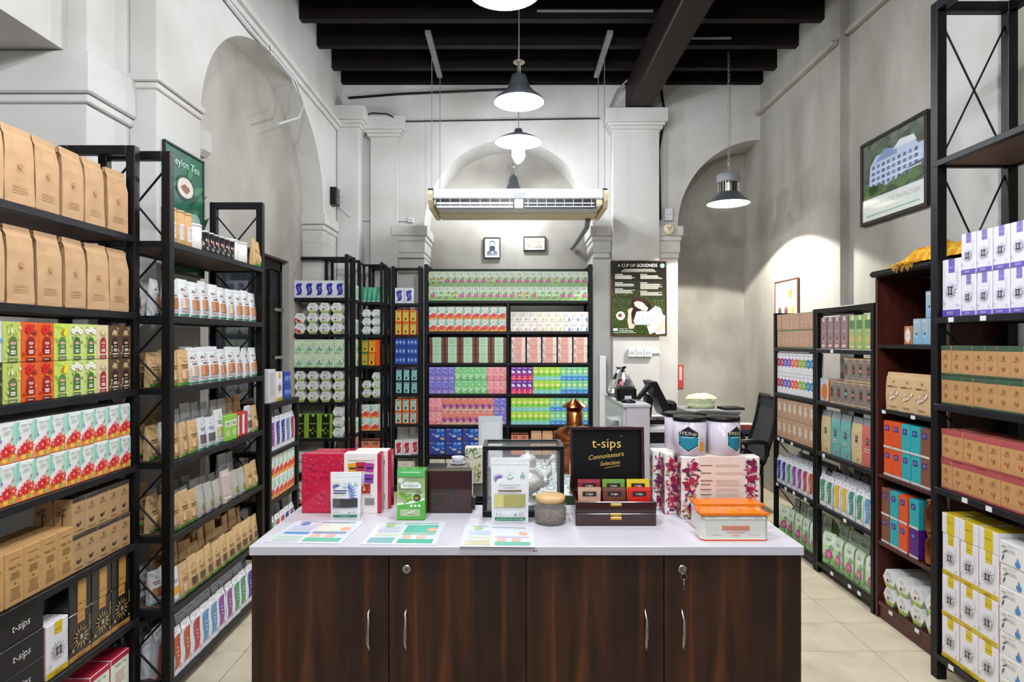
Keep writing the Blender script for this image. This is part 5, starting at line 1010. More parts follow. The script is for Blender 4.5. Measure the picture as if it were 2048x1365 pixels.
        b.rect(-w*.06, w*.06, h*.04, h*.055, '3c4450'); b.poly([(0, -h*.3), (-w*.08, -h*.18), (w*.08, -h*.18)], 'eceef4'); b.leaf(-w*.005, h*.06, h*.08, pi/2, w*.015, 'b0b8c4')
    a, c = px(968, 475, 6.83), px(1001, 517, 6.83)
    frame('picture_frame', c.x-a.x, a.z-c.z, 'small framed engraving of a bearded man on the recess wall', '303034', man, T(((a.x+c.x)/2, 6.848, (a.z+c.z)/2)), d=.03)
    def land(b, w, h):
        b.rect(-w*.4, w*.4, -h*.34, h*.34, 'dcd6cc')
        for i in range(26): b.blob(b.rnd.uniform(-.36, .36)*w, b.rnd.uniform(-.26, .28)*h, w*.06, h*.07, b.rnd.choice(['b8a890', '9c9c90', 'c8c0b0', 'a89888', 'e4e0d8']))
        b.rect(-w*.1, w*.36, -h*.1, h*.02, 'ece8e0'); b.lines(-w*.3, w*.36, -h*.3, -h*.16, 3, '94908a', .3)
    a, c = px(1047, 473, 6.83), px(1091, 502, 6.83)
    frame('picture_frame', c.x-a.x, a.z-c.z, 'small landscape format framed picture on the recess wall', '303034', land, T(((a.x+c.x)/2, 6.848, (a.z+c.z)/2)), d=.03)
    def fac(b, w, h):
        b.rect(-w*.47, w*.47, -h*.2, h*.47, '5c665c')
        for i in range(60): b.lay = 3+i*.1; b.blob(b.rnd.uniform(-.44, .44)*w, b.rnd.uniform(-.17, .45)*h, w*.07, h*.05, b.rnd.choice(['4c5a4a', '3c4a3c', '66705c', '505c50']))
        b.lay = 12; b.poly([(x*w, z*h) for x, z in ((-.36, -.06), (-.34, .18), (-.24, .28), (.06, .28), (.1, .3), (.3, .3), (.38, .2), (.47, .2), (.47, .02), (.2, -.02), (.1, -.1), (-.36, -.12))], 'b4c4dc')
        b.poly([(x*w, z*h) for x, z in ((-.26, .2), (-.1, .32), (.08, .26), (.08, .2))], '7c94bc'); b.poly([(x*w, z*h) for x, z in ((.02, .26), (.12, .34), (.32, .32), (.36, .25))], 'd8dce0')
        for r in range(4):
            for k in range(9): b.lay = 20; b.rect((-.31+.08*k)*w, (-.265+.08*k)*w, (.13-.07*r)*h, (.17-.07*r)*h, ['5c7098', '6c80a4', '4c6088'][k % 3])
        b.lay = 24
        for r in range(3): b.rect(-w*.34, w*.42, (.105-.07*r)*h, (.118-.07*r)*h, 'dce0e8')
        for i in range(26): b.lay = 30+i*.5; b.blob(b.rnd.uniform(-.44, .44)*w, b.rnd.uniform(-.2, -.1)*h, w*.09, h*.06, b.rnd.choice(['3c5c30', '4c6c34', '2c4428', '5c6c44']))
        b.lay = 50; b.rect(-w*.47, w*.47, -h*.47, -h*.2, 'dde2de'); b.text('UVA HALPEWATTE TEA FACTORY', 0, -h*.31, h*.05, '8c9490', wmax=w*.86, wd=w*.84); b.lines(-w*.1, w*.1, -h*.365, -h*.345, 1, '9cb0a4', center=True); b.lines(-w*.4, w*.4, -h*.42, -h*.385, 1, '8cb89c', .5, .05, True)
    X = 2.63; Ya = X*F/704; Yb = X*F/838
    w = Ya-Yb; z1, z0 = 1.5+(682.5-290)*Ya/F, 1.5+(682.5-455)*Ya/F
    z1 = 1.5+(682.5-292)*Ya/F; z0 = 1.5+(682.5-455)*Ya/F
    frame('picture_frame', w, z1-z0, 'large black framed factory picture high on the right wall', '17110f', fac, T((X+.0, (Ya+Yb)/2, (z0+z1)/2)) @ R(-pi/2), fw=.025, d=.03)
    def orc(b, w, h):
        b.lines(-w*.4, 0, h*.1, h*.35, 4, 'a8b4ac', .4)
        b.leaf(w*.15, h*.05, h*.3, 1.2, w*.05, '7c8c3c'); b.leaf(w*.15, h*.05, h*.3, 1.9, w*.05, 'b8bc5c')
        for k in range(3): b.disc((-.28+.28*k)*w, -h*.2, w*.09, h*.12, ['7c6c54', '8c6c60', 'd8b860'][k]); b.disc((-.28+.28*k)*w, -h*.2, w*.05, h*.06, ['4c3c34', '5c4038', 'c89c40'][k])
    X = 2.565; Ya, Yb = X*F/529, X*F/575
    frame('picture_frame', Ya-Yb, .42, 'narrow wooden framed print leaning above the low right rack', '6c4630', orc, T((X, (Ya+Yb)/2, 1.86)) @ R(-pi/2))
    def cey(b, w, h):
        b.rect(-w*.46, w*.46, -h*.46, h*.46, '1c5c48')
        for i in range(10): b.leaf(b.rnd.uniform(-.4, .3)*w, b.rnd.uniform(-.4, .3)*h, w*.5, b.rnd.uniform(.3, 1.4), w*.06, b.rnd.choice(['2c7c54', '1a4c3c', '3c9060', '24684c']))
        b.text('Ceylon Tea', 0, h*.36, h*.06, 'c8e4dc', wd=w*.74); b.disc(0, h*.2, w*.24, h*.1, '143c30', 20); b.disc(0, h*.2, w*.2, h*.08, 'd8d0c4', 20); b.blob(0, h*.19, w*.12, h*.04, '8c5c44')
        b.disc(w*.25, -h*.05, w*.14, h*.07, '8cb0a4', 18); b.rect(-w*.3, -w*.12, -h*.3, -h*.0, 'a8c8b8'); b.rect(w*.15, w*.36, -h*.26, -h*.12, '7ca894'); b.poly([(-w*.06, -h*.4), (w*.1, -h*.4), (w*.08, -h*.2), (w*.03, -h*.08), (-w*.01, -h*.08), (-w*.04, -h*.2)], 'c8dce0'); b.disc(w*.28, -h*.36, w*.13, h*.06, '8cb0a0', 16)
    X = -1.75; Ya, Yb = 1.75*F/701, 1.75*F/622
    frame('poster', Yb-Ya, .66, 'green framed tea poster on the left pilaster behind the rack', '12281f', cey, T((X+.002, (Ya+Yb)/2, 2.51-.33)) @ R(pi/2), 'poster', bg='1c5c48')
pictures()

# ---------------- the counter ----------------
CT = .9
def counter():
    x0, x1, yf, yb = -.769, .854, 1.805, 2.262
    e = empty('counter', (0, 0, 0), 'walnut counter with a white top and four doors', 'counter')
    b = B('white'); b.box(x0, x1, yf, yb, CT-.028, CT, b=.0025); P(b, 'worktop', e)
    b = B('walnut'); b.box(x0+.003, x1-.003, yf+.032, yb-.01, .08, CT-.029); P(b, 'carcass', e)
    b = B('black'); b.box(x0+.02, x1-.02, yf+.05, yb-.03, 0, .0795); P(b, 'plinth', e)
    W = (x1-x0-.004)/4
    for i in range(4):
        xa = x0+.002+W*i
        b = B('walnut'); o = None; b.box(.0012, W-.0012, 0, .018, 0, CT-.032-.085, b=.0012); d = P(b, 'door', e, loc=(xa, yf+.012, .085))
        hx_ = W-.056 if i in (0, 2) else (.052 if i in (1,) else .052)
        b = B('metal'); zc = .655; pts = [(0, -.001, -.058), (0, -.014, -.052), (0, -.022, -.03), (0, -.025, 0), (0, -.022, .03), (0, -.014, .052), (0, -.001, .058)]
        sgn = {0: 1, 1: -1, 2: -1, 3: 1}[i]*0
        b.tube([(hx_+sgn, y, zc-.085+z-.003) for _, y, z in pts], [.003, .0042, .0048, .005, .0048, .0042, .003], 8); P(b, 'handle', d)
        if i in (1, 3):
            b = B('metal'); b.lathe([(0, 0), (.0135, 0), (.0135, .004), (.011, .007), (.008, .0065), (0, .0065)], n=20); b.v = [(X+.053, -Z-.0005, Y+.745) for X, Y, Z in b.v]; P(b, 'lock', d)
            b = B('plastic'); b.box(.0518, .0542, -.0085, -.0072, .741, .749); P(b, 'keyhole', d)
            if i == 3:
                b = B('metal'); b.box(.051, .055, -.022, -.0085, .738, .752, b=.001); b.tube([(.053+.009*cos(t), -.019, .729+.009*sin(t)) for t in [2*pi*k/14 for k in range(15)]], .001, 5, cap=False)
                b.box(.051, .056, -.02, -.018, .704, .722, b=.0008); b.box(.0525, .0545, -.0195, -.0185, .69, .704); P(b, 'key', d)
    b = B('ink'); b.box(.062, .068, yf-.0008, yf-.0002, CT-.016, CT-.011, '8c8c90'); b.box(.07, .074, yf-.0008, yf-.0002, CT-.016, CT-.011, '8c8c90'); P(b, 'mark', e)
counter()
def single(b, name, label, cat, loc, rz=0, group=None, kids=()):
    o = build(b, name, None, loc=loc, rz=rz, label=label, cat=cat, group=group)
    for n, q, l in kids: build(q, n, o, label=l)
    return o
def cp(x, y): Y = F*(H-CT)/(y-682.5); return ((x-1024)*Y/F, Y)
def on_counter():
    z = CT+.0006
    # red gift boxes with white sleeves
    for k, (Y, X) in enumerate(((2.150, -.594), (2.212, -.57))):
        w, d, h = .138*2, .05, .206
        b = B('gloss', 'ink'); b.rnd = random.Random(5); b.box(-w/2, w/2, 0, d, 0, h, 'b8143c', b=.002)
        for i in range(46): b.disc(b.rnd.uniform(-.48, .02)*w, b.rnd.uniform(.04, .96)*h, .0032, .0016, 'd85a78', 8, b.rnd.uniform(-.6, .6)); b.lay -= .8
        for i in range(34): b.disc(b.rnd.uniform(-.46, .0)*w, b.rnd.uniform(.05, .95)*h, .008, .006, 'c41e46', 9, b.rnd.uniform(0, 3)); b.lay -= .8
        s = B('card', 'ink'); s.rnd = random.Random(6); s.box(w*.035, w*.455, -.0012, d+.0012, -.0002, h+.0015, 'e6dfdb', b=.0006); s.surf = None; s.lay = 6
        s.lines(w*.09, w*.42, h*.885, h*.9, 1, 'b4ac9c', .8, 0)
        for (X0, Z0, c, rr) in ((.115, .71, 'dca01e', .1), (.215, .73, 'b42438', 0), (.325, .715, 'a03c94', -.1), (.19, .55, 'a8ccd8', 0), (.32, .53, '8038a0', -.08)):
            cx, cz = w*(X0+.03), h*(Z0+.06); hw, hh = w*.058, h*.075; P4 = [(cx+(u*hw)*cos(rr)-(v*hh)*sin(rr), cz+(u*hw)*sin(rr)+(v*hh)*cos(rr)) for u, v in ((-1, -1), (1, -1), (1, 1), (-1, 1))]
            s.poly(P4, c); s.rect(cx-hw*.7, cx+hw*.7, cz-hh*.35, cz+hh*.05, '2c1c24')
        s.rect(w*.22, w*.37, h*.34, h*.5, '9c2c20')
        for i in range(12): s.blob(w*s.rnd.uniform(.24, .35), h*s.rnd.uniform(.36, .48), w*.02, h*.02, s.rnd.choice(['d8603c', 'e0b8a0', '6c1c14', 'c83c2c']))
        s.lines(w*.3, w*.42, h*.14, h*.26, 9, '4c4448', .5, 0); s.lines(w*.08, w*.2, h*.12, h*.24, 6, '8c8480', .25)
        s.lines(w*.28, w*.42, h*.3, h*.31, 1, '8c8480')
        single(b, 'gift_box', ['crimson gift box with a white printed sleeve, front one of two', 'crimson gift box standing behind the other crimson box'][k], 'gift box', (X, Y, z), 0, 'crimson gift boxes on the counter', [('sleeve', s, 'white sleeve with coloured sachet pictures')])
    # pouches on the counter
    def bigp(key, w, d, h, winc, title, tc, seed, foot, label, loc, rz, olay):
        def fn(b, w, h):
            for i in range(8): b.leaf(-w*.36, h*(.69-.01*i), w*.22, .2+.25*i, w*.012, tc)
            b.disc(0, h*.735, w*.09, h*.045, 'a8d4c4', 18); b.disc(0, h*.735, w*.075, h*.037, 'dfe3e4', 18); b.leaf(-w*.04, h*.72, w*.08, .8, w*.02, '6cb89c'); b.leaf(w*.02, h*.72, w*.08, 1.8, w*.02, '6cb89c')
            b.lines(w*.26, w*.42, h*.7, h*.74, 2, '5ca88c', .6); b.leaf(w*.28, h*.75, w*.1, .6, w*.02, '5ca88c')
            olay(b, w, h)
            b.rect(-w*.39, w*.39, h*.05, h*.1, '14805c'); b.text(foot, 0, h*.062, h*.02, 'e8f4f0', wmax=w*.7)
            b.disc(-w*.34, h*.15, w*.015, None, 'a03c2c', 6); b.lines(-w*.28, -w*.2, h*.14, h*.17, 2, 'a4a8ac', .4); b.disc(w*.14, h*.15, w*.025, None, '2c7c5c', 8); b.lines(w*.22, w*.38, h*.13, h*.18, 3, '9ca0a4', .35)
        pouch(key, '', w, d, h, 'dfe0e3', fn, (-.4, .4, .26, .45, winc), seed=seed); p = PR[key]
        o = link('tea_pouch', p['me'], None, loc, rz, label, 'tea pouch', 'white pouches on the counter')
        for n, me, l in p['kids']: link(n, me, o)
    bigp('cp1', .104, .035, .156, '38383a', '', '4c4c9c', 3, 'NO ADDITIVES', 'small white pouch with a black tea window on the counter', (*cp(690, 1040), z), .03, lambda b, w, h: (b.lines(-w*.38, w*.1, h*.54, h*.64, 2, '3c4470', .5), [b.leaf(w*.1, h*(.5+.02*i), w*.3, .3*i-.3, w*.02, '3c58b8') for i in range(7)]))
    bigp('cp2', .128, .05, .213, 'a09a5c', '', '7468a8', 5, 'NO ADDITIVES | LIVER TONIC HERBS', 'large white powder pouch before the glass case', (*cp(1020, 1049), z), 0, lambda b, w, h: (b.text('Heenbovitiya Powder', 0, h*.58, h*.028, '7c7468', wmax=w*.76), b.lines(-w*.18, w*.2, h*.545, h*.56, 1, '8c8c84', center=True), b.text('හීන්බෝවිටියා', 0, h*.5, h*.03, '6c5840', wmax=w*.6) if 0 else b.lines(-w*.3, w*.3, h*.49, h*.52, 1, '6c5840', .8, 0, True)))
    # moringa box
    w, d, h = .094, .05, .168; x, y = cp(822, 1041)
    b = B('gloss', 'ink'); b.rnd = random.Random(8); b.box(-w/2, w/2, 0, d, 0, h, '4ca03c', b=.0015)
    b.rect(-w*.49, w*.49, h*.3, h*.99, 'b4c09c'); b.rect(-w*.49, w*.49, h*.55, h*.9, '98a87c')
    for i in range(12): b.blob(b.rnd.uniform(-.4, .4)*w, h*b.rnd.uniform(.5, .86), w*.12, h*.04, b.rnd.choice(['8c9c6c', 'a8b48c', '7c8c5c', 'c0c8a8']))
    b.poly([(-w*.49, h*.24), (-w*.49, h*.34), (-w*.1, h*.37), (w*.49, h*.44), (w*.49, h*.3), (0, h*.26)], 'e4eae0'); b.poly([(-w*.49, h*.01), (w*.49, h*.01), (w*.49, h*.4), (0, h*.33), (-w*.49, h*.3)], '52aa3e')
    b.poly([(-w*.49, h*.995), (w*.49, h*.995), (w*.49, h*.9), (w*.42, h*.865), (-w*.42, h*.865), (-w*.49, h*.9)], '52b060'); b.lines(-w*.34, w*.34, h*.94, h*.97, 1, 'd0ecd0', .6, 0, True)
    b.disc(-w*.36, h*.79, w*.1, None, 'd8dcd4', 16); b.rect(-w*.25, w*.28, h*.715, h*.76, 'e4eae4'); b.rect(-w*.36, w*.36, h*.635, h*.725, 'e4eae4'); b.text('NATURAL', 0, h*.725, h*.02, '6c7c64', wmax=w*.4); b.text('MORINGA', 0, h*.665, h*.045, '3c4834', wmax=w*.6); b.text('LEAF POWDER', 0, h*.643, h*.014, '6c7c64', wmax=w*.6)
    for i in range(14): b.leaf(-w*.15+b.rnd.uniform(-.2, .15)*w, h*.4+b.rnd.uniform(-.02, .1)*h, w*.16, b.rnd.uniform(0, 6), w*.05, b.rnd.choice(['7cb83c', 'a0d05c', '5c9830']))
    b.disc(w*.22, h*.45, w*.16, None, 'dce4d0', 18); b.disc(w*.22, h*.45, w*.14, None, '4c4c20', 18); b.blob(w*.2, h*.44, w*.08, h*.03, '8c9c48')
    for k in range(3): b.disc(w*(.02+.14*k), h*.29, w*.05, None, 'dcecd8', 10)
    q = B('gloss'); q.rnd = random.Random(4); q.lay = 34; q.rect(-w*.38, w*.34, h*.08, h*.22, 'a8b890'); q.leaf(-w*.3, h*.1, w*.55, .35, w*.03, 'd4dcc8'); q.leaf(-w*.2, h*.14, w*.4, -.2, w*.03, '8c9c74')
    single(b, 'tea_box', 'green moringa leaf powder box standing on the counter', 'tea box', (x, y, z), 0, None, [('window', q, None)])
    # dark red closed chest behind it
    x0, x1, Y = px(797, 0, 2.15).x, px(944, 0, 2.15).x, 2.15
    b = B('chest'); b.box(x0, x1, Y, Y+.05, 0, .148, b=.002); q = B('chest'); q.box(x0+.005, x1+.008, Y+.0505, Y+.09, 0, .04, b=.002)
    single(b, 'wooden_chest', 'open dark red chest seen from behind, beside the moringa box', 'chest', (0, 0, z), kids=[('tray', q, None)])
    # glass case with a silver teapot
    X0, X1, Y0, Y1, hh = -.1, .177, 2.10, 2.25, .241; e = empty('display_case', (0, 0, z), 'black framed glass display case holding a silver teapot', 'display case')
    t = .014; b = B('plastic'); b.box(X0, X1, Y0, Y1, 0, .022, b=.002); P(b, 'base', e)
    for xx in (X0, X1-t):
        for yy in (Y0, Y1-t): b = B('plastic'); b.box(xx, xx+t, yy, yy+t, .0225, hh-t, b=.001); P(b, 'corner_post', e)
    for (xa, xb, ya, yb) in ((X0, X1, Y0, Y0+t), (X0, X1, Y1-t, Y1), (X0, X0+t, Y0+t, Y1-t), (X1-t, X1, Y0+t, Y1-t)): b = B('plastic'); b.box(xa, xb, ya, yb, hh-t+.0003, hh, b=.001); P(b, 'top_frame', e)
    for (xa, xb, ya, yb, za, zb) in ((X0+t, X1-t, Y0+.005, Y0+.0065, .023, hh-t), (X0+t, X1-t, Y1-.0065, Y1-.005, .023, hh-t), (X0+.005, X0+.0065, Y0+t, Y1-t, .023, hh-t), (X1-.0065, X1-.005, Y0+t, Y1-t, .023, hh-t), (X0+t, X1-t, Y0+t, Y1-t, hh-.006, hh-.0045)):
        b = B('glass'); b.box(xa, xb, ya, yb, za, zb); P(b, 'glass_pane', e)
    e = empty('teapot', (.055, 2.178, z+.0235), 'ornate silver teapot inside the glass case', 'teapot')
    b = B('silver'); b.lathe([(0, 0), (.032, 0), (.034, .006), (.02, .014), (.014, .03), (.02, .04), (.045, .055), (.058, .08), (.057, .1), (.045, .12), (.032, .13), (.028, .136)], n=32); P(b, 'body', e)
    b = B('silver'); b.lathe([(.03, .136), (.032, .14), (.028, .155), (.034, .162), (.02, .175), (.008, .18), (.012, .188), (.01, .196), (0, .2)], n=24); P(b, 'lid', e)
    b = B('silver'); b.tube([(.045, 0, .07), (.068, 0, .082), (.076, 0, .105), (.076, 0, .135), (.082, 0, .16), (.098, 0, .17)], [.016, .014, .011, .009, .008, .011], 12); P(b, 'spout', e)
    b = B('plastic'); b.tube([(-.04, 0, .13), (-.06, 0, .152), (-.085, 0, .15), (-.095, 0, .12), (-.085, 0, .085), (-.055, 0, .07)], .005, 8); P(b, 'handle', e)
    # glass jar
    x, y = cp(1102, 1052); y += .036; e = empty('glass_jar', (x, y, z), 'round glass jar of dried tea with a bamboo lid', 'jar')
    b = B('jarglass'); b.lathe([(0, .001), (.05, .001), (.0545, .008), (.0545, .06), (.05, .068), (.046, .07)], n=32); P(b, 'jar_body', e)
    b = B('leaf'); b.rnd = random.Random(2); b.lathe([(0, .0055), (.0465, .0055), (.051, .012), (.051, .05), (.03, .055), (0, .053)], n=28)
    P(b, 'dried_tea', e, kind='stuff'); b = B('leaf'); r = random.Random(3)
    b = B('bamboo'); b.lathe([(0, .069), (.042, .069), (.0435, .071), (.049, .074), (.0495, .088), (.046, .0905), (0, .0905)], n=36); P(b, 'lid', e)
    b = B('kraft'); r = random.Random(9)
    for i in range(220):
        a, zz = r.uniform(0, 2*pi), r.uniform(.012, .05); R_ = .0508; l = r.uniform(.003, .008); t_ = r.uniform(-1, 1)
        b.tube([(R_*cos(a), R_*sin(a), zz), (R_*cos(a+l/R_*cos(t_)), R_*sin(a+l/R_*cos(t_)), zz+l*sin(t_))], .0006, 3, r.choice(['8c7454', '5c4634', 'a88c68', '3c2c20']), cap=False)
    P(b, 'tea_strands', e, kind='stuff')
    # open tea chest
    x0, x1 = -.0, .26; xc, yc = cp(1232, 1053); e = empty('tea_chest', (xc, yc, z), 'open dark red tea chest with gold lettering in its lid', 'tea chest', .0)
    w, d, h = .262, .17, .078; b = B('chest'); b.box(-w/2, w/2, 0, d, 0, h*.52, b=.002); P(b, 'base', e)
    b = B('chest')
    for v in ((-w/2, w/2, 0, .01), (-w/2, w/2, d-.01, d), (-w/2, -w/2+.01, .0102, d-.0102), (w/2-.01, w/2, .0102, d-.0102)): b.box(v[0], v[1], v[2], v[3], h*.52+.0004, h, b=.0015)
    b.box(-w/2+.0102, w/2-.0102, .0102, d-.0102, h*.55, h*.56, m=0); P(b, 'tray', e)
    for k in (.88, .47, .32): b = B('gold'); b.box(-.018, .018, -.003, -.0002, h*k-.005, h*k+.004, b=.001); b.lathe([(0, 0), (.002, 0), (.002, .002)], -.01, -.003, h*k, 6); P(b, 'brass_catch', e)
    lid = B('chest'); W2, H2 = .262, .225; dl = .03
    lid.box(-W2/2, W2/2, -.006, 0, 0, H2); 
    for v in ((-W2/2, W2/2, H2-.011, H2), (-W2/2, W2/2, 0, .011), (-W2/2, -W2/2+.011, .0111, H2-.0111), (W2/2-.011, W2/2, .0111, H2-.0111)): lid.box(v[0], v[1], -dl, -.0061, v[2], v[3], b=.0015)
    lo = P(lid, 'lid', e); lo.location = (0, d+dl+.002, h-.01); lo.rotation_euler = (radians(-4), 0, 0)
    q = B('plastic', 'ink'); q.box(-W2/2+.0115, W2/2-.0115, -.0105, -.0063, .0115, H2-.0115); q.surf = lambda x, z: -.0107; q.dm = 1; q.text('t-sips', 0, H2*.67, .034, 'dcb860', wd=.104); q.disc(.054, H2*.855, .002, None, 'dcb860', 8); q.text('Connoisseurs', 0, H2*.51, .017, 'dcb860', .4, wd=.128, rot=.12); q.text('Selection', .012, H2*.4, .015, 'dcb860', .4, wd=.072, rot=.1); q.poly([(-.01, H2*.35), (.045, H2*.395), (.05, H2*.39), (-.01, H2*.345)], 'dcb860')
    P(q, 'lid_lining', lo, label='black lining with gold lettering')
    for xx in (-W2/2-.004, W2/2+.001): q = B('gold'); q.box(xx, xx+.003, d-.012, d+.004, h*.8, h*1.4, b=.001); P(q, 'hinge', e)
    k = 0
    for r_, cs in ((1, (('8c2430', 'tan'), ('6c9c3c', 'green'), ('e4c41c', 'yellow'))), (0, (('c49c84', 'beige'), ('6c3a30', 'brown'), ('cc2018', 'red')))):
        for i, (c, n) in enumerate(cs):
            pouch('sach%d%d' % (r_, i), '', .076, .014, .072, c, lambda b, w, h, c=c: (b.rect(-w*.3, w*.3, h*.62, h*.82, '2a201e'), b.text('t-sips', 0, h*.67, h*.11, 'ece4dc', wmax=w*.5), b.blob(-w*.1, h*.25, w*.3, h*.12, 'd8b89c'), b.blob(w*.2, h*.3, w*.15, h*.1, c)), seed=i+3, mt='gloss')
            nm = [['beige', 'brown', 'red'], ['maroon', 'green', 'yellow']][r_][i]
            link('tea_sachet', PR['sach%d%d' % (r_, i)]['me'], None, (xc-.082+.082*i+(.004 if r_ else 0), yc+.03+.04*r_, z+h*.56+.001+r_*.018), 0, '%s foil tea sachet in the %s row of the open chest' % (nm, ['front', 'back'][r_]), 'tea sachet', 'tea sachets in the open chest')
    # floral gift boxes
    for k, (xl, Y) in enumerate(((1363, 2.075), (1330, 2.135), (1306, 2.195))):
        w, d, h = .264, .052, .211; X = (xl-1024)*Y/F+w/2
        b = B('card', 'ink'); b.rnd = random.Random(20+k); b.clip = (w/2, h); b.box(-w/2, w/2, 0, d, 0, h, 'e6e1dc', b=.004)
        def fl(b, x0, x1):
            for i in range(125): b.lay = i*.07; b.leaf(b.rnd.uniform(x0, x1-.006), b.rnd.uniform(.008, h-.02), b.rnd.uniform(.012, .026), b.rnd.uniform(0, 6.2), b.rnd.uniform(.0025, .0048), b.rnd.choice(['8c1c3c', 'b03048', 'c85068', '5c2c4c', 'b0925c', 'd8a8a8', '9c1c50', '3c3450']))
            for i in range(10): b.lay = 9+i*.1; b.blob(b.rnd.uniform(x0+.004, x1-.008), b.rnd.uniform(.01, h-.016), .011, .01, b.rnd.choice(['8c1038', 'a81c3c', '6c1c4c']))
        fl(b, -w/2+.012, -w/2+.055); fl(b, w/2-.042, w/2-.012)
        n0 = len(b.v); fl(b, -.02, .025)   # pattern on the narrow left end
        for q in range(n0, len(b.v)): Xq, Yq, Zq = b.v[q]; b.v[q] = (-w/2+Yq, max(.002, min(d-.002, d/2-Xq)), Zq)
        s = B('card', 'ink'); s.rnd = random.Random(3); s.box(-w*.285, w*.31, -.0018, d+.0012, .0003, h+.001, 'e2d0c4', b=.0008); s.surf = lambda x, z: -.0018
        s.rect = lambda x0, x1, z0, z1, c: (s.up(), s.face([s.pt(x0, z0), s.pt(x1, z0), s.pt(x1, z1), s.pt(x0, z1)], c, 1))
        for i, t in enumerate((.86, .74, .62, .56, .48, .4)): s.lines(-w*.26, -w*.1, h*(t-.012), h*(t+.012), 1, '8c6458', .7); s.lines(-w*.07, w*.28, h*(t-.03), h*(t+.02), 3, 'b89488', .25)
        for i, c in enumerate(('8c1c48', '4c1c34', '8c6c24')):
            s.lay = 10; s.rect(w*(-.26+.11*i), w*(-.17+.11*i), h*.24, h*.33, c); s.blob(w*(-.215+.11*i), h*.28, w*.03, h*.03, 'c88c94'); s.rect(w*(-.25+.11*i), w*(-.18+.11*i), h*.17, h*.18, '5c2c30'); s.rect(w*(-.26+.11*i), w*(-.17+.11*i), h*.05, h*.13, ['a01c38', '3c3c44', '9c2448'][i])
        s.lay = 12; s.rect(w*.07, w*.28, h*.21, h*.33, 'c43c4c'); s.blob(w*.24, h*.27, w*.04, h*.05, '7c1c34'); s.lines(w*.09, w*.2, h*.23, h*.3, 4, 'e08890', .35)
        single(b, 'gift_box', ['floral gift box with a cream panel, front one of three', 'floral gift box in the middle of the three floral ones', 'rearmost floral gift box under the coffee canisters'][k], 'gift box', (X, Y, z), 0, 'floral gift boxes on the counter', [('sleeve', s, 'cream printed sleeve')])
    # coffee canisters on top
    zt = z+.2125
    def cof(b, w, h):
        P6 = lambda s_: [(w*.3*s_*a, h*(.44+.33*s_*c)) for a, c in ((0, 1), (.95, .5), (.95, -.5), (0, -1), (-.95, -.5), (-.95, .5))]
        b.poly(P6(1.08), 'd8d4dc'); b.poly(P6(1), '16181c'); b.poly([(-w*.28, h*.34), (w*.28, h*.3), (w*.28, h*.5), (-w*.28, h*.52)], '1e7c94'); b.poly([(-w*.28, h*.28), (0, h*.14), (w*.1, h*.2), (w*.28, h*.3), (-w*.2, h*.36)], '1e7c94')
        b.text('FFEXsp', 0, h*.545, h*.09, 'd8d4c8', wd=w*.5); b.lines(-w*.2, w*.2, h*.46, h*.5, 1, 'a8d0d8', .5); b.text(BR, -w*.05, h*.83, h*.05, 'a89c90', wmax=w*.4)
        b.rect(w*.34, w*.44, h*.12, h*.36, 'dc961c'); b.rect(w*.35, w*.43, h*.36, h*.46, 'b8b8bc')
    can('coffee', 'coffee_canister', 'canister', '', .0555, .128, 'c4bcc8', '131315', cof, lidh=.014, mt='gloss', lidmat='plastic')
    for i, (xx, yy) in enumerate(((1383, 2.085), (1445, 2.085), (1391, 2.2), (1449, 2.2))):
        Xc = (xx-1024)*2.12/F+(.0 if yy < 2.1 else .01); Xc = .612+.1155*(i % 2); rz = [-.35, .55, .4, -.3][i]
        p = PR['coffee']; yy = 2.076 if i < 2 else 2.194
        M_ = Matrix.Translation((Xc, yy+.0555, zt)) @ Matrix.Rotation(rz, 4, 'Z') @ Matrix.Translation((0, -.0555, 0))
        o = link('coffee_canister', p['me'], None, M_.to_translation(), rz, ['front left coffee canister with a black lid on the floral boxes', 'front right coffee canister with a black lid on the floral boxes', 'back left coffee canister behind the front pair', 'back right coffee canister behind the front pair'][i], 'canister', 'coffee canisters on the floral gift boxes')
        for n, me, l in p['kids']: link(n, me, o)
    # orange tins
    for k, (xa, xb, yb_) in enumerate(((1403, 1538, 1083), (1394, 1528, 1062))):
        Y = F*(H-CT)/(yb_-682.5); w = (xb-xa)*Y/F; X = ((xa+xb)/2-1024)*Y/F; d, h = .07 if k == 0 else .075, .076
        b = B('gloss', 'ink'); b.rnd = random.Random(4)
        def ring(z_, g): return [(sx*(w/2-g)-(.0 if c_ else sx*.012), (g if sy < 0 else d-g)+(0 if not c_ else 0)+((.012 if sy < 0 else -.012) if c_ else 0), z_) for sx, sy, c_ in ((-1, -1, 0), (1, -1, 0), (1, -1, 1), (1, 1, 1), (1, 1, 0), (-1, 1, 0), (-1, 1, 1), (-1, -1, 1))]
        V = ring(0, 0)+ring(.005, -.0015)+ring(.0055, .0)+ring(h-.012, 0)+ring(h-.011, -.0015)+ring(h-.008, -.0015)+ring(h, .003)
        fs = []; cc = []
        for q in range(6):
            for i in range(8): fs.append((q*8+i, q*8+(i+1) % 8, (q+1)*8+(i+1) % 8, (q+1)*8+i)); cc.append('e4601c' if q == 0 else 'd9d8d0')
        fs.append(tuple(range(7, -1, -1))); cc.append('e4601c'); fs.append(tuple(range(48, 56))); cc.append('d9d8d0'); b.mesh(V, fs, cc)
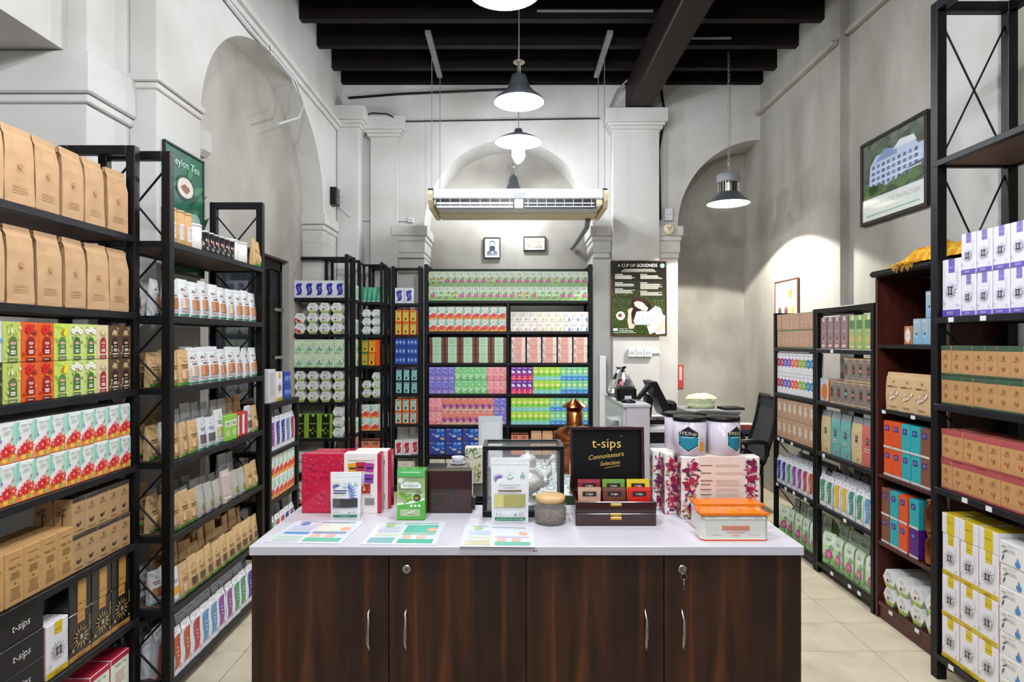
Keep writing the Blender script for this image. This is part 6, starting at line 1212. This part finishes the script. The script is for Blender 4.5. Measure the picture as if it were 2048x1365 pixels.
        b.rect(-w*.2, w*.2, h*.42, h*.6, 'e0a090'); [b.rect(w*(-.18+.04*q), w*(-.155+.04*q), h*.44, h*.58, 'c87860') for q in range(10)]; b.lines(-w*.14, w*.14, h*.32, h*.38, 1, 'd09080', .5, center=True); b.lines(-w*.06, w*.06, h*.2, h*.26, 1, 'd09080', .5, center=True); b.lines(-w*.36, -w*.18, h*.22, h*.26, 1, '9c9890'); b.lines(w*.2, w*.36, h*.22, h*.26, 1, '9c9890')
        for i in range(16): b.disc(b.rnd.choice([-1, 1])*w*b.rnd.uniform(.28, .45), h*b.rnd.uniform(.3, .65), .0012, None, 'b8b8ac', 5); b.lay = 2
        for i in (-.34, 0, .34): b.text(BR, w*i, h*.9, h*.06, '8c7c68', wmax=w*.12)
        l = B('gloss'); nx = 24
        Z = lambda u: .004+.006*abs(sin(u*pi*3.0))
        V = []; fs = []
        for i in range(nx+1):
            u = i/nx; x_ = -w/2-.002+(w+.004)*u
            V += [(x_, -.003, h+.0005), (x_, -.003, h+.008), (x_*.97, d*.22, h+Z(u)+.002), (x_*.96, d*.5, h+Z(u)+.004), (x_*.97, d*.78, h+Z(u)+.002), (x_, d+.003, h+.008), (x_, d+.003, h+.0005)]
        for i in range(nx):
            for j in range(6): fs.append((i*7+j, (i+1)*7+j, (i+1)*7+j+1, i*7+j+1))
        fs += [tuple(range(6, -1, -1)), tuple(nx*7+j for j in range(7))]; l.mesh(V, fs, 'f07a12')
        single(b, 'tea_tin', ['front white tea tin with a wavy orange lid', 'rear white tea tin with a wavy orange lid'][k], 'tea tin', (X, Y, z), 0, 'orange lidded tins on the counter', [('lid', l, 'wavy orange lid')])
    # leaflets
    for k, C4 in enumerate((((594, 1043), (729, 1044), (682, 1089), (528, 1086)), ((759, 1047), (893, 1045), (871, 1092), (721, 1090)), ((931, 1051), (1066, 1056), (1070, 1096), (919, 1095)))):
        c = [Vector((*cp(*q), z)) for q in C4]; o0 = c[3]; b = B('gloss', 'ink'); b.rnd = random.Random(k)
        def mp_(u, v, dz=0): a = c[3].lerp(c[2], u); e_ = c[0].lerp(c[1], u); p = a.lerp(e_, v); return (p.x, p.y, z+.0012+dz)
        b.mesh([mp_(0, 0, -.001), mp_(1, 0, -.001), mp_(1, 1, -.001), mp_(0, 1, -.001), mp_(0, 0), mp_(1, 0), mp_(1, 1), mp_(0, 1)], [(3, 2, 1, 0), (4, 5, 6, 7), (0, 1, 5, 4), (1, 2, 6, 5), (2, 3, 7, 6), (3, 0, 4, 7)], 'e4e8f0')
        L = [0]
        def rc(u0, u1, v0, v1, col): L[0] += 1; b.face([mp_(u0, v0, .0001+.00004*L[0]), mp_(u1, v0, .0001+.00004*L[0]), mp_(u1, v1, .0001+.00004*L[0]), mp_(u0, v1, .0001+.00004*L[0])], col, 1)
        T_ = ['5c8cc0', '3ca08c', '7cb8b0'][k]; G_ = ['6cb49c', '4ca890', '6cb49c'][k]
        rc(.1, .34, .93, .96, '7c8c9c'); rc(.4, .9, .9, .94, '8c94a4' if k != 1 else '5c9c8c')
        for i in range(5): rc(.08, .4, .72-.05*i, .74-.05*i, 'a8b4cc')
        rc(.46, .92, .5, .84, ['dcdccc', '5cb09c', 'd4dce4'][k]); rc(.08, .42, .36, .46, T_ if k == 0 else 'c8d0b4'); rc(.46, .92, .4, .48, ['7c94b4', '8cb8a0', 'c4b8cc'][k]); rc(.46, .94, .06, .22, G_); rc(.06, .4, .06, .28, ['b0c4bc', '7cacac', 'c4c0a0'][k])
        for (u, v, cc_) in ((.55, .3, 'd8b4a4'), (.75, .3, 'd4aca0'), (.85, .62, 'e0a890'), (.2, .84, '6c7cc0' if k == 0 else 'a8c88c')):
            n = 9; L[0] += 1; b.face([mp_(u+.07*cos(2*pi*i/n), v+.09*sin(2*pi*i/n), .0001+.00004*L[0]) for i in range(n)], cc_, 1)
        single(b, 'leaflet', ['laminated leaflet before the small black window pouch', 'laminated leaflet before the moringa box', 'laminated leaflet before the large powder pouch'][k], 'leaflet', (0, 0, 0), 0, 'laminated leaflets on the counter')
on_counter()

# ---------------- behind the counter ----------------
def behind():
    # display table with patterned cloth
    x0, x1, y0, y1, zt = -.5, .56, 2.95, 3.75, .76
    e = empty('display_table', (0, 0, 0), 'black display table behind the counter', 'table')
    b = B('plastic'); b.box(x0, x1, y0, y1, zt-.03, zt, b=.003); P(b, 'tabletop', e)
    for xx in (x0+.02, x1-.06):
        for yy in (y0+.02, y1-.06): b = B('plastic'); b.box(xx, xx+.04, yy, yy+.04, 0, zt-.0305, b=.002); P(b, 'leg', e)
    b = B('plastic'); b.box(x0+.03, x1-.03, y0+.03, y0+.04, .1, zt-.04); P(b, 'front_panel', e)
    b = B('cloth'); b.rnd = random.Random(1); n = 12
    for i in range(n):
        for j in range(8):
            X, Y = -.1+i*.64/n, y0+.0+j*(y1-y0)/8; c = b.rnd.choice(['9cc4cc', 'dce4e4', '5c8c94', 'c4dcd8']); b.box(X, X+.64/n, Y, Y+(y1-y0)/8, zt+.0008, zt+.0025, 'd8dcd8')
            X += .64/n/2; Y += (y1-y0)/16
            for s_ in (1, .6): b.face([(X+.026*s_*cos(a), Y+.045*s_*sin(a), zt+.003+.0004*(s_ < 1)) for a in [2*pi*q/10 for q in range(10)]], c if s_ == 1 else 'eef0ee')
    b.box(-.1, .54, y0-.004, y0-.0015, zt-.12, zt+.0025, '2c4424')
    for i in range(140): X, Z = b.rnd.uniform(-.09, .52), b.rnd.uniform(zt-.115, zt-.01); b.lay = 16; b.surf = lambda x, z: y0; b.leaf(X, Z, .025, b.rnd.uniform(0, 6), .005, b.rnd.choice(['4c7c38', '8cac6c', '243c20', 'a8c088']))
    single(b, 'table_cloth', 'blue and white patterned cloth with a leafy edge', 'cloth', (0, 0, 0))
    # copper still
    a = px(1149, 0, 3.5); X = a.x; Y = 3.5; zz = zt+.0045; e = empty('copper_still', (X, Y, zz), 'miniature copper still with a conical cap behind the tea chest', 'copper still')
    s = .125
    b = B('copper'); b.lathe([(0, 0), (s*.86, 0), (s*.86, .165)], n=36); P(b, 'boiler', e)
    b = B('copper')
    for k in range(9): b.lathe([(s*.862, .012+k*.018), (s*.872, .013+k*.018), (s*.862, .015+k*.018)], n=36)
    for i in range(22):
        a_ = 2*pi*i/22
        for k in range(9): r_ = s*.866; aa = a_+(k % 2)*pi/22; zb = .015+k*.018; b.face([(r_*cos(aa), r_*sin(aa), zb), (r_*cos(aa+.02), r_*sin(aa+.02), zb), (r_*cos(aa+.02), r_*sin(aa+.02), zb+.015), (r_*cos(aa), r_*sin(aa), zb+.015)])
    P(b, 'brick_jacket', e, kind='stuff')
    b = B('copper'); b.lathe([(s*.9, .166), (s, .17), (s, .19), (s*.93, .215), (s*.7, .24), (s*.45, .252), (s*.4, .262)], n=36); P(b, 'dome', e)
    b = B('copper'); b.lathe([(s*.38, .2625), (s*.36, .27), (s*.36, .355), (s*.34, .356), (s*.34, .27)], n=28); nk = P(b, 'neck', e)
    b = B('copper'); b.lathe([(s*.58, .363), (s*.56, .366), (s*.3, .39), (0, .412)], n=28); P(b, 'conical_cap', e)
    for i in range(4): b = B('copper'); a_ = pi/4+pi/2*i; b.box(s*.35*cos(a_)-.006, s*.35*cos(a_)+.006, s*.35*sin(a_)-.006, s*.35*sin(a_)+.006, .355, .37); P(b, 'cap_support', e)
    # goods left of the case on the table
    def gb(xa, xb, ya, yb, Y, d, col, label, fn=None, mt='card', name='display_box', cat='box', lift=None):
        A, C = px(xa, ya, Y), px(xb, yb, Y); w, h = C.x-A.x, A.z-C.z; b = B(mt, 'ink'); b.rnd = random.Random(int(xa)); b.box(-w/2, w/2, 0, d, 0, h, col, b=.002)
        if fn: fn(b, w, h)
        return single(b, name, label, cat, ((A.x+C.x)/2, Y, C.z if lift is None else lift))
    zb_ = zt+.0005; tb = 682.5+(H-zb_)*F/3.2
    def leafy(b, w, h):
        b.rect(-w*.48, w*.48, h*.04, h*.96, 'dce0d0')
        for i in range(26): b.leaf(b.rnd.uniform(-.4, .2)*w, h*b.rnd.uniform(.1, .8), w*.3, b.rnd.uniform(0, 3), w*.05, b.rnd.choice(['6c9c54', '3c6c3c', 'a8c890', '8c6c5c', '9cc08c']))
        b.poly([(w*.0, h*.04), (w*.48, h*.55), (w*.48, h*.35), (w*.2, h*.04)], 'c8ccc8')
    A = px(930, 0, 3.2).x; W_ = px(966, 0, 3.2).x-A
    b = B('card', 'ink'); b.box(0, W_, 0, .06, 0, .125, 'd8d4b8', b=.002); b.rnd = random.Random(2); b.rect(.004, W_*.6, .01, .08, 'c0b8a4'); b.lines(.008, W_*.55, .02, .075, 6, '8c8474', .3)
    for i in range(16): b.leaf(W_*.62+b.rnd.uniform(0, .2)*W_, b.rnd.uniform(.01, .1), .02, b.rnd.uniform(0, 3), .004, b.rnd.choice(['6c8c2c', '4c6c24', '8c6c3c', '9cac4c']))
    single(b, 'display_box', 'beige and green leaf tea box under the upper green box', 'tea box', (A, 3.2, zb_))
    b = B('card', 'ink'); b.rnd = random.Random(3); b.box(0, W_, 0, .06, 0, .062, 'dcdcc8', b=.002); b.v = [(x, y, zq) for x, y, zq in b.v]
    for i in range(22): b.leaf(b.rnd.uniform(0, .75)*W_, b.rnd.uniform(.005, .045), .02, b.rnd.uniform(0, 3), .004, b.rnd.choice(['6c9c54', '3c6c3c', 'a8c890', '8c6c5c']))
    single(b, 'display_box', 'green leaf printed box lying on the beige one', 'tea box', (A, 3.2, zb_+.126))
    # white cup on a dark tray box
    Xc = px(914, 0, 3.1).x
    b = B('card', 'ink'); b.rnd = random.Random(3); b.box(-.055, .055, 0, .1, 0, .11, '8c8580', b=.003); [b.leaf(b.rnd.uniform(-.05, .04), .02+b.rnd.random()*.07, .02, b.rnd.uniform(0, 3), .002, 'c8c4bc') for i in range(14)]
    single(b, 'display_box', 'grey printed box carrying the small white cup', 'box', (Xc, 3.1, zb_))
    e = empty('cup', (Xc, 3.15, zb_+.1105), 'small white cup on its saucer behind the dark chest', 'cup')
    b = B('acwhite'); b.lathe([(0, 0), (.02, 0), (.04, .01), (.038, .011), (0, .004)], n=24); P(b, 'saucer', e)
    b = B('acwhite'); b.lathe([(.015, .006), (.026, .014), (.032, .04), (.03, .04), (.022, .014), (0, .01)], n=24); c_ = P(b, 'cup_body', e)
    b = B('acwhite'); b.tube([(.029, 0, .034), (.044, 0, .03), (.042, 0, .018), (.027, 0, .016)], .003, 6); P(b, 'cup_handle', e)
    b = B('acwhite'); b.box(0, .14, 0, .004, 0, .3, b=.001); b.dm = 0; q = B('card'); q.surf = lambda x, z: -.0006; q.rect = lambda x0, x1, z0, z1, c: (q.up(), q.face([q.pt(x0, z0), q.pt(x1, z0), q.pt(x1, z1), q.pt(x0, z1)], c)); q.rect(.015, .125, .07, .27, 'd4d6da'); q.rect(.02, .12, .08, .265, 'dddfe2')
    a = px(957, 850, 3.6); single(b, 'sign_holder', 'blank white sign standing before the wide blue boxes', 'sign', (a.x, 3.6, zb_+.001), kids=[('panel', q, None)])
    # cash desk
    e = empty('cash_desk', (0, 0, 0), 'white cash desk below the black framed poster', 'desk')
    for v, n in (((.775, .795, 4.3, 5.15, 0, 1.04), 'side_panel'), ((.795, .955, 4.28, 4.3, 0, 1.04), 'front_panel'), ((.77, .96, 4.27, 5.15, 1.0405, 1.06), 'ledge_top'), ((.96, 1.36, 4.32, 5.15, .86, .885), 'desk_top'), ((.96, 1.34, 4.34, 4.36, 0, .78), 'modesty_panel'), ((1.34, 1.36, 4.34, 5.15, 0, .8595), 'side_panel')):
        b = B('white'); b.box(*v, b=.002); P(b, n, e)
    b = B('plastic'); b.box(.96, 1.339, 4.345, 4.8, .781, .859, b=.002); P(b, 'cash_drawer', e)
    b = B('acwhite'); b.box(.765, .7745, 4.4, 4.62, .88, .93, b=.002); b.box(.70, .775, 4.42, 4.6, .93, .936); P(b, 'leaflet_holder', e)
    for k in range(3): b = B('metal'); b.tube([(.765, 4.45+.05*k, .92), (.735, 4.45+.05*k, .87), (.745, 4.45+.05*k, .80), (.765, 4.45+.05*k, .78)], .002, 5); P(b, 'bag_hook', e)
    # register screen
    e = empty('cash_register', (0, 0, 0), 'black touch screen cash register turned away on the desk', 'cash register')
    Y = 4.55; a = lambda x, y, d=0: Vector(px(x, y, Y))+Vector((0, d, 0))
    b = B('plastic'); V = [a(1301, 765), a(1314, 764), a(1345, 825), a(1338, 832), a(1330, 834)]
    for dy in (0, .28): b.face([p+Vector((0, dy, 0)) for p in V])
    for p, q in zip(V, V[1:]+V[:1]): b.face([p, q, q+Vector((0, .28, 0)), p+Vector((0, .28, 0))])
    P(b, 'screen', e)
    b = B('plastic'); V = [a(1300, 790, .09), a(1312, 800, .09), a(1308, 838, .09), a(1296, 838, .09), a(1297, 815, .09)]
    for dy in (0, .12): b.face([p+Vector((0, dy, 0)) for p in V])
    for p, q in zip(V, V[1:]+V[:1]): b.face([p, q, q+Vector((0, .12, 0)), p+Vector((0, .12, 0))])
    P(b, 'stand', e)
    b = B('plastic'); s0 = a(1298, 842); b.box(s0.x-.02, s0.x+.18, Y, Y+.25, .8855, .915, b=.01); P(b, 'foot', e)
    b = B('plastic'); s0 = a(1349, 814); b.box(s0.x-.03, s0.x+.035, Y+.05, Y+.2, s0.z-.055, s0.z+.035, b=.02); P(b, 'customer_display', e)
    b = B('plastic'); b.tube([a(1345, 826, .1), a(1343, 836, .1), a(1350, 842, .1)], .012, 8); P(b, 'display_arm', e)
    b = B('plastic', 'foil'); s0 = a(1288, 775); V = [a(1275, 800), a(1282, 800), a(1304, 776), a(1299, 770)]
    for dy in (.02, .1): b.face([p+Vector((0, dy, 0)) for p in V])
    for p, q in zip(V, V[1:]+V[:1]): b.face([p+Vector((0, .02, 0)), q+Vector((0, .02, 0)), q+Vector((0, .1, 0)), p+Vector((0, .1, 0))])
    single(b, 'card_terminal', 'slanted black panel leaning against the cash register', 'terminal', (0, 0, 0))
    # printer, mouse, wrapped gift
    e = empty('receipt_printer', (.84, 4.5, 1.0607), 'black receipt printer on the cash desk ledge', 'printer')
    b = B('plastic'); b.box(-.072, .07, 0, .16, 0, .105, b=.018); P(b, 'body', e); b = B('acwhite'); b.box(-.02, .03, -.004, .0, .01, .04); P(b, 'paper', e)
    b = B('plastic'); b.rnd = random.Random(1); V = [(.035*cos(t)*(1-.15*k), .055*sin(t)*(1-.15*k), .012*k) for k in range(3) for t in [2*pi*i/16 for i in range(16)]]; b.mesh(V, [(k*16+i, k*16+(i+1) % 16, (k+1)*16+(i+1) % 16, (k+1)*16+i) for k in range(2) for i in range(16)]+[tuple(32+i for i in range(16)), tuple(range(15, -1, -1))], smooth=True)
    single(b, 'computer_mouse', 'black computer mouse on the edge of the cash desk ledge', 'mouse', (.80+.03, 4.4, 1.0607), 1.2)
    b = B('foil', 'card'); b.rnd = random.Random(6); A = px(1231, 795, 4.9); n = 16; prof = [(0, .11), (.03, .12), (.08, .105), (.14, .075), (.19, .05), (.215, .03), (.235, .045)]
    V = [(r*cos(2*pi*i/n)*b.rnd.uniform(.86, 1.12), r*.6*sin(2*pi*i/n)*b.rnd.uniform(.86, 1.12), zz+b.rnd.uniform(-.005, .005)*(zz > 0)) for zz, r in prof for i in range(n)]
    fs = [(k*n+i, k*n+(i+1) % n, (k+1)*n+(i+1) % n, (k+1)*n+i) for k in range(len(prof)-1) for i in range(n)]+[tuple(range(n-1, -1, -1))]
    cc = [b.rnd.choice(['d8d8dc', '3c3c40', 'a8a8ac', '8c4c4c', 'f0f0f0', '1c1c20', 'c8c8cc']) for _ in fs]; b.mesh(V, fs, cc)
    single(b, 'wrapped_gift', 'crinkled silver foil gift bundle behind the receipt printer', 'gift', (.865, 4.9, 1.0607))
    # grey cabinet with things on it
    Y = 5.25; A, C = px(1377, 822, Y), px(1478, 900, Y)
    e = empty('low_cabinet', (0, 0, 0), 'grey low cabinet in front of the right recess', 'cabinet')
    b = B('greyplastic'); b.box(A.x, C.x, Y, Y+.42, .02, A.z-.031, b=.006); P(b, 'body', e); b = B('greyplastic'); b.box(A.x-.01, C.x+.01, Y-.012, Y+.43, A.z-.03, A.z, b=.004); P(b, 'top', e)
    for xx in (A.x+.02, (A.x+C.x)/2+.005): b = B('greyplastic'); b.box(xx, xx+(C.x-A.x)/2-.025, Y-.012, Y-.0005, .06, A.z-.05, b=.003); P(b, 'door', e)
    zc = A.z
    b = B('pouch'); r = random.Random(7); n, m = 20, 7; V = []
    for k in range(m):
        t = k/(m-1); rr = [.11, .13, .115, .135, .14, .11, .04][k]
        V += [(rr*cos(2*pi*i/n)*r.uniform(.92, 1.05), rr*.55*sin(2*pi*i/n)*r.uniform(.9, 1.05), t*.13+r.uniform(-.004, .004)*(k > 0)) for i in range(n)]
    b.mesh(V, [(k*n+i, k*n+(i+1) % n, (k+1)*n+(i+1) % n, (k+1)*n+i) for k in range(m-1) for i in range(n)]+[tuple(range(n-1, -1, -1)), tuple((m-1)*n+i for i in range(n))], 'd4dcb0', 0, False)
    single(b, 'plastic_bag', 'pale yellow green plastic bag slumped on the grey cabinet', 'bag', (px(1405, 0, 5.42).x, 5.46, zc+.001))
    b = B('plastic'); b.box(-.09, .09, -.085, .085, 0, .012, b=.004); q = B('plastic'); q.box(-.09, .09, -.08, .085, .0125, .02, b=.003)
    single(b, 'laptop', 'closed black laptop lying on the grey cabinet', 'laptop', (px(1452, 0, 5.42).x+.02, 5.36, zc+.001), .1, kids=[('laptop_lid', q, None)])
    b = B('card'); b.box(0, .12, 0, .12, 0, .2, 'c49a5c', b=.004); b.box(.02, .05, -.001, 0, .04, .18, 'b08848'); single(b, 'cardboard_box', 'brown cardboard box on the floor behind the office chair', 'box', (1.95, 5.5, .0005))
    b = B('card'); b.box(0, .14, 0, .15, 0, .07, 'c8c0c4', b=.004); b.box(0, .14, -.001, 0, .03, .07, 'b8544c'); b.box(0, .14, -.001, 0, .0, .028, '3c5068'); 
    e = empty('side_stool', (0, 0, 0), 'small dark stool holding the red and blue box', 'stool'); s_ = B('plastic'); s_.box(1.99, 2.22, 5.42, 5.68, .66, .69, b=.004); P(s_, 'seat', e)
    for xx in (2.0, 2.19):
        for yy in (5.43, 5.65): s_ = B('plastic'); s_.box(xx, xx+.02, yy, yy+.02, 0, .6595); P(s_, 'leg', e)
    single(b, 'storage_box', 'red and blue box on the small stool behind the office chair', 'box', (2.02, 5.45, .6905))
    # office chair
    e = empty('office_chair', (1.955, 4.95, 0), 'black mesh office chair by the low right rack', 'chair', .0)
    b = B('plastic'); n = 10; V = []
    for i in range(n+1):
        t = i/n; V += [(-.02+.12*t+.02*sin(t*3), y, .56+.5*t) for y in (-.2+.03*t, -.1, 0, .1, .2-.03*t)]
    fs = [(i*5+j, i*5+j+1, (i+1)*5+j+1, (i+1)*5+j) for i in range(n) for j in range(4)]
    K['mesh'] = K.get('mesh') or mat('chair_mesh', '2a2c30', rough=.6, bump=.9, bscale=260, var=.3, vscale=120)
    b = B('mesh'); b.mesh(V, fs, smooth=True); b.mesh([(x+.015, y, z_) for x, y, z_ in V], fs, smooth=True); P(b, 'mesh_back', e)
    b = B('plastic'); L_ = [V[i*5] for i in range(n+1)]; R_ = [V[i*5+4] for i in range(n+1)]; b.tube(L_+R_[::-1]+[L_[0]], .016, 8); P(b, 'back_frame', e)
    b = B('plastic'); b.box(-.42, -.02, -.22, .22, .47, .53, b=.02); P(b, 'seat', e)
    for s_ in (-1, 1):
        b = B('plastic'); b.tube([(.0, s_*.22, .62), (-.02, s_*.25, .72), (-.1, s_*.25, .735), (-.28, s_*.25, .73), (-.3, s_*.25, .70), (-.16, s_*.25, .66), (-.04, s_*.24, .56), (-.06, s_*.24, .49), (-.16, s_*.2, .48)], [.016, .02, .022, .022, .018, .014, .018, .018, .014], 8); P(b, 'armrest', e)
    b = B('plastic'); b.lathe([(.025, .12), (.025, .47), (.05, .471)], -.2, 0, 0, 12); P(b, 'gas_lift', e)
    for i in range(5):
        a_ = 2*pi*i/5+.3; b = B('plastic'); b.tube([(-.2, 0, .13), (-.2+.12*cos(a_), .12*sin(a_), .1), (-.2+.24*cos(a_), .24*sin(a_), .075)], [.03, .022, .016], 8); l_ = P(b, 'base_leg', e)
        b = B('plastic'); b.lathe([(0, -.028), (.02, -.026), (.028, -.01), (.028, .01), (.02, .026), (0, .028)], n=12); b.v = [(-.2+.24*cos(a_)+X, .24*sin(a_)+Z, .0305+Y) for X, Y, Z in b.v]; P(b, 'caster', l_)
    # yellow sequin cloth over the bookcase top
    b = B('cloth'); r = random.Random(8); nx, ny = 40, 12; V = []
    prof = [(0, .004), (.1, .03), (.25, .075), (.42, .1), (.6, .085), (.8, .07), (1, .06)]
    for i in range(nx+1):
        u = i/nx
        for (u0, h0), (u1, h1) in zip(prof, prof[1:]):
            if u0 <= u <= u1: hh = h0+(h1-h0)*(u-u0)/(u1-u0)
        for j in range(ny+1):
            v = j/ny; X = 1.962+.05*u+.23*v*(1-.35*u); Y = 3.27-.60*u
            hgt = 1.883+hh*max(0, sin(pi*v))**.6+.012*sin(u*22+v*7)*sin(pi*v)+(.008*u)
            V.append((X+r.gauss(0, .001), Y, hgt+abs(r.gauss(0, .002))))
    fs = [(i*(ny+1)+j, (i+1)*(ny+1)+j, (i+1)*(ny+1)+j+1, i*(ny+1)+j+1) for i in range(nx) for j in range(ny)]
    b.mesh(V, fs, [r.choice(['e4a010', 'f0b41c', 'd89008', 'f4c430']) for _ in fs], 0, True)
    q = B('cloth')
    for k in range(14): Y = 3.16-.012*k; q.tube([(1.985, Y, 1.90), (1.955, Y+.002, 1.888), (1.944, Y-.004, 1.876), (1.943, Y+.003*(k % 3), 1.862-.006*(k % 4))], .0016, 4, 'e8a818')
    single(b, 'yellow_cloth', 'mustard yellow sequined cloth draped on the mahogany bookcase', 'cloth', (0, 0, 0), kids=[('fringe', q, None)])
    bpy.data.objects[-1] if 0 else None
behind()
bpy.context.view_layer.update()
